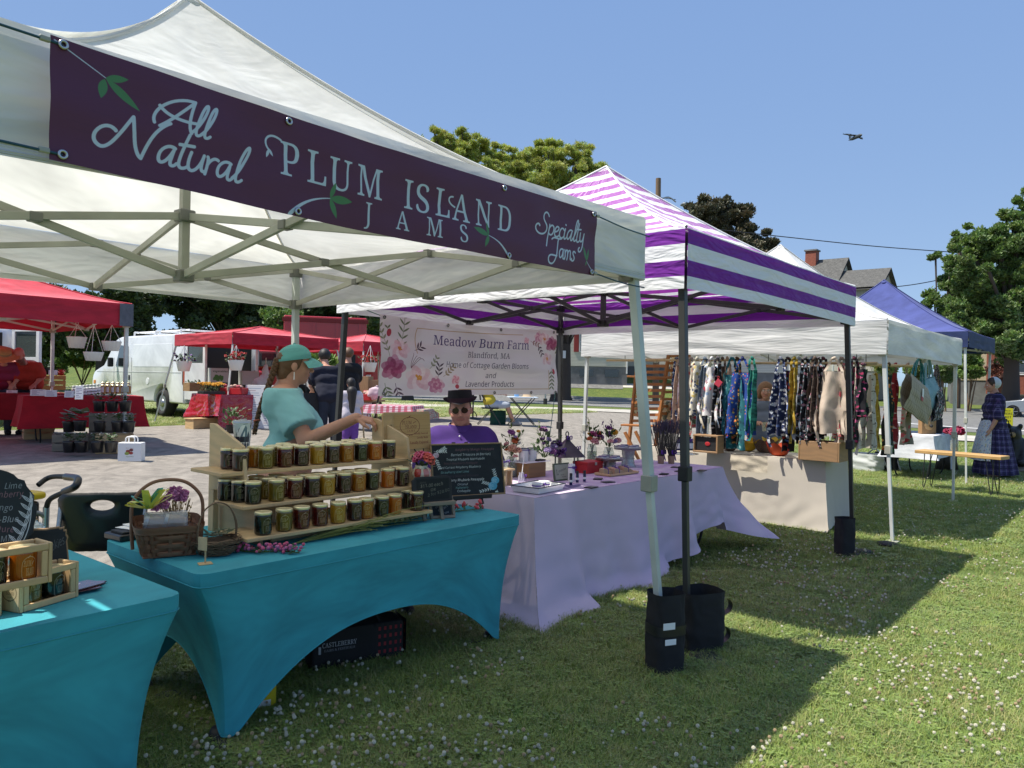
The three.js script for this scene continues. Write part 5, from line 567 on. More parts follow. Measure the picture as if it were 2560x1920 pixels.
// ---------- the farm banner hung at the back ----------
{
const tex=canvasTex(1536,512,(x,W,H)=>{
x.fillStyle='#e6e3de';x.fillRect(0,0,W,H);const D='#3b3a46',P='#3a2a66';
const flower=(X,Y,R,cols,heart)=>{for(let k=0;k<34;k++){const a=k*2.4,rr=R*(1-k/40);x.fillStyle=cols[k%cols.length];x.globalAlpha=0.62;x.beginPath();x.ellipse(X+Math.cos(a)*rr*0.55,Y+Math.sin(a)*rr*0.5,rr*0.52,rr*0.36,a,0,7);x.fill();}x.globalAlpha=1;if(heart){x.fillStyle=heart;for(let k=0;k<14;k++){x.beginPath();x.arc(X+rnd(-R,R)*0.17,Y+rnd(-R,R)*0.17,R*0.07,0,7);x.fill();}}};
const pale=['#ecd5d3','#e2bfbe','#f0e3df','#dcaeb2'],deep=['#b0567a','#9c3f66','#c27a94','#8c3358'],G=['#6f7d58','#8b936c','#52603f','#7c6a4e'];
const branch=(X,Y,a,L,n,c,sz=46)=>{x.save();x.translate(X,Y);x.rotate(a);x.strokeStyle=c;x.lineWidth=3;x.beginPath();x.moveTo(0,0);x.quadraticCurveTo(L/2,12,L,0);x.stroke();for(let k=1;k<=n;k++){const q=k*L/n;leafP(x,q,4,0.8,sz,12,c);leafP(x,q,4,-0.8,sz,12,c);}x.restore();};
branch(140,230,-1.4,230,5,G[0],54);branch(60,260,-1.9,190,5,G[1],36);branch(40,430,1.2,80,3,G[0]);branch(110,430,1.2,90,3,'#5b4450');branch(360,330,-1.0,90,3,G[1],30);branch(420,400,-1.4,90,3,'#4e4048');branch(470,380,-0.7,110,4,'#9a8a62',34);branch(250,210,-0.6,50,2,'#4b3a42');branch(60,130,-1.7,50,1,G[0],30);
x.strokeStyle='#7c4f52';x.lineWidth=3;for(const k of[0,1,2,3]){x.beginPath();x.moveTo(220,330);x.bezierCurveTo(210+k*20,280,250+k*16,240,240+k*26,230+k*16);x.stroke();}
flower(140,208,74,pale,'#d28a3c');flower(90,330,88,deep);flower(280,390,104,pale,'#d89a40');flower(410,440,66,['#c88398','#b0567a','#e2bfbe']);flower(575,400,40,['#ecc8c8','#d9828c']);x.fillStyle='#b8434f';x.beginPath();x.ellipse(66,108,16,26,0.3,0,7);x.fill();x.beginPath();x.ellipse(590,450,18,16,0.3,0,7);x.fill();
branch(1480,300,1.6,150,5,G[0],40);branch(1500,60,1.2,300,8,G[1],28);branch(1330,110,1.0,90,3,'#4e4048',34);branch(1250,90,0.3,80,3,'#9a6f6a',30);flower(1340,60,50,['#e2bfbe','#c27a94']);flower(1400,70,62,pale,'#d28a3c');flower(1480,110,66,deep);flower(1440,230,60,pale,'#d89a40');flower(1210,88,30,['#e8cccc','#dc9aa2']);x.fillStyle='#b8434f';x.beginPath();x.ellipse(1500,330,12,22,-0.2,0,7);x.fill();
x.strokeStyle='#bfa072';x.lineWidth=5;x.beginPath();x.moveTo(270,230);x.quadraticCurveTo(240,120,268,60);x.lineTo(1180,46);x.moveTo(600,470);x.lineTo(1440,470);x.lineTo(1446,320);x.stroke();
words(x,'Meadow Burn Farm',810,160,92,{align:'center',fill:P,sx:0.96,slant:-0.06,font:'serif'});words(x,'Blandford, MA',860,236,58,{align:'center',fill:D,sx:0.9,slant:-0.08,font:'serif'});words(x,'Home of Cottage Garden Blooms',860,312,56,{align:'center',fill:D,sx:0.88,slant:-0.1});words(x,'and',885,386,56,{align:'center',fill:D,slant:-0.1});words(x,'Lavender Products',880,452,58,{align:'center',fill:D,sx:0.9,slant:-0.08});
});
const a=onZ(950,785,-5.22),b=onZ(1392,826,-5.22),a2=onZ(945,990,-5.22),b2=onZ(1390,985,-5.22),t=thing('farm_banner','white floral banner reading Meadow Burn Farm hung at the back of the striped tent','banner',a.clone().add(b2).multiplyScalar(0.5)),L=(p)=>p.sub(t.position);
const f=(u,v)=>{const p=a.clone().lerp(b,u),q=a2.clone().lerp(b2,u),r=q.lerp(p,v);r.y-=0.03*Math.sin(u*3.14)*v-0.0;r.z+=0.025*nz(u*5,v*3)+0.02*Math.sin(u*8+v*3)*(1-v*0.5);return L(r);};
part('printed_sheet',grid(70,30,f),phy(lin(0.95,0.95,0.95),{map:tex,roughness:0.8,transmission:0.12}),t);
for(const[u,v]of[[0.02,0.97],[0.33,0.97],[0.62,0.97],[0.98,0.97],[0.02,0.03],[0.35,0.03],[0.6,0.03],[0.82,0.03],[0.985,0.03]])part('grommet',MT(new THREE.TorusGeometry(0.012,0.005,6,14),f(u,v).add(V(0,0,0.006))),M.joint,t);
part('guy_cord',rod(f(0.985,0.03),onX(1470,1135,5.3).sub(t.position).setZ(1.1),0.004),M.greenCord,t);part('cord_hook',MT(bx(0.02,0.05,0.02),f(0.985,0.03).add(V(0.005,-0.03,0.01))),M.black,t);
part('banner_cord',rod(f(0.02,0.97),L(V(3.95,2.15,-5.3)),0.004),M.greenCord,t);
}
// ---------- fabrics and aprons ----------
const print=(bg,cols,kind,n=60,sz=9)=>canvasTex(192,192,(x,W,H)=>{x.fillStyle=bg;x.fillRect(0,0,W,H);for(let i=0;i<n;i++){const X=rnd(0,W),Y=rnd(0,H),s=sz*rnd(0.6,1.4);x.fillStyle=pick(cols);for(const[ox,oy]of[[0,0],[W,0],[-W,0],[0,H],[0,-H]]){x.beginPath();if(kind==='dot')x.arc(X+ox,Y+oy,s,0,7);else if(kind==='bird'){x.ellipse(X+ox,Y+oy,s*1.4,s*0.5,0.5,0,7);x.ellipse(X+ox+s*0.5,Y+oy-s*0.3,s*0.5,s,0.6,0,7);}else for(let k=0;k<5;k++){const a=k*1.257+i;x.moveTo(X+ox,Y+oy);x.ellipse(X+ox+Math.cos(a)*s*0.6,Y+oy+Math.sin(a)*s*0.6,s*0.55,s*0.4,a,0,7);}x.fill();}}});
const fabM=(tex,k=3,o={})=>{tex.wrapS=tex.wrapT=THREE.RepeatWrapping;return phy(lin(0.92,0.92,0.92),{map:rep(tex,k),roughness:0.9,transmission:0.12,...o});};
const FAB={navyFloral:fabM(print('#17244a',['#c9cfd6','#5d74a8','#e5e2da'],'f',70,7)),lace:fabM(print('#b89a84',['#d6c2b2','#a88a74'],'dot',160,3)),pinkStripe:fabM(print('#d9cdd0',['#a85a6a','#c9b9c9','#b0a0a0'],'f',60,6)),creamBlue:fabM(print('#e2dcc6',['#2c3a5c','#4c5c7c','#c9b46a'],'f',46,8)),pastel:fabM(print('#e6e4e2',['#c9a0b0','#9ab4d0','#d9c890','#a9a9c9'],'f',50,8)),brown:fabM(print('#5a463a',['#8a7464','#3a2c24'],'f',70,6)),teal:fabM(print('#1f6f78',['#4fa0a0','#174e5c','#8fc0bc'],'dot',70,7)),blue:fabM(print('#1c4696',['#c9782c','#d9c05a','#d94c3c','#8fb4e0'],'dot',70,4)),seaGreen:fabM(print('#1f7c6c',['#3fa890','#145c50'],'dot',60,7)),dots:fabM(print('#15121c',['#c93c2c','#d9b03c','#3c6cb0','#6c2c5c','#4c9cb0'],'dot',60,9)),birds:fabM(print('#a9adb4',['#3c4454','#5c6474'],'bird',26,9)),denim:fabM(print('#5a6878',['#4a5868','#8a98a8'],'dot',90,3)),blackFloral:fabM(print('#121216',['#d9d4d0','#c98c9c','#8a9ca8'],'f',60,7)),oranges:fabM(print('#15201a',['#d98c2c','#d9a04c','#2c5c2c','#c95c2c'],'dot',60,7)),redFloral:fabM(print('#a09a8c',['#b02c34','#c9545c','#5c6c4c','#d9c9b9'],'f',60,9)),blackPink:fabM(print('#14121a',['#b02c5c','#c95c8c','#3c5c3c'],'f',50,9)),creamDash:fabM(print('#cfc8b8',['#5c5044','#8a7c6c'],'bird',40,4)),yellow:fabM(print('#b8962c',['#d9c05c','#7c641c'],'f',60,7)),red:fabM(print('#8c1c24',['#c9545c','#d9c9c0'],'f',60,7)),tropical:fabM(print('#c9b88c',['#8c2c2c','#5c6444','#3c4430','#a08c5c'],'f',20,26),1.6),canvas:cloth(lin(0.68,0.56,0.44),0.2)};
function apron(label,o){
const{top,w0,w1,len,m,along,out}=o,t=thing('apron',label,'apron',top.clone().add(V(0,-len*0.5,0)),0,'aprons hanging on rods'),q=(s,y,d)=>along.clone().multiplyScalar(s).addScaledVector(out,d).add(V(0,len*0.5-y,0)),sd=rnd(0,50),F=o.folds||3;
const hw=(v)=>{const b=v<0.34?mix(w0,mix(w0,w1,0.55),v/0.34):mix(mix(w0,w1,0.75),w1,(v-0.34)/0.66);return b/2;};
part('apron_panel',grid(26,24,(u,v)=>{const s=(u-0.5)*2,k=hw(v)*s,d=(0.02+0.03*v)*Math.sin(s*F*2.2+sd+v)+0.03*nz(u*4,v*4,sd);return q(k+(o.skew||0)*v+0.012*nz(v*5,sd),len*v+0.02*nz(u*4,sd)*v,d);},(u,v)=>[u*w1+sd,v*len]),m,t);
const sm=o.strapM||m,sl=o.strap??0.16;for(const s of[-1,1])part('neck_strap',grid(1,8,(u,v)=>q(mix(s*w0*0.42,s*0.02,v)+(u-0.5)*0.028,-sl*v,0.01*Math.sin(v*5+sd)),(u,v)=>[u*0.03,v*0.2]),sm,t);
part('strap_knot',MT(sph(0.022,8,6),q(0,-sl-0.005,0),E3(sd,1,0),V(1.3,0.8,1)),sm,t);
for(const s of o.ties||[-0.5,0.5]){const L=rnd(0.3,0.55)*(o.tieK||1);part('waist_tie',grid(1,10,(u,v)=>q(s*w1*0.8+(u-0.5)*0.03+0.02*Math.sin(v*6+sd),len*0.42+L*v+len*0.2,0.03+0.015*Math.sin(v*8+sd)),(u,v)=>[u*0.03,v*0.4]),sm,t);}
return t;
}
const RX=8.06;
const sideA=V(0,0,1),sideO=V(-1,0,0);
[[1692,965,1052,18,24,'navyFloral','navy floral apron half behind the dark tent leg'],[1700,930,1085,16,22,'lace','pale lace apron farthest left on the rod'],[1712,915,1050,14,24,'pinkStripe','pink and grey patterned apron left of the cream one'],[1742,925,1040,24,44,'creamBlue','cream apron with dark blue flowers'],[1778,935,1040,26,46,'pastel','white apron with pastel flowers and red mitts'],[1806,930,1125,14,26,'brown','brown patterned apron with long ties'],[1830,972,1122,34,58,'teal','teal printed apron hanging lowest on the left rod'],[1856,962,1086,36,52,'blue','bright blue apron with tiny printed dots'],[1880,948,1078,14,18,'seaGreen','sea green apron at the right end of the left rod'],[1951,965,1090,20,36,'navyFloral','navy and white floral apron right of the seated woman'],[1970,950,1130,14,22,'dots','dark apron with large coloured polka dots'],[1997,975,1100,26,42,'birds','grey apron printed with dark birds'],[2028,960,1085,24,34,'denim','faded blue denim coloured apron'],[2044,950,1100,20,34,'blackFloral','black apron with white and pink flowers'],[2084,955,1085,36,66,'canvas','plain cream canvas apron with long ties near the tent leg'],[2118,940,1110,22,34,'canvas','second plain cream canvas apron behind the tent leg'],[2150,930,1120,18,24,'creamDash','grey cream apron with small dark marks at the end of the rod'],[1727,930,1070,12,22,'redFloral','grey rose-printed apron between the pink and cream ones'],[1762,925,1090,12,22,'denim','pale blue apron edge between the cream and white ones'],[1794,930,1100,12,22,'blackFloral','black floral apron edge right of the white one'],[1818,930,1095,12,20,'lace','beige lace apron edge left of the teal one'],[1843,935,1110,12,24,'oranges','dark green apron edge between the teal and blue ones'],[1985,935,1085,12,22,'yellow','mustard apron edge beside the polka dots'],[2012,935,1110,14,24,'blackFloral','black flowered apron edge behind the bird print'],[2036,930,1080,12,22,'brown','brown apron edge behind the denim one'],[2058,930,1090,14,22,'blackPink','black and pink apron edge left of the cream canvas'],[2104,930,1100,12,24,'redFloral','grey rose apron edge between the cream canvas ones'],[2136,930,1105,14,26,'blackPink','black and pink apron just right of the dark tent leg']].forEach(([px,y0,y1,wa,wb,f,label],i)=>{
y0=mix(y0,902,0.5);const z0=onX(px,y0,RX-0.004*(i%5)*6),z1=onX(px,y1,z0.x),d=depthOf(z0),k=d/FOCAL/0.7;apron(label,{top:z0,w0:wa*k,w1:wb*k,len:z0.y-z1.y,m:FAB[f],along:sideA,out:sideO,folds:wb>40?2:3,strap:onX(px,897,z0.x).y-z0.y,ties:wb>30?[-0.5,0.4]:[0.1],tieK:0.7});});
const frA=V(1,0,0),frO=V(0,0,1);
[[2158,930,1040,16,20,'blackPink','black apron with pink roses behind the white tent leg'],[2180,960,1118,20,34,'creamDash','cream apron with small marks beside the white tent leg'],[2190,950,1120,10,14,'yellow','mustard yellow apron edge beside the white tent leg'],[2222,960,1135,24,36,'oranges','black apron printed with oranges at the tent front'],[2238,950,1120,14,18,'red','narrow red patterned apron at the tent front'],[2268,1000,1110,24,40,'redFloral','grey apron with red roses below the tote bags']].forEach(([px,y0,y1,wa,wb,f,label],i)=>{y0=mix(y0,916,0.5);const p=onZ(px,y0,-2.26-0.03*(i%3)),q=onZ(px,y1,p.z),k=depthOf(p)/FOCAL/0.78;apron(label,{top:p,w0:wa*k,w1:wb*k,len:p.y-q.y,m:FAB[f],along:frA,out:frO,strap:onZ(px,912,p.z).y-p.y,ties:[0.2],tieK:0.6});});
[[-5.35,-3.55,1.79,'wooden rod carrying aprons, left one along the third tent side'],[-3.45,-2.15,1.755,'wooden rod carrying aprons, right one along the third tent side']].forEach(([za,zb,y,l])=>{const t=thing('apron_rod',l,'rod',[RX,y,(za+zb)/2]);part('rod',rod(V(0,0,(za-zb)/2),V(0,0,(zb-za)/2),0.014),M.pine,t);for(const k of[-0.35,0.35])part('hanging_hook',tube([V(0,0.02,k*(zb-za)),V(0,0.16,k*(zb-za)),V(0.02,0.2,k*(zb-za))],0.004),M.black,t);});
{const p=onZ(2165,912,-2.27),q=onZ(2292,916,-2.27),t=thing('apron_rod','wooden rod carrying aprons and tote bags across the third tent front','rod',p.clone().add(q).multiplyScalar(0.5));part('rod',rod(p.clone().sub(t.position),q.clone().sub(t.position),0.016),M.pine,t);for(const s of[p,q])part('hanging_hook',tube([s.clone().sub(t.position),s.clone().sub(t.position).add(V(0,0.17,0)),s.clone().sub(t.position).add(V(0.02,0.2,0))],0.004),M.black,t);}
{
[[1768,972,0.3],[1796,958,-0.5]].forEach(([px,py,r],i)=>{const p=onX(px,py,RX-0.12),t=thing('pot_holder',`red square pot holder, ${i ? 'right' : 'left'} one clipped to the pastel apron`,'pot holder',p);part('quilted_square',MT(bx(0.012,0.075,0.075,0.005),V(0,0,0),E3(0.78+r*0.3,0,0)),std(lin(0.45,0.03,0.06)),t);part('loop',MT(new THREE.TorusGeometry(0.012,0.003,6,12),V(0,0.065,0),E3(0,1.57,0)),M.red,t);});}
function tote(label,px0,px1,y0,y1,z,m,r,hm){const a=onZ(px0,y0,z),b=onZ(px1,y1,z),w=b.x-a.x,h=a.y-b.y,t=thing('tote_bag',label,'tote bag',[(a.x+b.x)/2,a.y,z],0);t.rotation.z=r;for(const s of[-1,1])part('bag_side',grid(14,14,(u,v)=>V((u-0.5)*w*(0.72+0.28*v),-h*v,s*0.05*Math.sin(3.14*Math.min(1,v*0.9+0.08))+0.02*nz(u*4,v*4,px0)+s*0.004),(u,v)=>[u*w,v*h]),m,t);for(const s of[-1,1])part('bag_handle',tube([V(-w*0.2,0,s*0.02),V(-w*0.12,h*0.4,s*0.01),V(w*0.02,h*0.62,0),V(w*0.14,h*0.4,s*0.01),V(w*0.2,0,s*0.02)],0.012),hm||m,t);return t;}
const plaid=fabM(canvasTex(128,128,(x,W,H)=>{x.fillStyle='#b3a48c';x.fillRect(0,0,W,H);x.fillStyle='#6a5c4c';for(const k of[10,74]){x.fillRect(k,0,7,H);x.globalAlpha=0.4;x.fillRect(0,k,W,5);x.globalAlpha=1;}}),6);
const b1=tote('beige plaid tote bag with a small white and red motif',2262,2322,950,1040,-2.14,plaid,-0.2,FAB.teal);part('motif',MT(bx(0.07,0.1,0.002),V(0.02,-0.14,0.06),E3(0,0,0.1)),M.white,b1);part('motif',MT(bx(0.09,0.05,0.002),V(0.0,-0.21,0.06)),M.red,b1);
tote('pale blue tote bag behind the plaid one',2296,2338,945,1030,-2.22,fabM(print('#7fa8b8',['#98bcc8','#6a94a6'],'dot',120,4)),0.1);tote('dark floral tote bag beside the right tent leg',2330,2350,965,1050,-2.2,FAB.blackFloral,0.05);
{const t=thing('slatted_rack','orange-brown slatted wooden folding rack with two leaf print cushions','wooden rack',at(1630,1150,9.5).setY(0)),L=(p)=>p.sub(t.position),d1=9.7,d2=9.25,e=(py)=>(py-885)/275;const l=(py)=>L(at(mix(1596,1567,e(py)),py,d1)),r=(py)=>L(at(mix(1672,1632,e(py)),py,d2)),r2=(py)=>L(at(1722,py,9.6));
part('stile',bar(l(885),l(1160),0.05,0.03),M.cedar,t);part('stile',bar(r(885),r(1165),0.05,0.03),M.cedar,t);part('stile',bar(r2(885),r2(1160),0.05,0.03),M.cedar,t);
for(let k=0;k<11;k++)part('slat',bar(l(900+k*15.2),r(900+k*15.2),0.012,0.036),M.cedar,t);for(let k=0;k<9;k++)part('slat',bar(r(890+k*18),r2(890+k*18),0.012,0.034),M.cedar,t);
for(const[a,b,y]of[[1570,1700,941],[1556,1650,1062]])part('shelf_slat',bar(L(at(a,y,9.4)),L(at(b,y+4,9.2)),0.16,0.022),M.cedar,t);part('front_leg',bar(L(at(1562,1080,9.0)),L(at(1610,1175,8.9)),0.05,0.03),M.cedar,t);part('front_leg',bar(L(at(1588,1078,9.0)),L(at(1640,1180,8.9)),0.05,0.03),M.cedar,t);
for(const[px,py,s,l2]of[[1690,922,1,'upper'],[1668,1036,1.05,'lower'],[1590,1020,0.7,'small left']]){const c=thing('cushion',`tropical leaf print cushion, ${l2} one on the slatted rack`,'cushion',at(px,py,px<1600?9.9:9.45),0.8);part('cushion',grid(16,16,(u,v)=>{const X=(u-0.5)*2,Y=(v-0.5)*2,k=(1-X*X)*(1-Y*Y);return V(X*0.2*s,Y*0.16*s,0.07*Math.sqrt(Math.max(k,0)));}),FAB.tropical,c);part('cushion_back',grid(8,8,(u,v)=>{const X=(u-0.5)*2,Y=(v-0.5)*2,k=(1-X*X)*(1-Y*Y);return V(X*0.2*s,Y*0.16*s,-0.05*Math.sqrt(Math.max(k,0)));}),FAB.tropical,c);}}
{const onB=(px,py)=>onY(px,py,0.746);const p=onB(2048,1152),t=thing('pine_box','plain pine box on the beige table under the cream aprons','box',[p.x+0.12,0.745,p.z],0.0);for(const[w,h,d,x,y,z]of[[0.3,0.2,0.015,0,0.1,0.2],[0.3,0.2,0.015,0,0.1,-0.2],[0.015,0.2,0.384,-0.142,0.1,0],[0.015,0.2,0.384,0.142,0.1,0],[0.27,0.01,0.37,0,0.006,0]])part('box_board',pb(w,h,d,x,y,z),M.crate,t);
const q=onB(1760,1132),c=thing('framed_crate','small wooden crate with a black lettered panel on the beige table','crate',[q.x+0.1,0.745,q.z]);for(const[w,h,d,x,y,z]of[[0.16,0.02,0.3,0,0.01,0],[0.16,0.02,0.3,0,0.19,0],[0.16,0.16,0.02,0,0.1,0.14],[0.16,0.16,0.02,0,0.1,-0.14]])part('crate_board',pb(w,h,d,x,y,z),M.crate,c);part('black_panel',pb(0.01,0.15,0.25,-0.05,0.1,0),M.black,c);part('painted_heart',MT(sph(0.03,10,8),V(-0.06,0.1,0.02),null,V(0.1,0.8,1.1)),M.red,c);
const bowl=(l,px,py,m,s,inner)=>{const b=onB(px,py),g=thing('fabric_bowl',l,'fabric bowl',[b.x+0.1,0.745,b.z]);part('bowl',grid(20,8,(u,v)=>{const a=u*6.283,R=(0.05+0.06*Math.sqrt(v))*s*(1+0.12*Math.cos(4*a)*v);return V(Math.cos(a)*R,0.1*s*v*(1+0.25*Math.cos(4*a)*v),Math.sin(a)*R);}),m,g);part('bowl_base',MT(cyl(0.05*s,0.05*s,0.004,20),V(0,0.002,0)),inner||m,g);return g;};
bowl('mustard yellow quilted fabric bowl on the beige table',1858,1128,std(lin(0.6,0.36,0.02)),1.2);bowl('striped dark fabric bowl beside the orange one',1905,1132,fabM(canvasTex(64,64,(x,W,H)=>{x.fillStyle='#3a1c1c';x.fillRect(0,0,W,H);x.fillStyle='#b8a48c';for(let i=0;i<8;i++)x.fillRect(i*8,0,2,H);}),8),1.25,M.red);bowl('orange red quilted fabric bowl on the beige table',1938,1140,std(lin(0.5,0.07,0.02)),1.2);bowl('yellow print fabric bowl behind the striped one',1920,1118,std(lin(0.62,0.42,0.05)),1.0);bowl('dark brown fabric bowl at the left of the yellow one',1815,1128,FAB.brown,0.8);
const w=onB(1918,1134),n=thing('cloth_napkin','cream cloth square hanging over the beige table edge','cloth',[8.02,0.75,w.z-0.05]);part('cloth',grid(10,12,(u,v)=>V(-0.075-0.02*nz(u*3,v*3),v<0.1?0.0:-(v-0.1)*0.2,(u-0.5)*0.42)),cloth(lin(0.62,0.55,0.42),0.1),n);}
// ---------- the far stall: white table, carvings, slab bench ----------
{const c=at(2300,1085,13.2);drape('tablecloth','white cloth on the far table beside the hanging totes',[c.x,0,c.z],0.75,0.36,0.74,0,(k,f)=>k===0&&f>0.75&&f<0.9?0.12:0.36,cloth(lin(0.72,0.73,0.76),0.08),{flare:0.1,amp:0.04,legs:true,seed:21});
const p=at(2318,1060,13.0),t=thing('bear_carving','chainsaw carved wooden panel with a face on the white table','carving',[p.x,0.745,p.z],-0.6);part('panel',MT(bx(0.3,0.32,0.09,0.01),V(0,0.16,0)),M.oak,t);part('carved_face',MT(sph(0.1,14,10),V(0,0.16,0.03),null,V(1.1,1,0.5)),wood(lin(0.4,0.26,0.12)),t);for(const s of[-1,1])part('carved_ear',MT(sph(0.035,10,8),V(s*0.08,0.25,0.04)),wood(lin(0.4,0.26,0.12)),t);part('carved_nose',MT(sph(0.03,10,8),V(0,0.14,0.09)),M.black,t);
const b=at(2345,1062,13.3),bb=thing('black_bag','black handbag on the white table behind the carving','bag',[b.x,0.745,b.z]);part('bag_body',MT(bagGeo(0.2,0.26,0.12),V(0,0,0)),M.blackCloth,bb);part('bag_handle',tube([V(-0.06,0.25,0),V(0,0.36,0),V(0.06,0.25,0)],0.01),M.blackCloth,bb);
const v=at(2386,1122,11.4),vt=thing('peony_vase','glass vase of magenta peonies on the slab bench','vase',[v.x,0.59,v.z]);masonJar(vt,0.055,0.2);bouquet(vt,V(0,0.2,0),[[-0.08,0.09,0.02,0.11,'magenta'],[0.07,0.1,0.03,0.12,'magenta'],[0.0,0.08,-0.08,0.1,'magenta'],[0.14,0.09,-0.03,0.1,'magenta']],{leaves:8});
const A=at(2300,1123,11.6).setY(0.56),B=at(2512,1143,10.7).setY(0.56),s=thing('slab_bench','live-edge pale wood slab bench on black hairpin legs','bench',A.clone().add(B).multiplyScalar(0.5).setY(0),Math.atan2(-(B.z-A.z),B.x-A.x)),L=A.distanceTo(B);part('slab',grid(40,1,()=>V(0,0,0))&&MT(extr(Array.from({length:60},(_,i)=>{const u=i<30?i/29:(59-i)/29;return[(u-0.5)*L,(i<30?-1:1)*(0.16+0.03*nz(u*5,i<30?1:7))];}),0.05,0.006),V(0,0.56,0),E3(Math.PI/2,0,0)),wood(lin(0.55,0.34,0.13)),s);for(const x of[-1,1])for(const z of[-0.1,0.1])part('hairpin_leg',tube([V(x*L*0.36-0.05,0.54,z),V(x*L*0.4,0.02,z*1.3),V(x*L*0.36+0.06,0.54,z)],0.007,6,30),M.black,s);
const g=onG(2215,1175),k=thing('camp_gear','black and red folded gear bag on the grass behind the apron tent','bag',[g.x,0,g.z],0.4);part('bag_body',MT(bagGeo(0.5,0.32,0.36),V(0,0,0)),M.blackCloth,k);part('red_panel',MT(bx(0.2,0.12,0.03),V(0.05,0.18,0.17),E3(-0.2,0,0)),M.red,k);part('frame_tube',tube([V(-0.3,0,0.2),V(-0.1,0.4,0.1),V(0.3,0.1,0.2)],0.012),M.steel,k);const h=copy(k,'white and green gear bag on the grass behind the apron tent',[g.x-0.45,0,g.z-0.2],1.3);h.children[0].material=cloth(lin(0.6,0.62,0.6));h.children[1].material=std(lin(0.12,0.22,0.06));
const lg=onG(2400,1190),lt=thing('log_stump','upright weathered log stump behind the woman in plaid','log',[lg.x+1.0,0,lg.z-0.4]);part('log',MT(lathe([[0,0],[0.2,0],[0.17,0.2],[0.18,0.8],[0,0.8]],16)),wood(lin(0.07,0.055,0.045)),lt);
}
// ---------- people ----------
function nets(fn,lo,hi,cell,colf){
const n=[0,1,2].map((k)=>Math.ceil((hi.getComponent(k)-lo.getComponent(k))/cell)+2),[nx,ny,nzz]=n,F=new Float32Array(nx*ny*nzz),at3=(i,j,k)=>i+nx*(j+ny*k);
for(let k=0;k<nzz;k++)for(let j=0;j<ny;j++)for(let i=0;i<nx;i++)F[at3(i,j,k)]=fn(lo.x+i*cell,lo.y+j*cell,lo.z+k*cell);
const id=new Int32Array(nx*ny*nzz).fill(-1),P=[],I=[];
for(let k=0;k<nzz-1;k++)for(let j=0;j<ny-1;j++)for(let i=0;i<nx-1;i++){let m=0,sx=0,sy=0,sz=0,c=0;const v=[];for(let q=0;q<8;q++){const f=F[at3(i+(q&1),j+((q>>1)&1),k+(q>>2))];v.push(f);if(f<0)m++;}if(m===0||m===8)continue;for(const[a,b]of NE)if((v[a]<0)!==(v[b]<0)){const t=v[a]/(v[a]-v[b]);sx+=mix(a&1,b&1,t);sy+=mix((a>>1)&1,(b>>1)&1,t);sz+=mix(a>>2,b>>2,t);c++;}id[at3(i,j,k)]=P.length/3;P.push(lo.x+(i+sx/c)*cell,lo.y+(j+sy/c)*cell,lo.z+(k+sz/c)*cell);}
const quad=(a,b,c,d,flip)=>{if(a<0||b<0||c<0||d<0)return;flip?I.push(a,c,b,b,c,d):I.push(a,b,c,b,d,c);};
for(let k=1;k<nzz-1;k++)for(let j=1;j<ny-1;j++)for(let i=1;i<nx-1;i++){const f=F[at3(i,j,k)]<0;if(f!==F[at3(i+1,j,k)]<0)quad(id[at3(i,j-1,k-1)],id[at3(i,j,k-1)],id[at3(i,j-1,k)],id[at3(i,j,k)],!f);if(f!==F[at3(i,j+1,k)]<0)quad(id[at3(i-1,j,k-1)],id[at3(i,j,k-1)],id[at3(i-1,j,k)],id[at3(i,j,k)],f);if(f!==F[at3(i,j,k+1)]<0)quad(id[at3(i-1,j-1,k)],id[at3(i,j-1,k)],id[at3(i-1,j,k)],id[at3(i,j,k)],!f);}
const g=new THREE.BufferGeometry();g.setAttribute('position',new THREE.Float32BufferAttribute(P,3));g.setAttribute('uv',new THREE.Float32BufferAttribute(P.filter((_,i)=>i%3<2),2));g.setIndex(I);g.computeVertexNormals();
if(colf){const C=[];for(let i=0;i<P.length;i+=3){const c=colf(P[i],P[i+1],P[i+2]);C.push(c.r,c.g,c.b);}g.setAttribute('color',new THREE.Float32BufferAttribute(C,3));}return g;
}
const NE=[[0,1],[2,3],[4,5],[6,7],[0,2],[1,3],[4,6],[5,7],[0,4],[1,5],[2,6],[3,7]];
const smin=(a,b,k)=>{const h=clamp(0.5+0.5*(b-a)/k);return mix(b,a,h)-k*h*(1-h);};
function capsField(B,k,grow=0){return(x,y,z)=>{let d=9;for(const[a,b,ra,rb]of B){const ax=x-a.x,ay=y-a.y,az=z-a.z,bx2=b.x-a.x,by=b.y-a.y,bz=b.z-a.z,L=bx2*bx2+by*by+bz*bz,h=L?clamp((ax*bx2+ay*by+az*bz)/L):0,ex=ax-h*bx2,ey=ay-h*by,ez=az-h*bz;d=smin(d,Math.sqrt(ex*ex+ey*ey+ez*ez)-mix(ra,rb,h)-grow,k);}return d;};}
function capsMesh(B,cell,k=0.03,grow=0,extra,colf){const lo=V(9e9,9e9,9e9),hi=V(-9e9,-9e9,-9e9);for(const[a,b,ra,rb]of B)for(const[p,r]of[[a,ra],[b,rb]]){const R=r+grow+cell*3;lo.min(V(p.x-R,p.y-R,p.z-R));hi.max(V(p.x+R,p.y+R,p.z+R));}const f=capsField(B,k,grow);return nets(extra?(x,y,z)=>extra(f(x,y,z),x,y,z):f,lo,hi,cell,colf);}
const ell=(x,y,z,cx,cy,cz,rx,ry,rz)=>(Math.hypot((x-cx)/rx,(y-cy)/ry,(z-cz)/rz)-1)*Math.min(rx,ry,rz);
const CAP=(ax,ay,az,bx2,by,bz,ra,rb)=>capsField([[V(ax,ay,az),V(bx2,by,bz),ra,rb]],0.01);
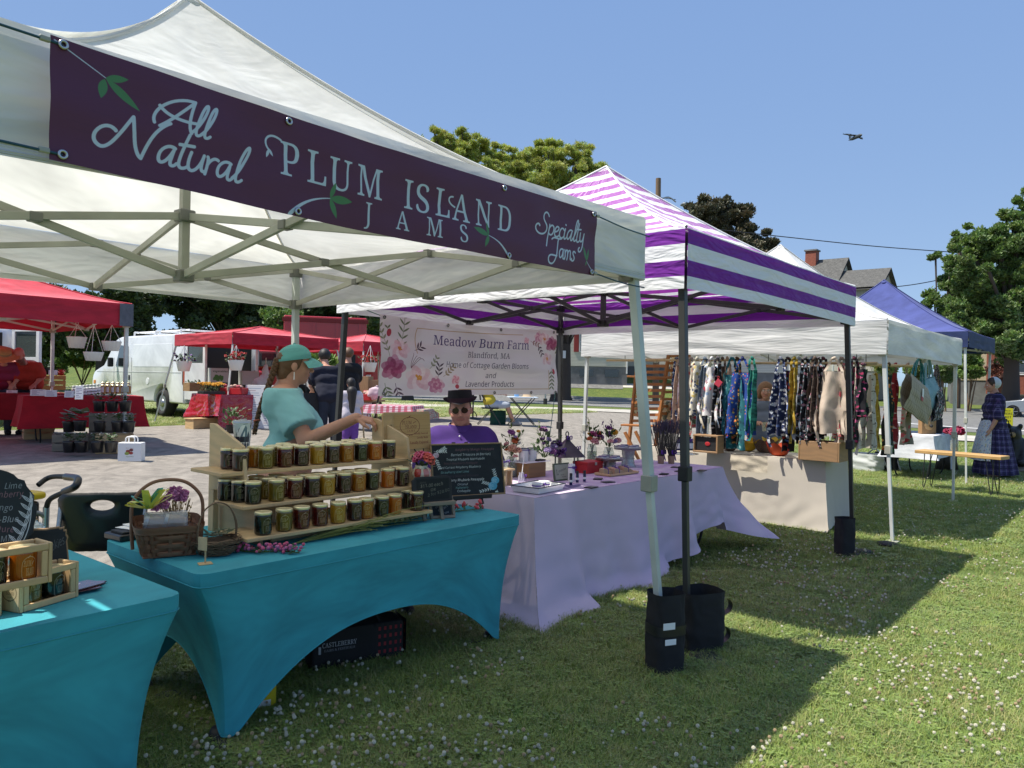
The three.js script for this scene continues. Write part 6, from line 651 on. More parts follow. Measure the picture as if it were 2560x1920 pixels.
const noseF=CAP(0,0.012,0.09,0,-0.032,0.108,0.009,0.0145),lipF=CAP(-0.019,-0.064,0.085,0.019,-0.064,0.085,0.0085,0.0085),browF=CAP(-0.036,0.024,0.08,0.036,0.024,0.08,0.012,0.012),neckF=CAP(0,-0.05,-0.022,0,-0.18,-0.045,0.054,0.06);
function headF(x,y,z,o){const j=o.jowl||1;let d=ell(x,y,z,0,0.038,-0.012,0.077,0.088,0.096);d=smin(d,ell(x,y,z,0,-0.03,0.028,0.063*j,0.086,0.064),0.03);d=smin(d,ell(x,y,z,0,-0.098,0.052,0.028*j,0.022,0.026),0.025);d=smin(d,ell(Math.abs(x),y,z,0.036*j,-0.034,0.058,0.028,0.03,0.026),0.02);d=smin(d,browF(x,y,z),0.012);d=smin(d,neckF(x/j,y,z),0.03);d=-smin(-d,ell(Math.abs(x),y,z,0.032,0.004,0.104,0.019,0.013,0.024),0.008);d=smin(d,noseF(x,y,z),0.012);d=smin(d,lipF(x,y,z),0.01);d=Math.min(d,smin(d,ell(Math.abs(x),y,z,0.08,-0.008,-0.012,0.012,0.031,0.02),0.008));d=smin(d,ell(Math.abs(x),y,z,0.012,-0.036,0.097,0.008,0.007,0.01),0.006);return d;}
const SKIN=lin(0.5,0.25,0.165),skinM=phy(lin(1,1,1),{vertexColors:true,roughness:0.55,sheen:0.15,bumpMap:rep(cloudy,30),bumpScale:0.0003});
function headGeo(o,cell=0.0045){const s=o.skin||SKIN;return nets((x,y,z)=>headF(x,y,z,o),V(-0.11,-0.2,-0.13),V(0.11,0.14,0.14),cell,(x,y,z)=>{const c=s.clone(),lip=Math.exp(-Math.pow(lipF(x,y,z)/0.004,2))*(Math.abs(y+0.064)<0.012?1:0);c.lerp(lin(0.36,0.09,0.085),0.6*lip);const ch=Math.exp(-((Math.abs(x)-0.04)**2+(y+0.03)**2)/0.0009)*(z>0?1:0);c.lerp(lin(0.5,0.17,0.12),0.35*ch);if(o.beard&&y<-0.045&&z>-0.02)c.lerp(o.beard,0.75*(Math.abs(y+0.064)<0.007&&Math.abs(x)<0.02?0.2:1));if(o.stubble&&(y<-0.045||(y<-0.04&&Math.abs(x)<0.025))&&z>0.02)c.lerp(o.stubble,0.4);c.multiplyScalar(1+0.08*nz(x*40,y*40,z*40));return c;});}
function handCaps(w,dir,nrm,s=1,curl=0.4,left=false){
const f=dir.clone().normalize(),n=nrm.clone().addScaledVector(f,-nrm.dot(f)).normalize(),r=f.clone().cross(n).multiplyScalar(left?-1:1),Q=(a,b,c)=>w.clone().addScaledVector(f,a*s).addScaledVector(r,b*s).addScaledVector(n,c*s),B=[];
for(const b of[-0.024,-0.008,0.008,0.024])B.push([Q(-0.005,b*0.7,0),Q(0.085,b*1.15,0),0.015*s,0.012*s]);
[[-0.029,0.062],[-0.0105,0.074],[0.009,0.069],[0.028,0.054]].forEach(([b,L],i)=>{const c=curl+0.12*i,p0=Q(0.088,b,0.002),p1=Q(0.088+L*0.45*Math.cos(c*0.5),b*1.12,-L*0.45*Math.sin(c*0.5)),p2=Q(0.088+L*(0.45*Math.cos(c*0.5)+0.32*Math.cos(c*1.3)),b*1.18,-L*(0.45*Math.sin(c*0.5)+0.32*Math.sin(c*1.3))),p3=Q(0.088+L*(0.45*Math.cos(c*0.5)+0.32*Math.cos(c*1.3)+0.24*Math.cos(c*1.9)),b*1.2,-L*(0.45*Math.sin(c*0.5)+0.32*Math.sin(c*1.3)+0.24*Math.sin(c*1.9)));B.push([p0,p1,0.0095*s,0.0085*s],[p1,p2,0.0085*s,0.008*s],[p2,p3,0.008*s,0.0068*s]);});
const t0=Q(0.02,-0.026,-0.004),t1=Q(0.055,-0.05,-0.016),t2=Q(0.085,-0.056,-0.026);B.push([t0,t1,0.013*s,0.0105*s],[t1,t2,0.01*s,0.008*s]);return B;}
function person(label,base,o){
const t=thing('person',label,'person',base),b=base,L=(p)=>p.clone().sub(b),LB=(B)=>B.map(([a,c,ra,rb])=>[L(a),L(c),ra,rb]);
const skin=o.skin||SKIN,cell=o.cell||0.014,tone=(x,y,z)=>skin.clone().multiplyScalar(1+0.1*nz(x*14,y*14,z*14));
const G=[capsMesh(LB(o.body),cell,0.03,0,null,tone)];for(const h of o.hands||[])G.push(capsMesh(LB(h),o.cell>0.014?0.008:0.0045,0.006,0,null,tone));
const hm=new THREE.Matrix4().compose(L(o.head.p),new THREE.Quaternion().setFromEuler(E3(o.head.pitch||0,o.head.yaw,o.head.roll||0,'YXZ')),V(1,1,1).multiplyScalar(o.head.s||1)),HG=(g)=>g.applyMatrix4(hm);
if(!o.noHead)G.push(HG(headGeo({...o.face,skin},o.headCell||(o.cell>0.014?0.008:0.0045))));part('body',G,skinM,t);
for(const[name,B,m,grow,extra,c2,kk]of o.clothes)part(name,capsMesh(LB(B),c2||cell,kk||0.035,grow||0,extra&&((d,x,y,z)=>extra(d,x+b.x,y+b.y,z+b.z)),null),m,t);
if(!o.noHead&&!o.noEyes)for(const s of[-1,1]){part('eye',HG(MT(sph(0.0115,12,8),V(s*0.031,0.004,0.079))),M.white,t);part('iris',HG(MT(sph(0.006,10,6),V(s*0.031,0.004,0.0875),null,V(1,1,0.5))),std(lin(0.04,0.035,0.03),{roughness:0.2}),t);part('eyebrow',HG(tube([V(s*0.018,0.022,0.093),V(s*0.032,0.027,0.09),V(s*0.048,0.022,0.078)],0.0035,5)),o.browM||std(lin(0.07,0.04,0.025)),t);}
return{t,HG,L};
}
const hairMat=(r,g,b)=>std(lin(r,g,b),{roughness:0.55,bumpMap:rep(woodTex,8,20),bumpScale:0.004});
const wrinkle=(amp,f=9)=>(d,x,y,z)=>d+amp*(nz(x*f,y*f*1.6,z*f)+0.6*nz(x*f*2.3+4,y*f*2,z*f*2.1));
const hairShell=(fn)=>nets(fn,V(-0.15,-0.24,-0.17),V(0.15,0.17,0.15),0.0065);
{
const d=5.0,O=at(715,1000,d).setY(0),P=(px,py,k=d)=>at(px,py,k);O.y=ground(O.x,O.z);
const f=V(0.836,0,0.548),r=V(-0.548,0,0.836),Q=(z,y,x)=>O.clone().addScaledVector(f,z).addScaledVector(r,x).setY(y);
const sh=Q(0.0,1.365,0.17),el=Q(0.13,1.10,0.33),wr=V(2.835,1.262,-3.66),shL=Q(0.02,1.36,-0.18),elL=Q(0.1,1.08,-0.27),wrL=Q(0.3,0.98,-0.22),hd=wr.clone().add(V(0.07,-0.02,0.06));
const torso=[[Q(-0.02,1.33,0.1),Q(-0.02,1.33,-0.1),0.12,0.12],[Q(0.06,1.18,0.08),Q(0.06,1.18,-0.08),0.15,0.15],[Q(0.03,0.98,0.09),Q(0.03,0.98,-0.09),0.165,0.165],[Q(0.0,0.85,0.1),Q(0.0,0.85,-0.1),0.165,0.165],[Q(0.14,1.14,0.08),Q(0.14,1.14,-0.08),0.09,0.09],[Q(-0.01,1.3,0),Q(0.0,1.45,0),0.09,0.065]];
const armU=[[sh,el,0.072,0.055]],arm=[[sh,el,0.062,0.05],[el,wr,0.05,0.031]],armL=[[shL,elL,0.06,0.05],[elL,wrL,0.046,0.03]],legs=[];for(const s of[-1,1])legs.push([Q(0,0.85,s*0.1),Q(0.02,0.46,s*0.1),0.1,0.065],[Q(0.02,0.46,s*0.1),Q(-0.02,0.08,s*0.1),0.06,0.045],[Q(-0.03,0.04,s*0.1),Q(0.14,0.035,s*0.1),0.045,0.035]);
const tee=cloth(lin(0.29,0.6,0.61),0,{bumpMap:rep(weave,40),bumpScale:0.0003}),sleeve=[sh,sh.clone().lerp(el,0.74),0.084,0.098],cut=el.clone().sub(sh).normalize(),cutAt=sh.clone().lerp(el,0.74);
const wr2=wrinkle(0.011,7),{t,HG}=person('woman in a teal cap and turquoise tee reaching across the jam shelf',O,{body:[...torso,...arm,...armL,...legs],clothes:[['shirt',[...torso,sleeve,[shL,shL.clone().lerp(elL,0.74),0.083,0.09]],tee,0.012,(dd,x,y,z)=>Math.max(wr2(dd,x,y,z),((x-cutAt.x)*cut.x+(y-cutAt.y)*cut.y+(z-cutAt.z)*cut.z),y-1.425-0.0),0.012],['trousers',legs.filter((_,i)=>i%3<2),cloth(lin(0.03,0.03,0.05)),0.014,(dd,x,y,z)=>Math.max(dd,y-0.86)]],
hands:[handCaps(wr,hd.clone().sub(wr),V(-0.2,1,0.3),0.98,0.75,true),handCaps(wrL,f,V(0,1,0.3),0.95)],head:{p:Q(0.055,1.575,0),yaw:Math.atan2(f.x,f.z)+0.08,pitch:0.02},skin:lin(0.5,0.25,0.165),headCell:0.0036});
const capM=cloth(lin(0.14,0.42,0.4),0,{bumpMap:rep(weave,30),bumpScale:0.0003});
part('cap_crown',HG(grid(40,14,(u,v)=>{const a=u*6.2832,e=v*1.5708,k=1+0.006*Math.cos(a*6);return V(Math.sin(a)*0.094*Math.cos(e)*k,0.042+0.098*Math.sin(e)+0.018*Math.cos(a)*(1-v),-0.012+Math.cos(a)*0.112*Math.cos(e)*k);})),capM,t);
part('cap_visor',HG(grid(16,8,(u,v)=>{const a=(u-0.5)*2.1,R=0.108+0.085*v*Math.cos(a*0.72);return V(Math.sin(a)*R*0.84,0.056-0.03*v*v-0.05*Math.abs(Math.sin(a))*0.7-0.012*v,-0.012+Math.cos(a)*R);})),capM,t);part('cap_band',HG(grid(40,1,(u,v)=>{const a=u*6.2832;return V(Math.sin(a)*0.0955,0.034+0.014*v+0.018*Math.cos(a),-0.012+Math.cos(a)*0.1135);})),capM,t);part('cap_button',HG(MT(sph(0.008),V(0,0.142,-0.012))),capM,t);
const hm=hairMat(0.13,0.065,0.03);part('hair',HG(hairShell((x,y,z)=>{let q=ell(x,y,z,0,0.03,-0.022,0.088,0.098,0.104);q=smin(q,ell(x,y,z,0,-0.055,-0.075,0.06,0.06,0.05),0.03);q=Math.max(q,0.02-Math.hypot(x*0.0,y+0.02-0*z)*0+(z-0.035-0.3*(y-0.02))*0.9-0.02);q=Math.max(q,y-0.08);return q+0.0025*nz(x*20,y*90,z*30);})),hm,t);
const br=new THREE.CatmullRomCurve3([Q(-0.06,1.60,0.035),Q(-0.085,1.52,0.05),Q(-0.115,1.42,0.06),Q(-0.15,1.32,0.065),Q(-0.175,1.22,0.07),Q(-0.19,1.13,0.07)]),bl=[];for(let i=0;i<34;i++){const u=i/33,c=br.getPoint(u).sub(O),w=mix(0.021,0.011,u);for(const s of[-1,1])bl.push(MT(sph(w,10,7),c.clone().addScaledVector(f,s*0.011*(i%2?1:-1)*0.6).addScaledVector(r,s*0.007),E3(0.5*s,0,0.6*s),V(0.8,1.25,0.75)));}part('braid',bl,hm,t).userData.kind='stuff';for(const u of[0.06,0.82])part('hair_tie',MT(new THREE.TorusGeometry(0.018,0.006,6,16),br.getPoint(u).sub(O),E3(1.3,0,0.3)),std(lin(0.4,0.1,0.06)),t);
for(const s of[-1,1])part('earring',HG(rod(V(s*0.088,-0.045,-0.012),V(s*0.089,-0.095,-0.012),0.0022,0.004)),M.white,t);
}
{
const d=6.05,O=at(1150,1100,d).setY(0),P=(px,py,k=d)=>at(px,py,k);O.y=ground(O.x,O.z);const f=V(-0.73,0,0.68).normalize(),r=V(-f.z,0,f.x).negate(),Q=(z,y,x)=>O.clone().addScaledVector(f,z).addScaledVector(r,x).setY(y);
const R=[],torso=[[Q(0,1.02,0.14),Q(0,1.02,-0.14),0.115,0.115],[Q(0.05,0.86,0.1),Q(0.05,0.86,-0.1),0.17,0.17],[Q(0.08,0.66,0.1),Q(0.08,0.66,-0.1),0.19,0.19],[Q(0,1.05,0),Q(0.01,1.16,0),0.085,0.07]];const arms=[],sleeves=[];for(const s of[-1,1]){const a=Q(0,1.02,s*0.21),b=Q(0.06,0.8,s*0.29),c=Q(0.3,0.72,s*0.16);arms.push([a,b,0.07,0.055],[b,c,0.052,0.034]);sleeves.push([a,a.clone().lerp(b,0.9),0.082,0.08]);R.push([c,s]);}
const legs=[];for(const s of[-1,1])legs.push([Q(0,0.5,s*0.11),Q(0.42,0.5,s*0.14),0.105,0.075],[Q(0.42,0.5,s*0.14),Q(0.4,0.08,s*0.14),0.07,0.045],[Q(0.38,0.04,s*0.14),Q(0.52,0.035,s*0.14),0.045,0.036]);
const pol=cloth(lin(0.075,0.03,0.21),0.03),wk=wrinkle(0.006,8),{t,HG}=person('seated man in a purple shirt, black fedora and dark glasses under the farm banner',O,{body:[...torso,...arms,...legs],clothes:[['shirt',[...torso,...sleeves],pol,0.012,(dd,x,y,z)=>Math.max(wk(dd,x,y,z),y-1.135)],['trousers',legs.filter((_,i)=>i%3<2),cloth(lin(0.02,0.02,0.03)),0.014]],hands:R.map(([c,s])=>handCaps(c,V(f.x,-0.2,f.z),V(0,1,0),1,0.6,s<0)),head:{p:Q(0.045,1.265,0),yaw:Math.atan2(f.x,f.z),pitch:0.05,roll:0.06,s:1.04},face:{jowl:1.16,stubble:lin(0.22,0.11,0.07)},skin:lin(0.5,0.24,0.17)});
part('collar',MT(lathe([[0.078,0],[0.086,0.05],[0.092,0.045],[0.1,0.0]],24),Q(0.015,1.105,0).sub(O),E3(0.15,Math.atan2(f.x,f.z),0,'YXZ')),pol,t);for(let i=0;i<3;i++)part('shirt_button',MT(sph(0.007),Q(0.135+0.03*i,1.06-0.06*i,0).sub(O)),M.white,t);
for(const s of[-1,1]){part('lens',HG(MT(cyl(0.027,0.027,0.004,20),V(s*0.033,0.002,0.103),E3(1.57,0,s*0.12),V(1,1,0.82))),std(lin(0.03,0.018,0.015),{roughness:0.12}),t);part('temple_arm',HG(rod(V(s*0.058,0.008,0.095),V(s*0.085,0.006,-0.01),0.0018)),M.steel,t);}part('glasses_bridge',HG(rod(V(-0.01,0.008,0.106),V(0.01,0.008,0.106),0.0018)),M.steel,t);
const hatM=cloth(lin(0.013,0.011,0.014));part('hat_crown',HG(grid(40,12,(u,v)=>{const a=u*6.2832,k=v<0.75?1-0.12*v:0.91*(1-(v-0.75)*4),y=v<0.75?0.06+0.088*v/0.75:0.148-0.012*(v-0.75)*4,pin=1-0.3*Math.max(0,Math.cos(a))*v;return V(Math.sin(a)*0.098*k*pin,y+0.014*Math.cos(a)*v,-0.012+Math.cos(a)*0.114*k);})),hatM,t);part('hat_brim',HG(grid(48,6,(u,v)=>{const a=u*6.2832,R2=1+0.33*v;return V(Math.sin(a)*0.098*R2,0.062+0.03*v*v*Math.abs(Math.sin(a))-0.014*v*Math.cos(a),-0.012+Math.cos(a)*0.114*R2);})),hatM,t);part('hat_band',HG(grid(40,1,(u,v)=>{const a=u*6.2832;return V(Math.sin(a)*0.0995,0.062+0.032*v,-0.012+Math.cos(a)*0.116);})),cloth(lin(0.05,0.018,0.03)),t);
part('hair',HG(hairShell((x,y,z)=>{let q=ell(x,y,z,0,0.03,-0.02,0.084,0.092,0.1);q=Math.max(q,(z-0.03));return Math.max(q,y-0.07);})),hairMat(0.03,0.018,0.012),t);
const c=thing('camp_chair','black folding chair under the man in purple','chair',O,Math.atan2(f.x,f.z));part('seat',pb(0.5,0.04,0.46,0,0.36,0.08),M.blackCloth,c);part('backrest',MT(bx(0.5,0.5,0.03),V(0,0.66,-0.24),E3(-0.15,0,0)),M.blackCloth,c);for(const sx of[-1,1])for(const sz of[-1,1])part('leg',rod(V(sx*0.25,0,sz*0.25+0.05),V(sx*0.24,0.42,-sz*0.2+0.05),0.011),M.blackMetal,c);
}
{
const d=10.6,O=at(1912,1060,d).setY(0);O.y=0;const f=V(-O.x,0,-O.z).normalize(),r=V(-f.z,0,f.x).negate(),Q=(z,y,x)=>O.clone().addScaledVector(f,z).addScaledVector(r,x).setY(y),hy=at(1915,974,d).y-0.02;
const k=hy-1.2,torso=[[Q(0,0.98+k,0.12),Q(0,0.98+k,-0.12),0.095,0.095],[Q(0.02,0.78+k,0.08),Q(0.02,0.78+k,-0.08),0.13,0.13],[Q(0.02,0.62+k,0.09),Q(0.02,0.62+k,-0.09),0.15,0.15],[Q(0,1,0).setY(1.0+k),Q(0.02,1.1,0).setY(1.1+k),0.07,0.055]],arms=[],sl=[],hands=[];for(const s of[-1,1]){const a=Q(0,0.98+k,s*0.18),b=Q(0.06,0.74+k,s*0.24),c=Q(0.27,0.76+k,s*0.06);arms.push([a,b,0.052,0.042],[b,c,0.04,0.028]);sl.push([a,a.clone().lerp(b,0.5),0.062,0.07]);hands.push(handCaps(c,V(f.x,0,f.z).addScaledVector(r,-s*0.6),V(0,1,0),0.95,0.9,s<0));}
const legs=[];for(const s of[-1,1])legs.push([Q(0,0.52,s*0.09),Q(0.42,0.56,s*-0.03),0.09,0.06],[Q(0.42,0.56,s*-0.03),Q(0.4,0.12,-s*0.1),0.055,0.04],[Q(0.4,0.06,-s*0.1),Q(0.52,0.05,-s*0.1),0.04,0.032]);
const dressM=cloth(lin(0.2,0.24,0.33),0.05),{t,HG}=person('woman with glasses in a grey blue dress sewing among the aprons',O,{cell:0.012,body:[...torso,...arms,...legs],clothes:[['dress',[...torso,...sl,[Q(0.02,0.58,0.08),Q(0.34,0.58,0.06),0.14,0.12],[Q(0.02,0.58,-0.08),Q(0.34,0.58,-0.06),0.14,0.12]],dressM,0.012,(dd,x,y,z)=>Math.max(wrinkle(0.007,10)(dd,x,y,z),y-1.065-k)]],hands,head:{p:Q(0.03,hy,0),yaw:Math.atan2(f.x,f.z)+0.1,s:1.0},skin:lin(0.52,0.27,0.18)});
part('hair',HG(hairShell((x,y,z)=>{let q=ell(x,y,z,0,0.03,-0.02,0.104,0.108,0.112);q=smin(q,ell(Math.abs(x),y,z,0.08,-0.045,-0.005,0.042,0.07,0.06),0.03);q=smin(q,ell(x,y,z,0,-0.04,-0.08,0.085,0.075,0.05),0.03);q=-smin(-q,ell(x,y,z,0,-0.04,0.12,0.066,0.092,0.09),0.01);return q+0.003*nz(x*70,y*20,z*70);})),hairMat(0.2,0.095,0.04),t);for(const s of[-1,1])part('glasses_rim',HG(MT(new THREE.TorusGeometry(0.024,0.0022,6,20),V(s*0.032,0.0,0.104),null,V(1.1,0.85,1))),M.steel,t);part('glasses_bridge',HG(rod(V(-0.008,0.002,0.106),V(0.008,0.002,0.106),0.002)),M.steel,t);
const c=thing('sewing_chair','dark chair under the seated woman in grey blue','chair',O,Math.atan2(f.x,f.z));part('seat',pb(0.46,0.04,0.44,0,0.42,0.05),M.black,c);for(const sx of[-1,1])for(const sz of[-1,1])part('leg',rod(V(sx*0.2,0,sz*0.2),V(sx*0.2,0.42,sz*0.2),0.012),M.blackMetal,c);
const p=Q(0.33,0.78+k,0),h=thing('sewing_piece','scrap of pale printed cloth in the seated woman hands','cloth',p);part('cloth',grid(10,8,(u,v)=>V((u-0.5)*0.16,-0.12*v+0.02*nz(u*5,v*5),0.03*Math.sin(u*5))),FAB.creamBlue,h);
}
{
const d=13.2,O=at(2482,1190,d).setY(0),f=V(-right0.x+0.25*fwd.x,0,-right0.z+0.25*fwd.z).normalize(),r=V(-f.z,0,f.x).negate(),Q=(z,y,x)=>O.clone().addScaledVector(f,z).addScaledVector(r,x).setY(y);
const plaidT=canvasTex(192,192,(x,W,H)=>{x.fillStyle='#2c2450';x.fillRect(0,0,W,H);for(let i=0;i<2;i++){x.globalAlpha=0.5;x.fillStyle='#8c86a8';x.fillRect(i*96+20,0,14,H);x.fillRect(0,i*96+20,W,14);x.fillStyle='#14102c';x.fillRect(i*96+60,0,22,H);x.fillRect(0,i*96+60,W,22);x.fillStyle='#6a4a80';x.fillRect(i*96+44,0,5,H);x.fillRect(0,i*96+44,W,5);}x.globalAlpha=1;});const plaidM=fabM(plaidT,5,{transmission:0});
const torso=[[Q(0,1.36,0.11),Q(0,1.36,-0.11),0.1,0.1],[Q(0.03,1.2,0.08),Q(0.03,1.2,-0.08),0.125,0.125],[Q(0,1.02,0.08),Q(0,1.02,-0.08),0.125,0.125],[Q(-0.01,0.9,0.08),Q(-0.01,0.9,-0.08),0.15,0.15],[Q(-0.01,1.38,0),Q(0.01,1.49,0),0.075,0.058]],arms=[],sl=[],hands=[];for(const s of[-1,1]){const a=Q(-0.01,1.36,s*0.18),b=Q(0.02,1.08,s*0.235),c=Q(0.12,0.85,s*0.22);arms.push([a,b,0.055,0.045],[b,c,0.042,0.03]);sl.push([a,b,0.075,0.07]);hands.push(handCaps(c,V(f.x*0.3,-1,f.z*0.3),V(-f.x,0,-f.z).addScaledVector(r,s),0.95,0.5,s>0));}
const legs=[];for(const s of[-1,1])legs.push([Q(0,0.85,s*0.09),Q(0.01,0.46,s*0.09),0.09,0.06],[Q(0.01,0.46,s*0.09),Q(-0.01,0.08,s*0.09),0.055,0.042],[Q(-0.02,0.04,s*0.09),Q(0.13,0.035,s*0.09),0.042,0.034]);
const{t,HG,L}=person('woman in a purple plaid dress and white net cap standing by the slab bench',O,{cell:0.014,body:[...torso,...arms,...legs],clothes:[['bodice',[...torso,...sl],plaidM,0.014,(dd,x,y,z)=>Math.max(wrinkle(0.006,9)(dd,x,y,z),y-1.46)]],hands,head:{p:Q(0.05,1.61,0),yaw:Math.atan2(f.x,f.z),pitch:0.12},skin:lin(0.5,0.25,0.17)});
part('skirt',grid(72,16,(u,v)=>{const a=u*6.2832,k=1+v*(0.09*Math.sin(a*9+1)+0.05*Math.sin(a*5)),R=mix(0.19,0.36,Math.pow(v,0.8))*k;return Q(Math.cos(a)*R*0.9-0.02*v,mix(1.0,0.07,v),Math.sin(a)*R).sub(O);},(u,v)=>[u*1.8,v*0.95]),plaidM,t);part('apron',grid(16,12,(u,v)=>{const a=(u-0.5)*1.7+0.25,R=mix(0.2,0.365,Math.pow(v,0.8))*(1+0.02*Math.sin(u*12));return Q(Math.cos(a)*R*0.93,mix(1.0,0.3,v),Math.sin(a)*R*1.02).sub(O);}),FAB.pastel,t);part('belt',MT(cyl(0.17,0.17,0.05,28,true),Q(0.0,1.0,0).sub(O),null,V(1.02,1,1.15)),M.blackCloth,t);part('ribbon_tail',grid(2,8,(u,v)=>Q(-0.2-0.09*v,mix(1.0,0.62,v),0.05+0.05*(u-0.5)).sub(O)),M.blackCloth,t);
for(const s of[-1,1])part('strap',tube([Q(-0.125,1.05,s*0.05),Q(-0.14,1.25,s*0.07),Q(-0.1,1.42,s*0.1),Q(0.0,1.475,s*0.11),Q(0.1,1.38,s*0.09)].map(L),0.012),M.blackCloth,t);
part('hair',HG(hairShell((x,y,z)=>{let q=ell(x,y,z,0,0.035,-0.02,0.086,0.096,0.104);return Math.max(q,z-0.055-0.4*(y-0.03));})),hairMat(0.05,0.025,0.014),t);part('net_cap',HG(grid(36,12,(u,v)=>{const a=u*6.2832,e=v*1.5708,pl=1+0.012*Math.cos(a*12);return V(Math.sin(a)*0.098*Math.cos(e*0.97)*pl,0.03+Math.cos(a)*0.112*Math.cos(e*0.97)*pl,-0.025-0.125*Math.sin(e));})),phy(lin(0.75,0.77,0.8),{roughness:0.9,transmission:0.35}),t);
}
{
const mk=(label,px,feetPy,d,o)=>{const O=at(px,feetPy,d);O.y=ground(O.x,O.z);const f=o.f.clone().setY(0).normalize(),r=V(-f.z,0,f.x).negate(),s0=o.s||1,Q=(z,y,x)=>O.clone().addScaledVector(f,z*s0).addScaledVector(r,x*s0).setY(O.y+y*s0),bend=o.bend||0,w=o.w||1,B=(h)=>bend*Math.max(0,h-0.9),Y=(h)=>(h>0.9?0.9+(h-0.9)*Math.cos(bend*1.1):h);
const T=(z,h,x)=>Q(z+B(h),Y(h),x*w),torso=[[T(0,1.36,0.12),T(0,1.36,-0.12),0.1,0.1],[T(0.02,1.18,0.08),T(0.02,1.18,-0.08),0.13*w,0.13*w],[T(0.02,1.0,0.08),T(0.02,1.0,-0.08),0.135*w,0.135*w],[T(0,0.9,0.09),T(0,0.9,-0.09),0.13,0.13],[T(0,1.38,0),T(0.03,1.5,0),0.07,0.058]].map(([a,b,p,q])=>[a,b,p*s0,q*s0]),arms=[],sl=[],hands=[];
for(const s of[-1,1]){const a=T(0,1.36,s*0.19),b=T(o.reach||0.08,1.08,s*0.24),c=T((o.reach||0.08)*2.6,0.9+(o.up||0),s*0.16);arms.push([a,b,0.056*s0,0.045*s0],[b,c,0.042*s0,0.03*s0]);sl.push([a,a.clone().lerp(b,0.7),0.072*s0,0.072*s0]);hands.push(handCaps(c,c.clone().sub(b),V(f.x,1,f.z),s0,0.5,s<0));}
const legs=[];for(const s of[-1,1])legs.push(...[[Q(0,0.9,s*0.09),Q(0.02,0.48,s*0.1),0.1*w,0.068],[Q(0.02,0.48,s*0.1),Q(-0.01,0.09,s*0.1),0.062,0.045],[Q(-0.02,0.045,s*0.1),Q(0.15,0.04,s*0.1),0.045,0.036]].map(([a,b,p,q])=>[a,b,p*s0,q*s0]));
const clothes=[['shirt',[...torso,...sl],o.shirt,0.012,(dd,x,y,z)=>Math.max(wrinkle(0.006,9)(dd,x,y,z),y-T(0,1.46,0).y),0.014]];if(o.pants)clothes.push(['trousers',legs.filter((_,i)=>i%3<(o.short?1:2)),o.pants,0.014,(dd,x,y,z)=>Math.max(dd,y-Q(0,0.97,0).y)]);clothes.push(['shoes',legs.filter((_,i)=>i%3===2),M.black,0.012]);
const R=person(label,O,{cell:0.018,body:[...torso,...arms,...legs],clothes,hands,head:{p:T(0.05,1.62,0).add(V(0,o.hd||0,0)),yaw:Math.atan2(f.x,f.z)+(o.turn||0),pitch:o.pitch??bend*0.9,s:s0},skin:o.skin,face:o.face,noEyes:o.noEyes});return{...R,Q,O,f,r,T};};
const cam=(p)=>V(-p.x,0,-p.z),redTee=cloth(lin(0.45,0.04,0.025));
mk('bald bearded man in a red shirt leaning over the red stall table',68,1080,13.4,{f:V(-0.5,0,0.85),shirt:redTee,pants:cloth(lin(0.03,0.03,0.04)),short:1,bend:0.75,reach:0.12,w:1.15,turn:-0.3,pitch:0.5,face:{beard:lin(0.06,0.035,0.025),jowl:1.05},skin:lin(0.5,0.17,0.13)});
{const q=mk('person in a wide straw hat bending over the stall table at the left edge',2,1080,13.2,{f:V(-0.2,0,0.9),shirt:cloth(lin(0.25,0.03,0.09)),pants:cloth(lin(0.08,0.09,0.14)),bend:0.8,reach:0.14,pitch:0.6});const st=cloth(lin(0.55,0.3,0.12),0.1);part('straw_brim',q.HG(grid(40,5,(u,v)=>{const a=u*6.2832,R=0.1+0.13*v;return V(Math.sin(a)*R,0.055+0.02*Math.sin(a*2)*v-0.015*v,Math.cos(a)*R*1.1);})),st,q.t);part('straw_crown',q.HG(lathe([[0.1,0.055],[0.097,0.1],[0.08,0.145],[0,0.155]],24)),st,q.t);part('hat_band',q.HG(lathe([[0.102,0.06],[0.1,0.085]],24)),std(lin(0.3,0.2,0.1)),q.t);}
{const q=mk('woman in a navy top and jeans bending over the vegetable stall seen from behind',820,1110,13.0,{f:V(0.3,0,-0.95),shirt:cloth(lin(0.012,0.014,0.03)),pants:cloth(lin(0.02,0.028,0.05)),bend:0.35,reach:0.16,up:0.08,noEyes:1});part('hair',q.HG(hairShell((x,y,z)=>{let h=ell(x,y,z,0,0.04,-0.03,0.105,0.11,0.115);return Math.max(h,z-0.06);})),hairMat(0.012,0.01,0.01),q.t);const b=thing('shoulder_bag','large black shoulder bag beside the woman in navy','bag',q.Q(0.02,0.75,0.3));part('bag_body',MT(bagGeo(0.34,0.4,0.16),V(0,-0.2,0)),M.blackCloth,b);part('bag_strap',tube([V(-0.1,0.18,0),V(-0.14,0.5,0.05),V(0.1,0.18,0)],0.012),M.blackCloth,b);}
{const q=mk('dark haired child in a white top and purple leggings seen from behind',875,1108,12.4,{f:V(0.4,0,-0.9),shirt:cloth(lin(0.6,0.55,0.62)),pants:cloth(lin(0.16,0.06,0.32)),s:0.72,noEyes:1});part('long_hair',q.HG(hairShell((x,y,z)=>{let h=ell(x,y,z,0,0.035,-0.03,0.1,0.105,0.11);h=smin(h,ell(x,y,z,0,-0.12,-0.1,0.09,0.16,0.045),0.04);return Math.max(h,z-0.05);})),hairMat(0.014,0.01,0.009),q.t);part('hair_fall',capsMesh([[q.T(-0.08,1.45,0).sub(q.O),q.T(-0.13,1.0,0).sub(q.O),0.085,0.04]],0.015),hairMat(0.014,0.01,0.009),q.t);}
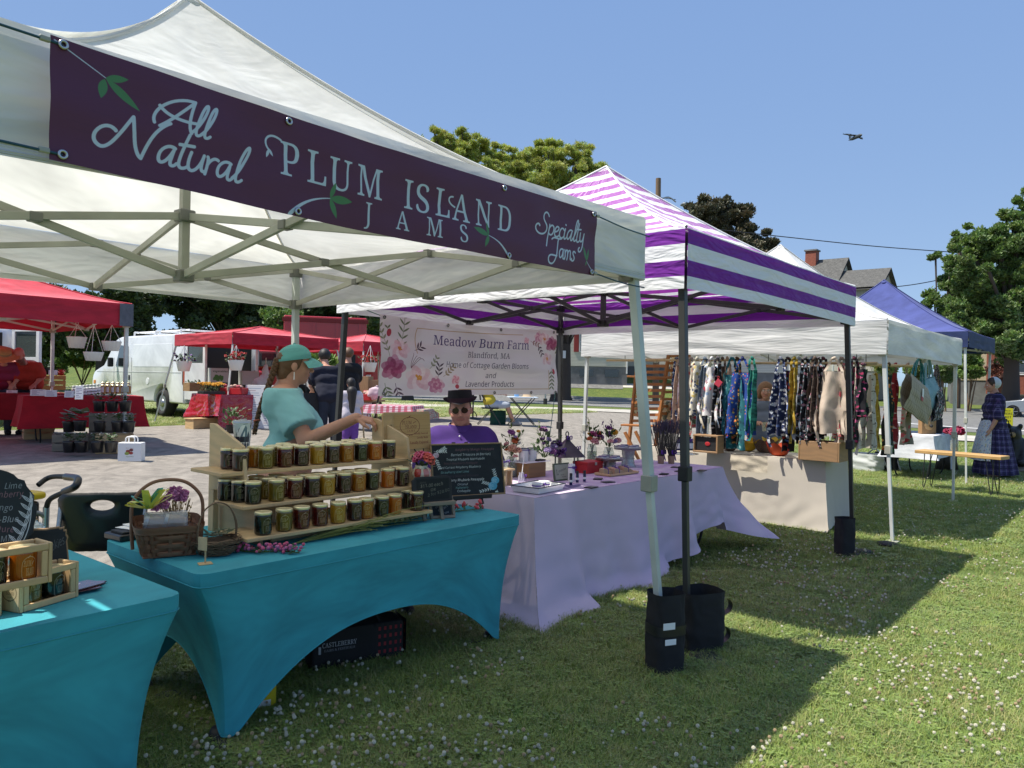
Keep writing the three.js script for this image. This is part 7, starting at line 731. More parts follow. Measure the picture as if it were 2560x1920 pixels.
{const q=mk('shopper in black standing at the vegetable stall behind the tent pole',868,1100,14.3,{f:V(0.2,0,-0.97),shirt:cloth(lin(0.01,0.01,0.013)),pants:cloth(lin(0.015,0.015,0.02)),noEyes:1});part('hair',q.HG(hairShell((x,y,z)=>{let h=ell(x,y,z,0,0.035,-0.03,0.098,0.105,0.11);return Math.max(h,z-0.05);})),hairMat(0.12,0.06,0.03),q.t);}
{
const d=19,O=onG(1222,1062),f=right0.clone().addScaledVector(fwd,0.1).normalize(),r=V(-f.z,0,f.x).negate(),g0=O.y,Q=(z,y,x)=>O.clone().addScaledVector(f,z).addScaledVector(r,x).setY(g0+y);const torso=[[Q(-0.12,1.08,0.12),Q(-0.12,1.08,-0.12),0.1,0.1],[Q(-0.06,0.85,0.08),Q(-0.06,0.85,-0.08),0.14,0.14],[Q(0,0.62,0.09),Q(0,0.62,-0.09),0.15,0.15],[Q(-0.12,1.1,0),Q(-0.08,1.2,0),0.07,0.058]],arms=[],hands=[],legs=[];for(const s of[-1,1]){const a=Q(-0.12,1.07,s*0.18),b=Q(0.05,0.82,s*0.22),c=Q(0.3,0.8,s*0.12);arms.push([a,b,0.055,0.045],[b,c,0.042,0.03]);hands.push(handCaps(c,f,V(0,1,0),1,0.5,s<0));legs.push([Q(0,0.52,s*0.1),Q(0.45,0.52,s*0.12),0.1,0.07],[Q(0.45,0.52,s*0.12),Q(0.62,0.1,s*0.12),0.062,0.042],[Q(0.62,0.05,s*0.12),Q(0.8,0.04,s*0.12),0.045,0.036]);}
person('visitor in a yellow shirt and pale shorts sitting at a small folding table',O,{cell:0.018,body:[...torso,...arms,...legs],clothes:[['shirt',[...torso,...arms.filter((_,i)=>i%2===0)],cloth(lin(0.6,0.48,0.05)),0.014,(dd,x,y)=>Math.max(dd,y-g0-1.15)],['shorts',legs.filter((_,i)=>i%3===0),cloth(lin(0.45,0.5,0.58)),0.02],['shoes',legs.filter((_,i)=>i%3===2),std(lin(0.2,0.2,0.22)),0.012]],hands,head:{p:Q(-0.05,1.34,0),yaw:Math.atan2(f.x,f.z)}});
const c=thing('visitor_chair','black folding chair under the visitor in yellow','chair',O,Math.atan2(f.x,f.z));part('seat',pb(0.44,0.03,0.42,0,0.43,0.02),M.black,c);part('backrest',MT(bx(0.44,0.3,0.02),V(0,0.78,-0.25),E3(-0.15,0,0)),M.black,c);for(const s of[-1,1]){part('leg',rod(V(s*0.21,0,0.3),V(s*0.21,0.9,-0.28),0.012),M.blackMetal,c);part('leg',rod(V(s*0.19,0,-0.3),V(s*0.19,0.43,0.1),0.012),M.blackMetal,c);}
const tb=Q(0.85,0,0),t=thing('folding_table','small folding table with crossed black legs beside the visitor in yellow','table',tb,Math.atan2(f.x,f.z));part('table_top',pb(0.62,0.03,0.75,0,0.72,0,0,0.01),std(lin(0.5,0.58,0.66)),t);for(const s of[-1,1]){part('leg',rod(V(s*0.26,0,-0.34),V(s*0.26,0.71,0.3),0.012),M.blackMetal,t);part('leg',rod(V(s*0.24,0,0.34),V(s*0.24,0.71,-0.3),0.012),M.blackMetal,t);}
const h=thing('sun_hat','pale sun hat lying on the small folding table','hat',tb.clone().addScaledVector(f,0.12).setY(g0+0.737));part('hat',lathe([[0.19,0],[0.11,0.012],[0.1,0.09],[0.06,0.12],[0,0.12]],24),cloth(lin(0.5,0.38,0.25)),h);const b=thing('water_bottle','pale blue bottle on the small folding table','bottle',tb.clone().addScaledVector(f,-0.15).setY(g0+0.737));part('bottle',lathe([[0,0],[0.06,0],[0.06,0.2],[0.03,0.24],[0.03,0.27],[0,0.27]],18),std(lin(0.2,0.42,0.7)),b);const gb=thing('green_bag','dark green bag under the visitor chair','bag',Q(0.25,0,0.2));part('bag_body',bagGeo(0.42,0.36,0.25),cloth(lin(0.012,0.07,0.05)),gb);
const up=onG(1182,1048),u=thing('parasol_stand','black parasol pole on a round foot behind the seated man','parasol',up);part('pole',rod(V(0,0,0),V(0,2.3,0),0.022),M.black,u);part('foot',lathe([[0,0.06],[0.08,0.06],[0.3,0.02],[0.3,0],[0,0]],24),M.black,u);part('scroll_foot',MT(new THREE.TorusGeometry(0.16,0.014,6,20,3.14),V(0,0.06,0)),M.black,u);part('canopy',MT(new THREE.ConeGeometry(1.3,0.35,8,1,true),V(0,2.3,0)),cloth(lin(0.1,0.12,0.3),0.1),u);
}
}
// ---------- trees and shrubs ----------
const clumpGeo=(n,sz,len)=>{const L=[];for(let i=0;i<n;i++){const g=grid(1,2,(u,v)=>V((u-0.5)*sz*Math.sin(Math.PI*clamp(v*0.9+0.08)),v*len,0.2*len*v*v));MT(g,V(rnd(-1,1)*len*0.7,rnd(-1,1)*len*0.5,rnd(-1,1)*len*0.7),E3(rnd(-1.6,1.6),rnd(0,6.3),rnd(-0.8,0.8),'YXZ'));L.push(g);}return join(L);};
const CLUMP={broad:[0,1,2].map(()=>clumpGeo(13,0.11,0.17)),fine:[0,1,2].map(()=>clumpGeo(18,0.045,0.17))};
const leafM2=(r,g,b,tr=0.3)=>phy(lin(r,g,b),{roughness:0.7,transmission:tr});
function crown(t,blobs,n,m,kind,o={}){
const lumps=[];let vol=0;blobs.forEach((b)=>{vol+=b[3]*b[4]*b[5];});for(const b of blobs){const k=Math.ceil((o.lumps||70)*b[3]*b[4]*b[5]/vol);for(let i=0;i<k;i++){const a=rnd(0,6.283),y=rnd(-0.85,1),q=Math.sqrt(1-y*y),R=Math.pow(rnd(),0.4)*rnd(0.6,1.08);lumps.push([b[0]+Math.cos(a)*q*R*b[3],b[1]+y*R*b[4],b[2]+Math.sin(a)*q*R*b[5],rnd(0.5,1)*(o.lump||0.24)*(b[3]+b[5])*0.5]);}}
const tot=n,per=CLUMP[kind];for(let v=0;v<per.length;v++){const N=Math.ceil(tot/per.length),im=inst(per[v],m,N,'crown',t),M4=new THREE.Matrix4(),c=new THREE.Color();im.userData.kind='stuff';for(let i=0;i<N;i++){const l=pick(lumps),a=rnd(0,6.283),y=rnd(-1,1),q=Math.sqrt(1-y*y),R=Math.pow(rnd(),0.6)*l[3]*1.3,s=rnd(0.7,1.5)*(o.size||1);M4.compose(V(l[0]+Math.cos(a)*q*R,l[1]+y*R*0.62,l[2]+Math.sin(a)*q*R),new THREE.Quaternion().setFromEuler(E3(rnd(-0.7,0.7),rnd(0,6.3),rnd(-0.7,0.7))),V(s,s,s));im.setMatrixAt(i,M4);const k=rnd(0.65,1.3),y2=o.vary||0.2;c.setRGB(k*(1+rnd(-y2,y2)),k,k*(1+rnd(-y2,y2)));im.setColorAt(i,c);}}
return lumps;}
function tree(name,label,base,H,trunkR,blobs,n,m,kind,o={}){const t=thing(name,label,o.cat||'tree',base),bk=o.bark||std(lin(0.07,0.055,0.045),{roughness:0.95,bumpMap:rep(woodTex,3,1),bumpScale:0.02});const top=o.fork||H*0.35,L=[];
part('trunk',join([lathe([[trunkR*1.7,-0.2],[trunkR*1.15,0.35],[trunkR,top*0.6],[trunkR*0.85,top]],12)]),bk,t);const lumps=crown(t,blobs,n,m,kind,o);for(let i=0;i<(o.limbs||26);i++){const l=pick(lumps),s=V(rnd(-0.3,0.3)*trunkR,mix(top*0.75,top+0.3,rnd()),rnd(-0.3,0.3)*trunkR),e=V(l[0],l[1],l[2]),m2=s.clone().lerp(e,0.45).add(V(0,H*0.05,0));L.push(tube([s,m2,e],trunkR*rnd(0.12,0.34),5,8));const e2=e.clone().add(V(rnd(-1,1),rnd(0,1),rnd(-1,1)).multiplyScalar(H*0.02));L.push(tube([m2,e2],trunkR*0.1,4,4));}part('limbs',L,bk,t).userData.kind='stuff';return t;}
const gAt=(px,d)=>{const p=at(px,960,d);p.y=ground(p.x,p.z);return p;};
const yAt=(px,py,d)=>at(px,py,d).y;
const blob=(base,d,list)=>list.map(([px,py,w,h,dd=0])=>{const p=at(px,py,d+dd),k=(d+dd)/FOCAL;return[p.x-base.x,p.y-base.y,p.z-base.z,w*k,h*k,w*k];});
const locust=leafM2(0.42,0.47,0.085,0.5),dark=leafM2(0.06,0.1,0.024,0.4),maple=leafM2(0.16,0.26,0.05,0.5),bronze=leafM2(0.115,0.105,0.05,0.35),bright=leafM2(0.2,0.31,0.05,0.45),barberry=leafM2(0.25,0.1,0.07,0.3);
{const d=46,b=gAt(1170,d);tree('locust_tree','feathery yellow-green locust tree rising behind the white canopy ridge',b,13,0.28,blob(b,d,[[1060,380,60,50],[1100,350,50,40],[1240,420,60,60],[1150,400,75,60],[1110,420,60,70,2],[1205,375,55,45],[1215,450,70,60,-2],[1140,500,90,60],[1160,350,45,28]]),15000,locust,'fine',{lumps:320,lump:0.16,size:0.8,limbs:46,fork:6});}
{const d=48,b=gAt(1390,d);tree('locust_tree','wide feathery locust tree directly behind the striped canopy peak',b,13,0.3,blob(b,d,[[1250,390,50,50],[1500,470,60,40],[1340,420,85,60],[1420,400,90,50],[1290,460,55,70,1],[1480,430,62,48],[1390,480,150,60],[1365,375,55,26],[1330,540,110,60]]),19000,locust,'fine',{lumps:420,lump:0.14,size:0.8,limbs:60,fork:6});}
{const d=62,b=gAt(1810,d);tree('bronze_tree','dark bronze-leaved tree above the third canopy',b,14,0.35,blob(b,d,[[1770,540,75,55],[1830,560,70,55],[1900,610,55,50],[1860,640,100,50],[1750,590,60,60],[1800,505,30,20]]),13000,bronze,'broad',{lumps:220,lump:0.18,size:1.0,limbs:30,fork:7});}
{const d=47,b=gAt(2528,d);tree('maple_tree','large dark green maple at the right edge beyond the road',b,14,0.45,blob(b,d,[[2520,560,60,50],[2470,620,80,60],[2560,640,110,90],[2440,700,85,60],[2520,760,120,90],[2420,800,75,60],[2490,860,110,60],[2590,520,60,60],[2400,640,45,45]]),22000,maple,'broad',{lumps:300,lump:0.17,size:1.0,limbs:44,fork:3.6});}
{const d=58,b=gAt(2345,d);tree('maple_tree','lower leafy maple left of the utility pole',b,10,0.25,blob(b,d,[[2340,760,40,40],[2390,690,42,60],[2360,830,60,50],[2330,640,20,20],[2405,600,36,34],[2400,770,60,60]]),9000,maple,'broad',{lumps:160,lump:0.18,size:1.0,fork:3});}
[[560,47,13,[[450,840,80,40],[500,790,90,50],[640,800,90,50],[480,700,110,60],[600,690,120,60],[540,760,130,50],[420,740,70,50],[660,740,80,50]],'dark spreading tree behind the white van'],[250,42,11,[[40,850,100,55],[130,850,90,55],[230,845,90,55],[320,830,80,60],[90,790,90,50],[180,790,90,50],[270,800,100,60],[90,820,80,40],[330,740,80,60],[330,850,50,50],[250,880,40,36]],'dark low-branched tree between the red stall and the van'],[800,48,13,[[760,830,120,40],[900,830,90,40],[760,700,110,60],[880,700,110,60],[820,770,120,50],[960,730,90,60]],'dark spreading tree behind the small red canopies'],[20,44,11,[[100,760,80,50],[0,760,120,60],[60,820,90,50],[-60,800,90,60],[40,880,60,40]],'dark tree at the left edge behind the red stall'],[1020,40,11,[[1000,740,80,60],[1080,750,80,60],[940,780,70,60],[1150,740,90,60]],'dark tree behind the flower farm banner']].forEach(([px,d,H,bl,l])=>{const b=gAt(px,d);tree('shade_tree',l,b,H,0.24,blob(b,d,bl),11000,dark,'broad',{lumps:170,lump:0.24,size:1.15,limbs:24,fork:3});});
{const d=56,b=gAt(1412,d);tree('street_tree','tree with a thick dark trunk in front of the white house',b,12,0.42,blob(b,d,[[1400,740,120,70],[1480,790,60,30],[1340,780,60,40],[1420,680,100,50]]),6000,maple,'broad',{lumps:90,lump:0.25,fork:4.2});const p=thing('tree_notice','small pale notice fixed to the dark street tree trunk','notice',at(1409,886,d-0.5));part('notice',MT(bx(0.32,0.55,0.03),V(0,0,0),E3(0,-0.85,0)),M.paper,p);}
function shrub(name,label,px,py,w,h,d,m,n){const b=gAt(px,d),k=d/FOCAL,t=thing(name,label,'shrub',b);const c=at(px,py,d).sub(b);part('stems',Array.from({length:7},(_,i)=>rod(V(rnd(-0.2,0.2),0,rnd(-0.2,0.2)),V(rnd(-0.6,0.6)*w*k,c.y,rnd(-0.6,0.6)*w*k),0.03)),M.twig,t).userData.kind='stuff';crown(t,[[0,c.y,0,w*k,h*k,w*k*0.7],[w*k*0.4,c.y-h*k*0.3,0,w*k*0.6,h*k*0.7,w*k*0.6]],n,m,'broad',{lumps:40,lump:0.3,size:0.9});return t;}
shrub('hedge_shrub','bright green shrub behind the white canopy totes',2215,905,42,40,52,bright,2200);shrub('hedge_shrub','bright green shrub left of the brown utility pole',2290,910,45,48,54,bright,2400);shrub('hedge_shrub','green shrub between the blue canopy legs',2425,915,44,46,55,bright,2400);shrub('hedge_shrub','dark green shrub under the maple',2360,930,36,36,53,maple,1600);shrub('barberry_shrub','reddish barberry shrub beneath the house window',2510,925,44,40,56,barberry,2200);shrub('roadside_shrub','sunlit green shrub behind the hanging red flower pot',940,895,26,36,30,bright,1500);shrub('roadside_shrub','sunlit green shrub behind the vegetable stall counter',800,915,34,26,26,bright,1400);[[20,895,'first'],[110,890,'second'],[205,885,'third'],[300,890,'fourth']].forEach(([px,py,n])=>shrub('dark_shrub',`dark green shrub across the lot, ${n} from the left edge of the picture`,px,py,62,40,52,maple,2600));shrub('roadside_shrub','leafy shrub behind the red van by the pole',700,800,50,40,40,maple,1500);
// ---------- houses ----------
const siding=(c)=>canvasTex(64,256,(x,W,H)=>{x.fillStyle=c;x.fillRect(0,0,W,H);for(let i=0;i<16;i++){x.fillStyle='rgba(60,55,45,0.5)';x.fillRect(0,i*16,W,2);}});
const sideM=(c)=>{const t=siding(c);t.wrapS=t.wrapT=THREE.RepeatWrapping;return std(lin(0.95,0.95,0.95),{map:rep(t,0.5,0.5)});};
const shingle=std(lin(0.16,0.16,0.155),{map:rep(speck,0.8),bumpMap:rep(speck,0.8),bumpScale:0.02,roughness:1}),foundation=std(lin(0.2,0.2,0.2),{map:rep(mottle,0.6)}),shutterM=std(lin(0.3,0.035,0.03),{roughness:0.5}),brickM=std(lin(0.3,0.085,0.05),{map:rep(mottle,2)});
function house(label,p,ry,W,D,H,m,o={}){
const t=thing('house',label,'house',p,ry),fh=1.1;part('foundation',pb(W-0.1,fh+1.4,D-0.1,0,fh/2-0.7,0),foundation,t);part('wall',pb(W,H,D,0,fh+H/2,0,0,0.02),m,t);const rh=o.rh||2.2,ov=0.35,along=o.gable!=='front';
const A=along?W:D,B=along?D:W;for(const s of[-1,1]){const g=grid(1,1,(u,v)=>V((u-0.5)*(A+2*ov),mix(fh+H-0.12,fh+H+rh,v),s*mix(B/2+ov,0,v)),(u,v)=>[u*A,v*4]);const g2=grid(1,1,(u,v)=>V((u-0.5)*(A+2*ov),mix(fh+H-0.32,fh+H+rh-0.2,v),s*mix(B/2+ov,0,v)));part('roof',[g,g2].map((q)=>along?q:q.rotateY(Math.PI/2)),shingle,t);const e=grid(1,1,(u,v)=>V((u<0.5?-1:1)*0,0,0));}
for(const s of[-1,1]){const g=new THREE.BufferGeometry();const P=along?[[s*W/2,fh+H,-D/2],[s*W/2,fh+H,D/2],[s*W/2,fh+H+rh-0.1,0]]:[[-W/2,fh+H,s*D/2],[W/2,fh+H,s*D/2],[0,fh+H+rh-0.1,s*D/2]];g.setAttribute('position',new THREE.Float32BufferAttribute(P.flat(),3));g.setAttribute('uv',new THREE.Float32BufferAttribute([0,0,4,0,2,3],2));g.computeVertexNormals();part('gable_wall',g,m,t);}
for(const[x,y,w,h,sh,z=D/2]of o.windows||[]){const g=part('window',pb(w,h,0.06,x,y,z+0.02),M.white,t);part('pane',pb(w-0.16,h/2-0.1,0.03,x,y+h/4-0.02,z+0.045),M.darkGlass,g);part('pane',pb(w-0.16,h/2-0.1,0.03,x,y-h/4+0.02,z+0.045),M.darkGlass,g);if(sh)for(const s of[-1,1])part('shutter',pb(0.42,h,0.05,x+s*(w/2+0.26),y,z+0.03),shutterM,t);}
for(const[x,y,w,h]of o.base||[])part('basement_window',pb(w,h,0.05,x,y,D/2-0.03),M.darkGlass,t);for(const[x,y,z,w,h]of o.chimney||[]){const c=part('chimney',pb(w,h,w,x,y,z),brickM,t);part('chimney_cap',pb(w*1.2,0.14,w*1.2,x,y+h/2+0.07,z),foundation,c);}for(const[x,y]of o.spout||[])part('downspout',pb(0.1,y,0.1,x,fh+y/2-0.6,D/2+0.06),M.white,t);return t;}
const faceCam=(p,k=0)=>Math.atan2(-p.x,-p.z)+k;
{const d=66,p=at(1478,960,d+3);p.y=yAt(1478,946,d)-0.05;const g=house('white clapboard house with red shutters beyond the road',p,faceCam(p,0.1),5.6,7,5.6,sideM('#d8d4c4'),{windows:[[-0.9,3.2,1.1,1.75,1],[1.6,2.4,1.1,1.0,1],[-0.9,5.6,1.1,1.6,1],[1.6,5.6,1.1,1.6,1]],base:[[-0.8,0.5,1.2,0.55],[1.4,0.5,1.2,0.6]],spout:[[2.7,4]]});
const q=at(1640,960,d+8);q.y=yAt(1640,946,d+5);house('long white clapboard house wing with small red shuttered windows',q,faceCam(q,0.05),9,6,4.4,sideM('#d0cdbf'),{windows:[[-3.3,2.6,0.9,1,1],[0,2.6,0.9,1,1],[3,2.6,0.9,1,0]],base:[[-3.4,0.5,0.8,0.5]]});
const r=at(1900,960,60);r.y=yAt(1900,968,60);house('low white sided house behind the aprons',r,faceCam(r,0.2),8.5,6,1.9,sideM('#d4d0c4'),{windows:[[2.2,2.1,1.0,1.0,0]],rh:1.2});}
{const d=74,p=at(2005,960,d);p.y=yAt(2005,960,d);const H=yAt(2005,742,d)-p.y-1.1;house('tall grey-roofed house with a brick chimney above the blue canopy',p,faceCam(p,-0.32),7.5,8,H,sideM('#c9c4b4'),{rh:3.5,windows:[[-2,3,1,1.6,0],[1,3,1,1.6,0]],chimney:[[0.8,H+4.2,0.3,1.0,2.4]]});const q=at(2135,960,d-4);q.y=yAt(2135,960,d);house('grey shingled gable house wing beside the brick chimney',q,faceCam(q,-0.25),5.2,6,H+0.1,sideM('#bdb9ac'),{rh:1.9,windows:[[0,3,1,1.6,0]]});}
{const d=66,p=at(2520,960,d);p.y=yAt(2520,985,d);house('beige sided house with brick trim and a white framed window at the right edge',p,faceCam(p,0.1),9,6,5.2,sideM('#c9b89a'),{rh:2.4,windows:[[0.7,2.7,2.4,1.8,0],[-3.2,2.7,1,1.6,0]]});const q=at(2480,960,d-3.4);q.y=p.y;const t=thing('brick_pier','red brick pier beside the house window at the right edge','pier',q,faceCam(q,0.1));part('pier',pb(0.8,4.4,0.5,0,2.2,0),brickM,t);part('pier_cap',pb(0.95,0.15,0.65,0,4.48,0),M.white,t);const wl=thing('brick_wall','low red brick wall below the house window','wall',at(2540,960,d-3.6).setY(p.y),faceCam(q,0.1));part('wall',pb(4,1.6,0.3,0,0.8,0),brickM,wl);part('wall_cap',pb(4.1,0.1,0.4,0,1.65,0),M.white,wl);}
{const poleM=wood(lin(0.13,0.085,0.055)),g=gAt(2394,60),a=at(2401,625,60),t=thing('utility_pole','brown wooden utility pole in front of the maple','utility pole',g);part('pole',rod(V(0,0,0),a.clone().sub(g),0.24,0.17,12),poleM,t);part('lamp_arm',tube([V(0,a.y-g.y-1.2,0),V(-0.9,a.y-g.y-0.7,-0.5),V(-1.5,a.y-g.y-0.75,-0.8)],0.05),M.galv,t);part('lamp_head',MT(sph(0.25,12,8),V(-1.7,a.y-g.y-0.8,-0.9),null,V(1.4,0.45,0.8)),M.galv,t);
const b=at(1646,446,50),h=gAt(1640,50),u=thing('utility_pole','weathered utility pole top with a street lamp arm behind the striped canopy','utility pole',h);part('pole',rod(V(0,0,0),b.clone().sub(h),0.22,0.17,12),wood(lin(0.2,0.13,0.075)),u);const A=at(1650,498,50).sub(h),B=at(1690,505,50).sub(h),C2=at(1672,500,50).sub(h).add(V(0,0.18,0));part('lamp_arm',tube([A,C2,B],0.05),M.galv,u);part('lamp_head',MT(sph(0.2,12,8),at(1708,511,50).sub(h),E3(0,0.86,0),V(1.9,0.5,0.8)),M.galv,u);part('pole_wire',rod(at(1650,494,50).sub(h),at(1690,499,50).sub(h),0.02),M.black,u);
const wire=(label,pts)=>{const t2=thing('overhead_wire',label,'wire',at(...pts[0])),L=pts.map((q)=>at(...q).sub(t2.position));part('wire',tube(L,0.035,5,60),M.black,t2);};wire('thick overhead wire sagging from the striped canopy to the maple',[[1740,568,54],[1960,592,55],[2180,615,57],[2401,632,59.8]]);wire('overhead wire running from the brown pole past the right edge',[[2401,632,59.8],[2480,636,56],[2600,640,52]]);wire('thin lower wire left of the maple',[[2190,722,58],[2280,712,58],[2396,690,59.8]]);
const s=onG(1363,1011),v=thing('sign_post','short dark post standing by the verge behind the banner corner','post',s);part('post',rod(V(0,0,0),V(0,1.6,0),0.045),M.galv,v);part('post_foot',MT(bx(0.14,0.3,0.14),V(0,0.15,0)),M.black,v);}
{
const p=at(2138,342,1500),t=thing('transport_plane','four-engined grey transport plane banking in the clear sky','aircraft',p);const r=camR.clone().multiplyScalar(0.95).addScaledVector(camU,0.22).addScaledVector(lookF,0.22).normalize(),f=camR.clone().multiplyScalar(0.35).addScaledVector(lookF,-0.85).addScaledVector(camU,-0.3);f.addScaledVector(r,-f.dot(r)).normalize();const u=f.clone().cross(r).negate();t.quaternion.setFromRotationMatrix(new THREE.Matrix4().makeBasis(r,u,f.clone()));
const gm=std(lin(0.045,0.055,0.06),{roughness:0.5});part('fuselage',MT(lathe([[0.2,-26],[1.6,-20],[3.4,-10],[3.6,12],[3.2,20],[1.8,24.5],[0.2,26]],16).rotateX(Math.PI/2),V(0,-1.6,0)),gm,t);for(const s of[-1,1]){part('wing',MT(extr([[0,-4],[0,6],[25,-7],[25,-10]],0.9),V(0,2.2,0),E3(Math.PI/2,0,0),V(s,1,-1)),gm,t);part('winglet',MT(extr([[0,0],[3,0],[2,3.2]],0.4),V(s*25,2.2,-9),E3(0,Math.PI/2,0)),gm,t);for(const x of[9,15.5])part('engine',MT(cyl(1.5,1.2,6,12),V(s*x,0.4,2-x*0.3+3),E3(Math.PI/2,0,0)),gm,t);part('tailplane',MT(extr([[0,-2],[0,4],[10,-2],[10,-4]],0.5),V(0,9.5,-23),E3(Math.PI/2,0,0),V(s,1,-1)),gm,t);}part('tail_fin',MT(extr([[-4,0],[4,0],[1,9],[-5,9]],0.8),V(0,1,-21),E3(0,-Math.PI/2,0)),gm,t);}
// ---------- vehicles ----------
const whitePaint=phy(lin(0.84,0.85,0.85),{roughness:0.25,clearcoat:0.7,map:rep(mottle,0.4)});
function wheelAt(t,p,R,s=1){const w=part('wheel',MT(new THREE.TorusGeometry(R*0.74,R*0.26,12,28),p,E3(0,Math.PI/2,0),V(1,1,1.5)),M.tyre,t);part('rim',MT(cyl(R*0.56,R*0.56,0.16,24),p.clone().add(V(-0.03*s,0,0)),E3(0,0,Math.PI/2)),M.galv,w);part('hub_cap',MT(sph(R*0.3,14,8),p.clone().add(V(-0.1*s,0,0)),null,V(0.5,1,1)),M.steel,w);}
function van(label,pos,ry,o={}){
const t=thing('cargo_van',label,'van',pos,ry),S=new THREE.Shape(),arc=(c)=>S.absarc(c,0.42,0.46,Math.PI,0,true);S.moveTo(0.03,0.42);S.lineTo(0.72,0.42);arc(1.18);S.lineTo(4.15,0.4);arc(4.65);S.lineTo(5.6,0.45);S.lineTo(5.68,0.8);S.quadraticCurveTo(5.66,1.08,5.45,1.16);S.lineTo(4.85,1.32);S.lineTo(4.1,1.98);S.quadraticCurveTo(3.95,2.08,3.6,2.1);S.lineTo(0.4,2.1);S.quadraticCurveTo(0.03,2.1,0.02,1.75);S.closePath();
const g=new THREE.ExtrudeGeometry(S,{depth:1.72,bevelEnabled:true,bevelSize:0.05,bevelThickness:0.14,bevelSegments:4,curveSegments:14});g.translate(0,0,-0.86);g.rotateY(Math.PI/2);part('body',toCreasedNormals(g,0.6),whitePaint,t);
const L=(z,y,out=0)=>V(-1.0-out,y,-z);const sideWin=extr([[4.02,1.32],[3.2,1.3],[3.22,1.86],[3.72,1.9]],0.02).rotateY(Math.PI/2);part('side_window',sideWin.translate(-1.004,0,0),M.darkGlass,t);part('windscreen',grid(4,2,(u,v)=>V((u-0.5)*1.7,mix(1.36,1.97,v),-mix(4.92,4.2,v)-0.03)),M.darkGlass,t);
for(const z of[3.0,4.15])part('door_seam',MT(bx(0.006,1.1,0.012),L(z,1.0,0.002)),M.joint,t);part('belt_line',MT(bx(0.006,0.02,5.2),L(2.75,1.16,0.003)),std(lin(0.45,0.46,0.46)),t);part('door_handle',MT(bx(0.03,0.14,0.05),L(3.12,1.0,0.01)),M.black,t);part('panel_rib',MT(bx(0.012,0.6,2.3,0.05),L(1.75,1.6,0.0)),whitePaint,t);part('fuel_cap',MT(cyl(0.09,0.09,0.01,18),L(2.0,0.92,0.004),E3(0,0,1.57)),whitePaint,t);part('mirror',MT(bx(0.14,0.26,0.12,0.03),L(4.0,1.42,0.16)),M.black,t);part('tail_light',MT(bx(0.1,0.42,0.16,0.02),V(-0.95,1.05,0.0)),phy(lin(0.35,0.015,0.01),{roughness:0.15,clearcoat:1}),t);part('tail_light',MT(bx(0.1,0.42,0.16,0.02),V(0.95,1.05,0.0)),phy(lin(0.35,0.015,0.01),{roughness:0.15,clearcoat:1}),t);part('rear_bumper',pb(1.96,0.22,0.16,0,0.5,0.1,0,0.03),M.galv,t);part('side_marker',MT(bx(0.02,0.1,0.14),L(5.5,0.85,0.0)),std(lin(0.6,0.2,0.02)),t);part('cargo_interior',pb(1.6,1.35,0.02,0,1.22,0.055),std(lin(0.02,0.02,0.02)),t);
for(const[x,z]of[[-0.86,-1.18],[-0.86,-4.65],[0.86,-1.18],[0.86,-4.65]])wheelAt(t,V(x,0.37,z),0.37,x<0?1:-1);for(const x of[-0.7,0.7])part('rack_rail',rod(V(x,2.25,-0.3),V(x,2.25,-3.4),0.022),M.white,t);for(const z of[-0.5,-1.9,-3.2]){part('rack_bar',rod(V(-0.85,2.25,z),V(0.85,2.25,z),0.022),M.white,t);part('rack_foot',rod(V(-0.85,2.06,z),V(-0.85,2.25,z),0.025),M.white,t);}
const door=(hx,a,s)=>{const D=part('rear_door',MT(join([pb(0.82,0.9,0.06,0.41*s,0.95,0),pb(0.82,0.1,0.06,0.41*s,1.97,0),pb(0.09,0.62,0.06,0.05*s,1.7,0),pb(0.09,0.62,0.06,0.77*s,1.7,0)]),V(hx,0,0.08),E3(0,a,0)),whitePaint,t);part('door_window',MT(pb(0.64,0.55,0.012,0.41*s,1.68,0),V(hx,0,0.08),E3(0,a,0)),phy(lin(0.25,0.3,0.28),{roughness:0.05,transmission:0.75}),D);};door(-0.98,o.la??-1.45,1);door(0.98,o.ra??1.0,-1);return t;}
const VZ=-18.4;van('white cargo van with roof rack and open rear doors beside the small red canopy',[9.9,ground(9.9,-20),VZ],0);
{const p=at(36,1000,15.6);van('white van with open rear doors behind the red stall at the left edge',[p.x-1.05,ground(p.x,p.z),p.z],0,{ra:1.9,la:-2.2});}
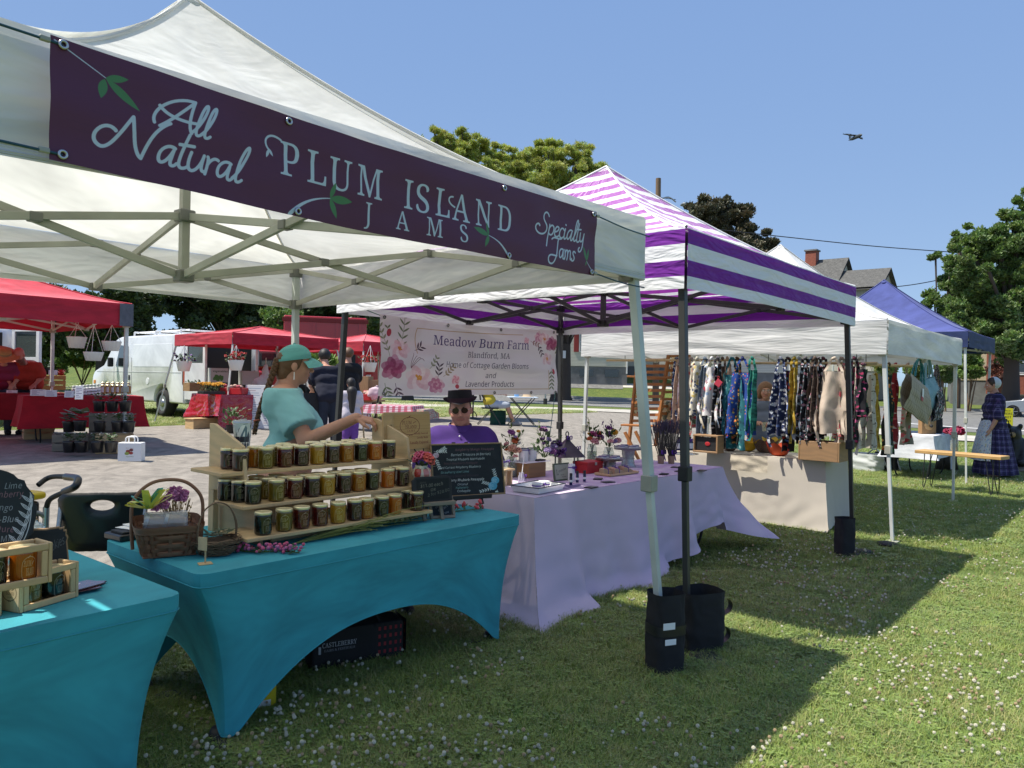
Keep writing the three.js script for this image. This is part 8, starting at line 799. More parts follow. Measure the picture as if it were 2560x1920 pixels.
{const redP=phy(lin(0.42,0.012,0.012),{roughness:0.3,clearcoat:0.6}),p=at(790,960,27),t=thing('red_truck','red box truck with white lettering behind the small red canopies','truck',[p.x,ground(p.x,p.z),p.z],faceCam(p,0.0));const k=27/FOCAL,Y=(py)=>yAt(790,py,27)-t.position.y;part('box',pb(2.9,Y(790)-Y(950),2.2,0.3,(Y(790)+Y(950))/2,-1.2,0,0.04),redP,t);for(let i=0;i<4;i++)part('box_rib',pb(0.08,Y(795)-Y(945),0.06,-0.9+i*0.8,(Y(795)+Y(945))/2,-0.08),redP,t);part('top_rail',pb(3.0,0.14,0.1,0.3,Y(800),-0.07),std(lin(0.2,0.02,0.02)),t);part('light_bar',pb(1.7,0.1,0.05,0.2,Y(868),-0.05),M.white,t);part('cab',pb(1.3,1.9,2,1.75,1.5,-1.2,0,0.12),redP,t);part('cab_window',pb(0.6,0.7,0.03,1.75,1.75,-0.19),M.darkGlass,t);part('mirror',pb(0.18,0.5,0.1,1.28,1.8,-0.1),M.black,t);
const tx=canvasTex(256,64,(x,W,H)=>{x.fillStyle='#b01818';x.fillRect(0,0,W,H);words(x,'565-0065',10,50,54,{bold:true,fill:'#ece6e0'});}),ty=canvasTex(128,128,(x,W,H)=>{x.fillStyle='#b01818';x.fillRect(0,0,W,H);for(const[a,b,c]of[[20,30,88],[30,62,70],[44,90,40]]){x.fillStyle='#ece6e0';for(let q=0;q<c;q+=12)x.fillRect(a+q,b-rnd(0,5),9,16);}});part('lettering',MT(new THREE.PlaneGeometry(1.1,0.28),V(0.55,Y(918),-0.07)),printM(tx),t);part('lettering',MT(new THREE.PlaneGeometry(0.5,0.5),V(1.75,1.1,-0.192)),printM(ty),t);for(const x of[-0.6,1.7])part('wheel',MT(new THREE.TorusGeometry(0.32,0.13,10,24),V(x,0.44,-0.2)),M.tyre,t);
const q=at(668,960,24.5),c=thing('red_van','red pickup with a dark window behind the open van door','truck',[q.x,ground(q.x,q.z),q.z],faceCam(q));part('body',pb(1.7,0.75,1.6,0.15,0.95,-1,0,0.12),redP,c);part('cab',pb(1.5,0.75,1.4,0.1,1.65,-1,0,0.2),redP,c);part('rear_window',pb(1.15,0.5,0.03,0.12,1.68,-0.29),M.darkGlass,c);part('tail_light',pb(0.14,0.35,0.04,-0.62,1.0,-0.19),M.red,c);part('wheel',MT(new THREE.TorusGeometry(0.26,0.12,10,24),V(-0.4,0.38,-0.4)),M.tyre,c);part('bumper',pb(1.6,0.18,0.1,0.15,0.52,-0.18),M.galv,c);}
{const g=gAt(2528,45),t=thing('silver_car','silver sedan parked across the road at the right edge','car',g,faceCam(g,0.12));const S=new THREE.Shape();const X0=-0.95;S.moveTo(X0,0.35);S.absarc(0,0.35,0.37,Math.PI,0,true);S.lineTo(2.35,0.25);S.absarc(2.7,0.35,0.37,Math.PI,0,true);S.lineTo(3.6,0.4);S.quadraticCurveTo(3.7,0.8,3.5,0.98);S.lineTo(2.9,1.02);S.quadraticCurveTo(2.3,1.42,1.5,1.42);S.quadraticCurveTo(1.0,1.4,0.45,1.0);S.lineTo(-0.5,0.86);S.quadraticCurveTo(-0.95,0.78,X0-0.02,0.55);S.closePath();const G2=new THREE.ExtrudeGeometry(S,{depth:1.5,bevelEnabled:true,bevelSize:0.04,bevelThickness:0.14,bevelSegments:4,curveSegments:12});G2.translate(0,0,-0.75);part('body',toCreasedNormals(G2,0.6),phy(lin(0.36,0.38,0.42),{metalness:0.6,roughness:0.3,clearcoat:1}),t);part('side_window',MT(extr([[0.75,1.0],[2.6,1.04],[2.1,1.3],[1.4,1.34],[1.1,1.24]],0.02),V(0,0,0.893)),M.darkGlass,t);part('headlight',pb(0.3,0.14,0.3,-0.75,0.72,0.7,0,0.05),M.glass,t);part('mirror',pb(0.16,0.14,0.2,0.85,1.02,1.0,0,0.04),phy(lin(0.36,0.38,0.42),{metalness:0.6,roughness:0.3}),t);
for(const x of[0,2.7])for(const z of[0.78,-0.78]){const w=part('wheel',MT(new THREE.TorusGeometry(0.27,0.075,10,26),V(x,0.34,z),null,V(1,1,1.4)),M.tyre,t);for(let i=0;i<5;i++){const a=i*1.257;part('spoke',bar(V(x,0.34,z+0.1),V(x+Math.cos(a)*0.24,0.34+Math.sin(a)*0.24,z+0.08),0.06,0.03),M.steel,w);}part('wheel_well',MT(cyl(0.24,0.24,0.05,22),V(x,0.34,z+0.02),E3(Math.PI/2,0,0)),M.black,w);}}
{
const p=at(2510,1043,21),g=ground3(p.x,p.z),t=thing('market_sign','yellow sign reading FARMERS MARKET by the road behind the plaid dress','sign',g,faceCam(g,0.1));const tx=canvasTex(256,300,(x,W,H)=>{x.fillStyle='#b9b414';x.fillRect(0,0,W,H);['WESTFIELD','FARMERS','MARKET','THURSDAYS','12p - 6p'].forEach((s,i)=>words(x,s,128,50+i*58,i===1||i===2?54:36,{bold:true,align:'center',fill:'#2a2a10'}));x.strokeStyle='#2a2a10';});const y=p.y-g.y;part('panel',pb(0.42,0.5,0.01,0,y,0),std(lin(0.45,0.42,0.02)),t);part('print',MT(new THREE.PlaneGeometry(0.41,0.49),V(0,y,0.0065)),printM(tx),t);for(const s of[-0.15,0.15])part('stake',rod(V(s,0,-0.015),V(s,y+0.2,-0.015),0.008),M.galv,t);
const O=onG(2535,1180).setY(0),f=V(-O.x,0,-O.z).normalize().addScaledVector(right0,-0.3).normalize(),r=V(-f.z,0,f.x).negate(),Q=(z,y2,x)=>V(0,y2,0).addScaledVector(f,z).addScaledVector(r,x),b=thing('bear_statue','carved black bear sitting on a log round behind the plaid dress','statue',O),B=[[Q(0,0.28,0),Q(0,0.5,0),0.2,0.17],[Q(0.02,0.5,0),Q(0.06,0.66,0),0.15,0.12],[Q(0.06,0.74,0),Q(0.1,0.74,0),0.12,0.1]];for(const s of[-1,1])B.push([Q(0.0,0.56,s*0.14),Q(0.14,0.3,s*0.17),0.075,0.055],[Q(0.02,0.2,s*0.14),Q(0.24,0.2,s*0.17),0.1,0.065],[Q(0.04,0.85,s*0.09),Q(0.05,0.87,s*0.095),0.042,0.04]);const wd=std(lin(0.014,0.013,0.013),{roughness:0.5,bumpMap:rep(woodTex,6,2),bumpScale:0.01});part('bear_body',capsMesh(B,0.016,0.04),wd,b);part('muzzle',capsMesh([[Q(0.16,0.71,0),Q(0.22,0.69,0),0.06,0.045]],0.012),wood(lin(0.3,0.19,0.07)),b);part('nose',MT(sph(0.022),Q(0.265,0.705,0)),M.black,b);for(const s of[-1,1])part('eye',MT(sph(0.012),Q(0.185,0.78,s*0.05)),M.black,b);part('log_round',MT(lathe([[0,0],[0.3,0],[0.29,0.12],[0,0.12]],20),V(0,0,0)),M.greyWood,b);}
// ---------- the plant and preserves stall under the left red tent ----------
const redCloth=cloth(lin(0.3,0.008,0.014),0.03),gY=(p)=>ground(p.x,p.z);
{const p=at(0,990,12.9),q=at(205,995,12.4);p.y=gY(p);q.y=gY(q);drape('tablecloth','dark red cloth on the rear stall table at the left edge',[p.x-0.1,p.y,p.z],1.1,0.36,0.74,0.05,()=>0.3,redCloth,{flare:0.04,amp:0.015,legs:true,seed:31});drape('tablecloth','bright red cloth on the stall table loaded with jars',[q.x,q.y,q.z],0.85,0.36,0.74,-0.18,()=>0.24,cloth(lin(0.45,0.01,0.02),0.03),{flare:0.08,amp:0.02,legs:true,seed:33});
const T=(px,py,h=0.742)=>{let w=onY(px,py,q.y+h);return w;};
const slatCrate=(label,pos,ry,w,h,d,m,slats=3)=>{const t=thing('slatted_crate',label,'crate',pos,ry);for(let i=0;i<slats;i++){const y=h*(i+0.5)/slats;for(const s of[-1,1]){part('slat',pb(w,h/slats-0.018,0.014,0,y,s*d/2),m,t);part('slat',pb(0.014,h/slats-0.018,d-0.02,s*(w/2-0.007),y,0),m,t);}}for(const sx of[-1,1])for(const sz of[-1,1])part('corner_post',pb(0.03,h,0.03,sx*(w/2-0.03),h/2,sz*(d/2-0.025)),m,t);part('crate_floor',pb(w-0.04,0.012,d-0.04,0,0.01,0),m,t);return t;};
const c=T(125,975);slatCrate('wooden slatted crate standing on the red stall table',[c.x,q.y+0.742,c.z-0.1],-0.35,0.62,0.31,0.3,M.cedar,3);
{const y=q.y+1.055,b=thing('potted_plant','dark potted plant on top of the wooden crate','plant',[c.x-0.02,y,c.z-0.1]);part('pot',lathe([[0,0],[0.06,0],[0.085,0.15],[0.09,0.15]],18),M.black,b);bouquet(b,V(0,0.14,0),[],{leaves:40,spread:0.12,high:0.16,leafScale:1.4,leafM:M.leafDark});const s=thing('price_card','pale pink price card standing on the wooden crate','sign',[c.x+0.04,y,c.z+0.03],-0.3);part('card',MT(bx(0.16,0.1,0.005),V(0,0.05,0),E3(-0.15,0,0)),M.pinkPaper,s);part('card_foot',pb(0.1,0.006,0.05,0,0.003,-0.02),M.pinkPaper,s);const r=thing('red_plant','spiky red-leaved plant at the right end of the wooden crate','plant',[c.x+0.2,y,c.z+0.0]);part('leaf_pot',lathe([[0,0],[0.05,0],[0.06,0.05]],16),M.red,r);const L=[];for(let i=0;i<26;i++)L.push(put(leafGeo(1,0.1),V(0,0.04,0),rnd(0.08,0.13),rnd(0.4,1.2),i*2.4));part('leaves',L,petalM(0.35,0.02,0.03),r).userData.kind='stuff';const bk=thing('small_basket','small basket of red goods with a pale label on the crate','basket',[c.x-0.2,y,c.z-0.08]);part('basket',lathe([[0,0],[0.08,0],[0.09,0.09]],18),M.pinkPaper,bk);for(let i=0;i<14;i++)part('red_goods',MT(sph(0.018,8,6),V(rnd(-0.06,0.06),0.09+rnd(0,0.05),rnd(-0.06,0.06))),M.red,bk);}
const small=new THREE.Group();part('jar_glass',lathe([[0,0],[0.036,0],[0.038,0.055],[0.034,0.065]],14),phy(lin(0.07,0.012,0.014),{roughness:0.12,clearcoat:1}),small);part('jar_lid',lathe([[0.037,0.064],[0.038,0.078],[0,0.079]],14),M.white,small);part('jar_label',lathe([[0.0388,0.016],[0.0392,0.05]],14),M.paper,small);
for(let i=0;i<30;i++){const w=T(185+(i%10)*8.6,992-Math.floor(i/10)*9-(i%10)*0.9),o=small.clone();o.name=numbered('preserve_jar');o.position.set(w.x,q.y+0.745,w.z);o.userData={label:`small preserve jar, ${ORD[i % 10]} from left in the ${['front', 'middle', 'rear'][Math.floor(i / 10)]} row on the red table`,category:'jar',group:'small preserve jars on the bright red table'};scene.add(o);}
const tall=new THREE.Group();part('jar_glass',lathe([[0,0],[0.045,0],[0.046,0.13],[0.036,0.15]],16),phy(lin(0.3,0.14,0.03),{roughness:0.12,clearcoat:1}),tall);part('jar_lid',lathe([[0.038,0.148],[0.04,0.168],[0,0.169]],16),M.gold,tall);part('jar_label',grid(8,1,(u,v)=>V(Math.sin((u-0.5)*1.2-0.8)*0.0475,0.03+0.09*v,Math.cos((u-0.5)*1.2-0.8)*0.0475)),M.paper,tall);
for(let i=0;i<12;i++){const w=T(258+(i%6)*12.5,985-Math.floor(i/6)*10),o=tall.clone();o.name=numbered('honey_jar');o.position.set(w.x,q.y+0.745,w.z);o.userData={label:`tall amber honey jar, ${ORD[i % 6]} from the left in the ${i < 6 ? 'front' : 'rear'} row at the table end`,category:'jar',group:'tall honey jars at the right end of the red table'};scene.add(o);}
[[92,990,0.2,0.1,'wide pale card in front of the wooden crate'],[125,992,0.16,0.1,'white lettered card beside the crate corner'],[170,994,0.12,0.1,'white card among the small preserve jars'],[195,999,0.1,0.19,'tall white price list standing at the table front'],[290,975,0.11,0.12,'pink card leaning on the tall honey jars'],[28,983,0.16,0.05,'small white card at the rear table end']].forEach(([px,py,w,h,l])=>{const a=T(px,py),s=thing('price_card',l,'sign',[a.x,q.y+0.745,a.z+0.04],-0.5);const tx=canvasTex(96,96,(x,W,H)=>{x.fillStyle=l.includes('pink')?'#c9a8b0':'#dcd8da';x.fillRect(0,0,W,H);x.fillStyle='#6a5a78';for(let i=0;i<6;i++)x.fillRect(10,14+i*13,rnd(30,76),4);});part('card',MT(bx(w,h,0.003),V(0,h/2,0),E3(-0.2,0,0)),M.paper,s);part('print',MT(new THREE.PlaneGeometry(w*0.96,h*0.96),V(0,h/2,0.0032),E3(-0.2,0,0)),printM(tx),s);});
{const a=T(62,980),s=thing('grey_box','open grey cash box on the red table in front of the bald man','box',[a.x,q.y+0.745,a.z-0.05],0.2);part('box_body',pb(0.28,0.1,0.2,0,0.05,0),std(lin(0.22,0.22,0.2)),s);part('box_lid',MT(bx(0.28,0.01,0.2),V(0.02,0.15,-0.1),E3(-0.9,0,0)),std(lin(0.25,0.25,0.23)),s);}
{const a=at(95,1075,12.5);slatCrate('pale slatted crate standing under the red table',[a.x,gY(a),a.z],-0.2,0.42,0.34,0.3,M.pine,3);}
const potOf=(label,px,py,d,o={})=>{const b=at(px,py,d),t=thing('plant_pot',label,'potted plant',b);part('pot',lathe([[0,0],[0.068,0],[0.083,0.13],[0.09,0.135],[0.09,0.155],[0.084,0.155],[0.08,0.14],[0,0.135]],20),M.blackPlastic,t);const L=[],W=[];for(let i=0;i<(o.big?16:34);i++){const a=rnd(0,6.28),R=rnd(0.02,o.big?0.2:0.1),y=0.16+rnd(0,0.1)*(o.big?1.6:1);L.push(put(o.big?leafGeo(1,0.42):leafGeo(1,0.38),V(Math.cos(a)*R*0.5,y,Math.sin(a)*R*0.5),o.big?rnd(0.12,0.2):rnd(0.04,0.065),rnd(0.8,1.5),-a+1.57));}part('leaves',L,M.leaf,t).userData.kind='stuff';if(!o.big){for(let i=0;i<5;i++)W.push(put(BLO.small,V(rnd(-0.08,0.08),rnd(0.24,0.28),rnd(-0.08,0.08)),0.011,0,rnd(0,6)));part('blossoms',W,FL.white,t).userData.kind='stuff';}return t;};
const gb=at(215,1128,10.7),g0=gY(gb);const steps=[['lowest',1131,10.6,[173,203,243,277]],['middle',1080,11.0,[172,250,294,322]],['upper',1029,11.4,[248,281,313]]];
steps.forEach(([n,py,d,xs])=>xs.forEach((px,i)=>potOf(`black pot of white-flowering strawberry, ${ORD[i]} from the left on the ${n} step`,px,py,d)));potOf('black pot of broad-leaved rhubarb spilling over the middle step',200,1078,10.95,{big:1});
const step=(px,py,d,w,dep,label,m)=>{const b=at(px,py,d),y=b.y-0.005,g1=gY(b);slatCrate(label,[b.x,g1,b.z-0.05],-0.35,w,Math.max(0.1,y-g1),dep,m,2);};step(180,1083,11.1,0.46,0.34,'weathered crate under the left pots of the middle step',M.greyWood);step(290,1083,11.1,0.5,0.34,'pale crate under the right pots of the middle step',M.pine);step(282,1032,11.55,0.6,0.3,'tall stacked crate under the upper step of pots',M.greyWood);
{const b=at(329,1131,10.5),t=thing('paper_bag','white paper bag with apples printed on it beside the plant pots','bag',[b.x,gY(b),b.z],-0.75);const tx=canvasTex(192,224,(x,W,H)=>{x.fillStyle='#d8dade';x.fillRect(0,0,W,H);for(const[X,Y,R,c2]of[[84,100,18,'#8a3a30'],[112,84,17,'#6a2a2c'],[76,128,20,'#8a9a4a'],[110,122,18,'#9a3c34']]){x.fillStyle=c2;x.beginPath();x.arc(X,Y,R,0,7);x.fill();}words(x,'apples',66,172,22,{fill:'#7a8a6a',slant:-0.2});words(x,'farm fresh',66,66,14,{fill:'#9a6a5a'});});part('bag_body',pb(0.31,0.26,0.16,0,0.13,0,0,0.01),M.white,t);part('print',MT(new THREE.PlaneGeometry(0.3,0.25),V(0,0.13,0.0812)),printM(tx),t);for(const s of[-1,1])part('handle',tube([V(-0.06,0.25,s*0.06),V(-0.05,0.33,s*0.05),V(0.05,0.33,s*0.05),V(0.06,0.25,s*0.06)],0.01),M.white,t);}
[[192,842,870,11.6,'left'],[234,880,902,11.5,'middle'],[279,853,877,11.7,'right']].forEach(([px,y0,y1,d,l])=>{const a=at(px,y0,d),h=a.y-at(px,y1,d).y,t=thing('hanging_pot',`white plastic hanging pot, ${l} one under the red canopy edge`,'hanging pot',a);const R=0.135;part('pot',lathe([[0,-h],[R*0.72,-h],[R,-0.015],[R*1.05,-0.015],[R*1.05,0],[R*0.96,0]],28),M.white,t);for(let i=0;i<14;i++){const q2=i*0.449;part('pot_rib',rod(V(Math.cos(q2)*R*0.73,-h,Math.sin(q2)*R*0.73),V(Math.cos(q2)*R*1.0,-0.02,Math.sin(q2)*R),0.004,0.004,4),M.white,t);}const top=at(px,812,d).y-a.y;for(let i=0;i<3;i++)part('hanger_cord',rod(V(Math.cos(i*2.1)*R,0,Math.sin(i*2.1)*R),V(0,top,0),0.004),M.white,t);part('hanger_hook',MT(new THREE.TorusGeometry(0.02,0.004,5,12),V(0,top+0.02,0)),M.white,t);});
}
// ---------- the vegetable stall under the small red tents ----------
{
const dots=canvasTex(128,128,(x,W,H)=>{x.fillStyle='#a3101f';x.fillRect(0,0,W,H);x.fillStyle='#d9a0a0';for(let i=0;i<26;i++)x.fillRect(rnd(0,W),rnd(0,H),3,3);});const vinyl=fabM(dots,4,{roughness:0.22,clearcoat:0.7,transmission:0});
const k=at(552,988,15.4),gy=gY(k);drape('tablecloth','shiny red speckled vinyl cloth on the marigold table',[k.x+0.42,gy,k.z-0.6],0.42,0.62,0.72,0,(s,f)=>s===3?0.22+0.08*f:s===0?0.06:0.2,vinyl,{flare:0.12,amp:0.05,wr:0.03,legs:true,seed:41});
const TY=gy+0.724,T=(px,py)=>onY(px,py,TY);const m=T(530,985),t=thing('marigold_tray','black tray of yellow marigolds on the red speckled table','flower tray',[m.x,TY,m.z],0);part('tray',pb(0.5,0.06,0.26,0,0.03,0),M.blackPlastic,t);const L=[],B=[];for(let i=0;i<200;i++)L.push(put(LEAF,V(rnd(-0.25,0.25),rnd(0.05,0.18),rnd(-0.13,0.13)),rnd(0.03,0.05),rnd(0.3,1.4),rnd(0,6)));for(let i=0;i<60;i++)B.push(put(BLO.small,V(rnd(-0.25,0.25),rnd(0.18,0.24),rnd(-0.13,0.13)),0.034,rnd(-0.4,0.4),rnd(0,6)));part('foliage',L,M.leaf,t).userData.kind='stuff';part('marigolds',B,FL.yellow,t).userData.kind='stuff';
const c=T(492,978),cr=thing('produce_crate','open wooden crate of dark greens on the red speckled table','crate',[c.x,TY,c.z-0.1],0);for(const[w,h,d,x,y,z]of[[0.42,0.2,0.014,0,0.1,0.16],[0.42,0.2,0.014,0,0.1,-0.16],[0.014,0.2,0.3,-0.2,0.1,0],[0.014,0.2,0.3,0.2,0.1,0],[0.4,0.01,0.3,0,0.006,0]])part('crate_board',pb(w,h,d,x,y,z),M.crate,cr);const Lf=[];for(let i=0;i<70;i++)Lf.push(put(LEAF,V(rnd(-0.18,0.18),rnd(0.12,0.22),rnd(-0.13,0.13)),rnd(0.06,0.11),rnd(0.5,1.6),rnd(0,6)));part('greens',Lf,M.leafDark,cr).userData.kind='stuff';
[[460,905,'pale hanging pot of dark purple petunias',16.2,[['violet',18],['lilac',4]]],[590,902,'white hanging pot of bright red impatiens on the near canopy leg',15.6,[['red',40]]],[925,908,'white hanging pot of red impatiens beside the floral banner',17.5,[['red',34]]]].forEach(([px,py,l,d,fl])=>{const a=at(px,py,d),h=thing('flower_basket',l,'hanging basket',a);part('pot',lathe([[0,-0.2],[0.11,-0.2],[0.16,0.0],[0.165,0.015]],22),M.white,h);const G=[];for(let i=0;i<90;i++){const q=rnd(0,6.28),R=rnd(0,0.24);G.push(put(LEAF,V(Math.cos(q)*R,0.02+rnd(-0.05,0.15)*(1-R),Math.sin(q)*R),rnd(0.05,0.08),rnd(0.5,1.7),rnd(0,6)));}part('foliage',G,M.leaf,h).userData.kind='stuff';for(const[f,n]of fl){const Q=[];for(let i=0;i<n;i++){const q=rnd(0,6.28),R=rnd(0.02,0.24);Q.push(put(BLO.small,V(Math.cos(q)*R,0.1+rnd(-0.08,0.08),Math.sin(q)*R),0.04,rnd(-0.6,0.9),rnd(0,6)));}part('blossoms',Q,FL[f],h).userData.kind='stuff';}const top=at(px,864,d).y-a.y;for(let i=0;i<3;i++)part('hanger_cord',rod(V(Math.cos(i*2.1)*0.15,0,Math.sin(i*2.1)*0.15),V(0,top,0),0.005),M.white,h);});
{const a=at(656,960,17.2),b=thing('cloth_sack','cream cloth sack hanging on the open van door','sack',a);part('sack',MT(nets((x,y,z)=>smin(ell(x,y,z,0,-0.12,0,0.24,0.24,0.14),ell(x,y,z,0.08,0.2,0,0.07,0.2,0.06),0.12)+0.03*nz(x*12,y*9,z*12),V(-0.34,-0.45,-0.25),V(0.34,0.5,0.25),0.03),V(0,0.05,0)),cloth(lin(0.6,0.55,0.46),0.05),b);part('tie',rod(V(0.08,0.42,0),V(0.08,0.6,0),0.012),M.rope,b);
const w=at(650,1030,15.9),s=thing('price_whiteboard','white handwritten price board leaning beside the red speckled table','sign',[w.x,gY(w),w.z],-0.85);const tx=canvasTex(200,260,(x,W,H)=>{x.fillStyle='#d5d6d8';x.fillRect(0,0,W,H);for(let i=0;i<17;i++){x.fillStyle=pick(['#8a9ab0','#a08a94','#7a8a9a']);x.fillRect(14,16+i*14,rnd(50,96),4);x.fillRect(130,16+i*14,rnd(20,50),4);}});part('panel',MT(bx(0.66,0.92,0.01),V(0,0.47,0),E3(-0.14,0,0)),M.white,s);part('writing',MT(new THREE.PlaneGeometry(0.64,0.9),V(0,0.47,0.0066),E3(-0.14,0,0)),printM(tx),s);part('prop',rod(V(0,0.0,-0.25),V(0,0.8,-0.07),0.012),M.pine,s);
const f=at(580,1075,14.6),pl=thing('leafy_plant','leafy green potted plant at the foot of the speckled table','plant',[f.x,gY(f),f.z]);part('pot',lathe([[0,0],[0.09,0],[0.12,0.16]],16),M.black,pl);bouquet(pl,V(0,0.15,0),[],{leaves:90,spread:0.26,high:0.32,leafScale:1.8});
const x1=at(500,1068,15.7),cr2=thing('wooden_box','pale wooden box under the red speckled table','crate',[x1.x+0.1,gY(x1),x1.z],0.1);part('box_body',pb(0.7,0.2,0.3,0,0.1,0),M.pine,cr2);part('box_lid',pb(0.74,0.02,0.34,0,0.212,0),M.pine,cr2);
const bb=at(545,935,18.2),bx2=thing('cabbage_carton','white carton with a printed green cabbage in the back of the van','carton',[bb.x,bb.y-0.2,bb.z],-0.3);const tc=canvasTex(128,112,(x,W,H)=>{x.fillStyle='#b9beb8';x.fillRect(0,0,W,H);words(x,'Vegetables',8,30,22,{fill:'#2a4a34',bold:true,slant:-0.2});x.fillStyle='#4a7a3a';for(let i=0;i<9;i++){x.beginPath();x.ellipse(64+rnd(-36,36),76+rnd(-14,14),20,12,rnd(0,3),0,7);x.fill();}});part('carton',pb(0.4,0.34,0.4,0,0.17,0),std(lin(0.45,0.47,0.44)),bx2);part('print',MT(new THREE.PlaneGeometry(0.38,0.32),V(0,0.17,0.2015)),printM(tc),bx2);const b3=copy(bx2,'plain white storage carton in the back of the van',[bb.x+0.75,bb.y-0.25,bb.z+0.1],-0.3);b3.remove(b3.children[1]);}
const A=at(700,1000,16.6),B2=at(915,1000,16.2),C=at(1005,1005,15.9),g2=gY(A),dir=B2.clone().sub(A).setY(0),ry=Math.atan2(-dir.z,dir.x),CY=at(800,1000,16.4).y-0.0;const cnt=thing('market_counter','vegetable stall counter with a white farm banner on its front','counter',A.clone().add(B2).multiplyScalar(0.5).setY(g2),ry),W=dir.length(),hT=CY-g2;part('counter_top',pb(W+0.3,0.04,0.8,0,hT,-0.35),M.crate,cnt);const tx=canvasTex(512,200,(x,w,h)=>{x.fillStyle='#c9c8ce';x.fillRect(0,0,w,h);words(x,'Spring at old Farm',90,116,62,{font:'serif',fill:'#8a3a4a',sx:0.8});words(x,'fresh and local',200,170,36,{font:'serif',fill:'#8a4a5a',sx:0.8});x.fillStyle='#7a5a30';x.save();x.translate(60,70);x.rotate(0.4);x.fillRect(-18,-24,36,48);x.restore();});part('farm_banner',MT(new THREE.PlaneGeometry(W+0.3,hT-0.1),V(0,hT/2+0.0,0.066)),printM(tx),cnt);part('front_panel',pb(W+0.3,hT-0.06,0.02,0,hT/2,0.05),M.white,cnt);for(const s of[-1,1])part('leg',pb(0.05,hT-0.03,0.05,s*W/2,hT/2,-0.6),M.crate,cnt);
const ging=fabM(canvasTex(64,64,(x,w,h)=>{x.fillStyle='#d9d0d8';x.fillRect(0,0,w,h);x.globalAlpha=0.55;x.fillStyle='#a3203c';x.fillRect(0,0,32,h);x.fillRect(0,0,w,32);}),8,{transmission:0});drape('tablecloth','red gingham cloth on the stall table under the floral banner',[C.x-0.35,g2,C.z+0.15],0.52,0.36,hT-0.05,ry,()=>0.42,ging,{flare:0.05,amp:0.02,legs:true,seed:51});const D2=at(1035,1000,15.6);drape('tablecloth','faded floral cloth on the end table right of the gingham one',[D2.x,gY(D2),D2.z],0.32,0.34,hT-0.06,ry,(s)=>s===1?0.36:0.48,FAB.redFloral,{flare:0.08,amp:0.03,legs:true,seed:53});
const bin=(label,px,py,d)=>{const b=at(px,py,d),u=thing('produce_bin',label,'bin',b,ry);for(const s of[-1,1]){part('bin_side',pb(0.5,0.13,0.012,0,0.065,s*0.16),M.red,u);part('bin_end',pb(0.012,0.13,0.3,s*0.24,0.065,0),M.red,u);}part('bin_floor',pb(0.48,0.01,0.3,0,0.006,0),M.red,u);for(let i=0;i<16;i++)part('vegetable',MT(sph(0.04,8,6),V(rnd(-0.2,0.2),0.12+rnd(0,0.06),rnd(-0.12,0.12)),null,V(1.3,0.8,0.9)),i%3?std(lin(0.45,0.3,0.24)):std(lin(0.4,0.08,0.1)),u);};bin('red plastic bin of pale vegetables left on the stall counter',730,998,16.3);bin('red plastic bin of roots right on the stall counter',905,1000,16.1);bin('red plastic bin of vegetables on the red speckled table',588,985,15.9);
[[908,970,0.34,0.36],[935,972,0.26,0.3]].forEach(([px,py,w,h],i)=>{const b=at(px,py+12,16.6),u=thing('cardboard_box',`open cardboard box, ${i ? 'right' : 'left'} one behind the red bin`,'box',b,ry+0.3*i);for(const s of[-1,1]){part('box_side',pb(w,h,0.01,0,h/2,s*w*0.4),M.crate,u);part('box_side',pb(0.01,h,w*0.8,s*w/2,h/2,0),M.crate,u);}part('box_floor',pb(w,0.01,w*0.8,0,0.005,0),M.crate,u);});
{const b=at(940,995,16.0),u=thing('pink_bag','pale pink produce bag on the gingham table','bag',b);part('bag',nets((x,y,z)=>ell(x,y,z,0,0.1,0,0.2,0.13,0.14)+0.03*nz(x*10,y*10,z*10),V(-0.28,-0.06,-0.2),V(0.28,0.3,0.2),0.025),cloth(lin(0.6,0.45,0.5),0.2),u);part('bag_knot',MT(sph(0.03),V(0.02,0.24,0)),cloth(lin(0.6,0.45,0.5),0.2),u);const s=at(912,1010,14.5),w=thing('wooden_stake','pale wooden stake standing before the farm banner','stake',[s.x,gY(s),s.z]);part('stake',rod(V(0,0,0),V(-0.1,0.95,0),0.016),M.pine,w);part('stake_foot',pb(0.12,0.03,0.12,0,0.015,0),M.pine,w);const rk=at(935,1040,8.3),h2=at(948,988,8.2),c2=thing('guy_hook','dark-gripped metal tie-down strap reaching up to the banner corner','strap',rk.clone());part('strap',rod(V(0,0,0),h2.clone().sub(rk),0.006),M.steel,c2);part('grip',rod(h2.clone().sub(rk).multiplyScalar(0.65),h2.clone().sub(rk),0.011),M.black,c2);}
}
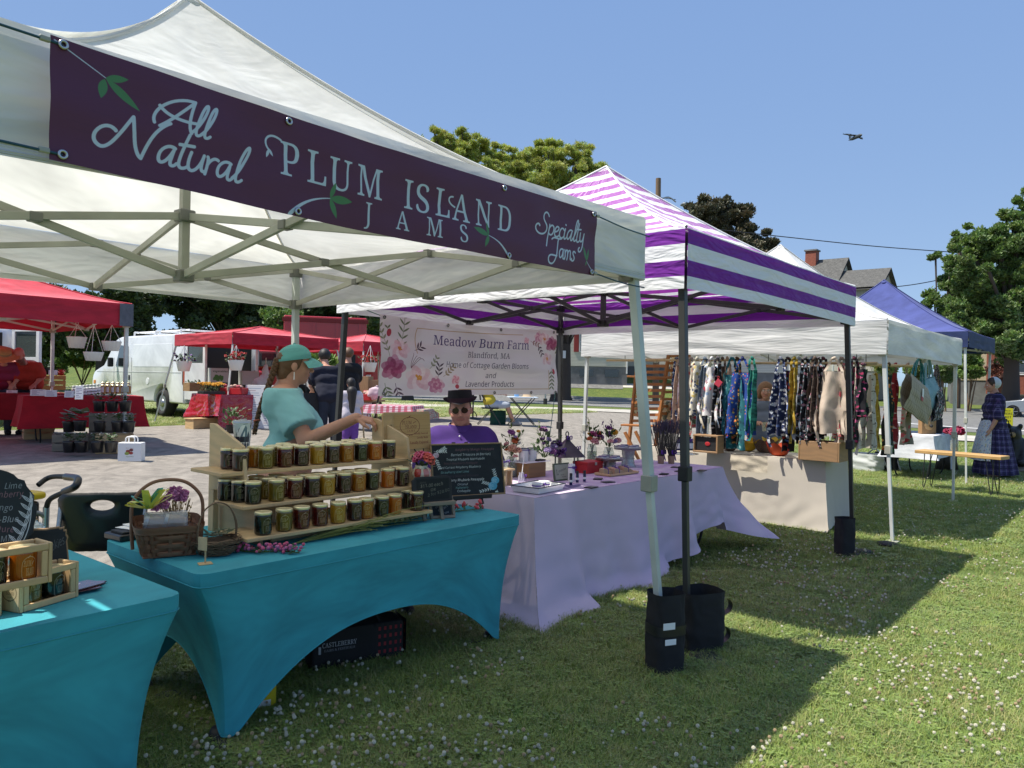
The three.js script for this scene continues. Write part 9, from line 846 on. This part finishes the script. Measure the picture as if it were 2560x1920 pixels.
// ---------- grass and clover ----------
{
const blade=(n,h,w)=>{const L=[];for(let i=0;i<n;i++){const a=rnd(0,6.283),bend=rnd(0.25,1.5),hh=h*rnd(0.55,1.15),o=V(rnd(-1,1)*0.035,0,rnd(-1,1)*0.035),g=grid(1,3,(u,v)=>V((u-0.5)*w*(1-v*0.85),hh*v*(1-0.25*bend*v),hh*bend*v*v*0.8));MT(g,o,E3(0,a,0));L.push(g);}return join(L);};
const clover=(n)=>{const L=[];for(let i=0;i<n;i++){const a=rnd(0,6.283),R=rnd(0,0.05),h=rnd(0.008,0.024);for(let k=0;k<3;k++){const g=grid(1,2,(u,v)=>V((u-0.5)*0.01*Math.sin(3.14*clamp(v*0.8+0.2)),0.002*v,v*0.01));MT(g,V(Math.cos(a)*R,h,Math.sin(a)*R),E3(rnd(-0.3,0.3),a+k*2.09,rnd(-0.3,0.3),'YXZ'));L.push(g);}}return join(L);};
const tufts=[blade(10,0.043,0.0045),blade(10,0.034,0.004),blade(9,0.055,0.0036),clover(9)],gm=phy(lin(0.92,0.92,0.92),{roughness:0.65,transmission:0.5});
const cols=[lin(0.32,0.46,0.06),lin(0.46,0.54,0.1),lin(0.22,0.38,0.05),lin(0.6,0.56,0.2),lin(0.4,0.53,0.1)].map((c)=>c.multiplyScalar(0.85));
const spots=[],pav=(x,z)=>(x>25.2&&x<70&&z<30&&!(z>-5&&x<25))||(z<-4.65+0&&z>-16.3&&z<mix(-4.75,-7.2,ss(9,15,x))&&x<26),place=(n,dmin,dmax,pow)=>{for(let i=0;i<n;i++){const d=mix(dmin,dmax,Math.pow(rnd(),pow)),l=rnd(-0.74,0.74)*(d+0.5),x=fwd.x*d+right0.x*l,z=fwd.z*d+right0.z*l;if(pav(x,z)||(x>24&&x<29&&z<30&&z>-22))continue;spots.push([x,z,d]);}};
place(90000,1.7,6,0.8);place(75000,6,14,0.7);place(60000,14,30,0.7);place(24000,30,60,0.9);
const groups=tufts.map(()=>[]);for(const s of spots){const cl=nz(s[0]*1.3,s[1]*1.3,4)+0.6*nz(s[0]*4,s[1]*4,9);groups[rnd()<0.1+0.35*ss(-0.1,0.7,cl)&&s[2]<14?3:Math.floor(rnd(0,3))].push(s);}
const M4=new THREE.Matrix4(),c=new THREE.Color();groups.forEach((G,k)=>{const im=inst(tufts[k],gm,G.length,numbered(k===3?'clover_leaves':'grass'),scene);stuffy(im,k===3?'low clover leaves growing through the lawn':['fresh green grass blades of the lawn','short grass blades of the lawn','longer bent grass blades of the lawn'][k],k===3?'clover':'grass');G.forEach(([x,z,d],i)=>{const s=rnd(0.7,1.25)*(1+ss(8,30,d)*1.4)*(1+0.35*nz(x*0.8,z*0.8,2)),w=s*(1+ss(10,40,d)*1.6);M4.compose(V(x,ground(x,z)+0.002,z),new THREE.Quaternion().setFromEuler(E3(0,rnd(0,6.283),0)),V(w,s*(d>14?0.75:1),w));im.setMatrixAt(i,M4);const dry=clamp(0.35+1.1*nz(x*0.5,z*0.5,7)+0.6*nz(x*2.1,z*2.1,3));c.copy(k===3?lin(0.28,0.4,0.065):pick(cols)).lerp(lin(0.62,0.54,0.2),k===3?0:dry*0.35*(rnd()<0.6?1:0.2));c.multiplyScalar(rnd(0.75,1.25));im.setColorAt(i,c);});});
const headG=(()=>{const L=[MT(rod(V(0,0,0),V(0.004,0.06,0.003),0.0008,0.0008,3))];for(let i=0;i<22;i++){const y=1-2*(i+0.5)/22,a=i*2.4,q=Math.sqrt(1-y*y);L.push(MT(sph(0.0028,5,4),V(0.004+Math.cos(a)*q*0.0075,0.064+y*0.0065,0.003+Math.sin(a)*q*0.0075),null,V(1,1.5,1)));}return join([tint(L[0].toNonIndexed?L[0]:L[0],lin(0.3,0.4,0.12)),...L.slice(1).map((g)=>tint(g,lin(0.8,0.78,0.68)))]);})();
const heads=[];for(let i=0;i<26000&&heads.length<5600;i++){const d=mix(1.7,16,Math.pow(rnd(),1.15)),l=rnd(-0.74,0.74)*(d+0.5),x=fwd.x*d+right0.x*l,z=fwd.z*d+right0.z*l;if(z<-4.4||pav(x,z))continue;const den=nz(x*0.7,z*0.7,12)+0.7*nz(x*2.2,z*2.2,5)+0.1;if(den<rnd(-0.1,0.55))continue;heads.push([x,z]);}
const hm=inst(headG,phy(lin(1,1,1),{vertexColors:true,roughness:0.9,transmission:0.15}),heads.length,'clover_flowers',scene);stuffy(hm,'white clover flower heads scattered over the lawn','clover flowers');heads.forEach(([x,z],i)=>{const s=rnd(0.5,0.92);M4.compose(V(x,0.0,z),new THREE.Quaternion().setFromEuler(E3(rnd(-0.25,0.25),rnd(0,6),rnd(-0.25,0.25))),V(s,s,s));hm.setMatrixAt(i,M4);const br=rnd();c.copy(br>0.7?lin(0.6,0.45,0.3):lin(0.85,0.83,0.75)).multiplyScalar(rnd(0.7,1.05));hm.setColorAt(i,c);});
}
renderer.render(scene,camera);
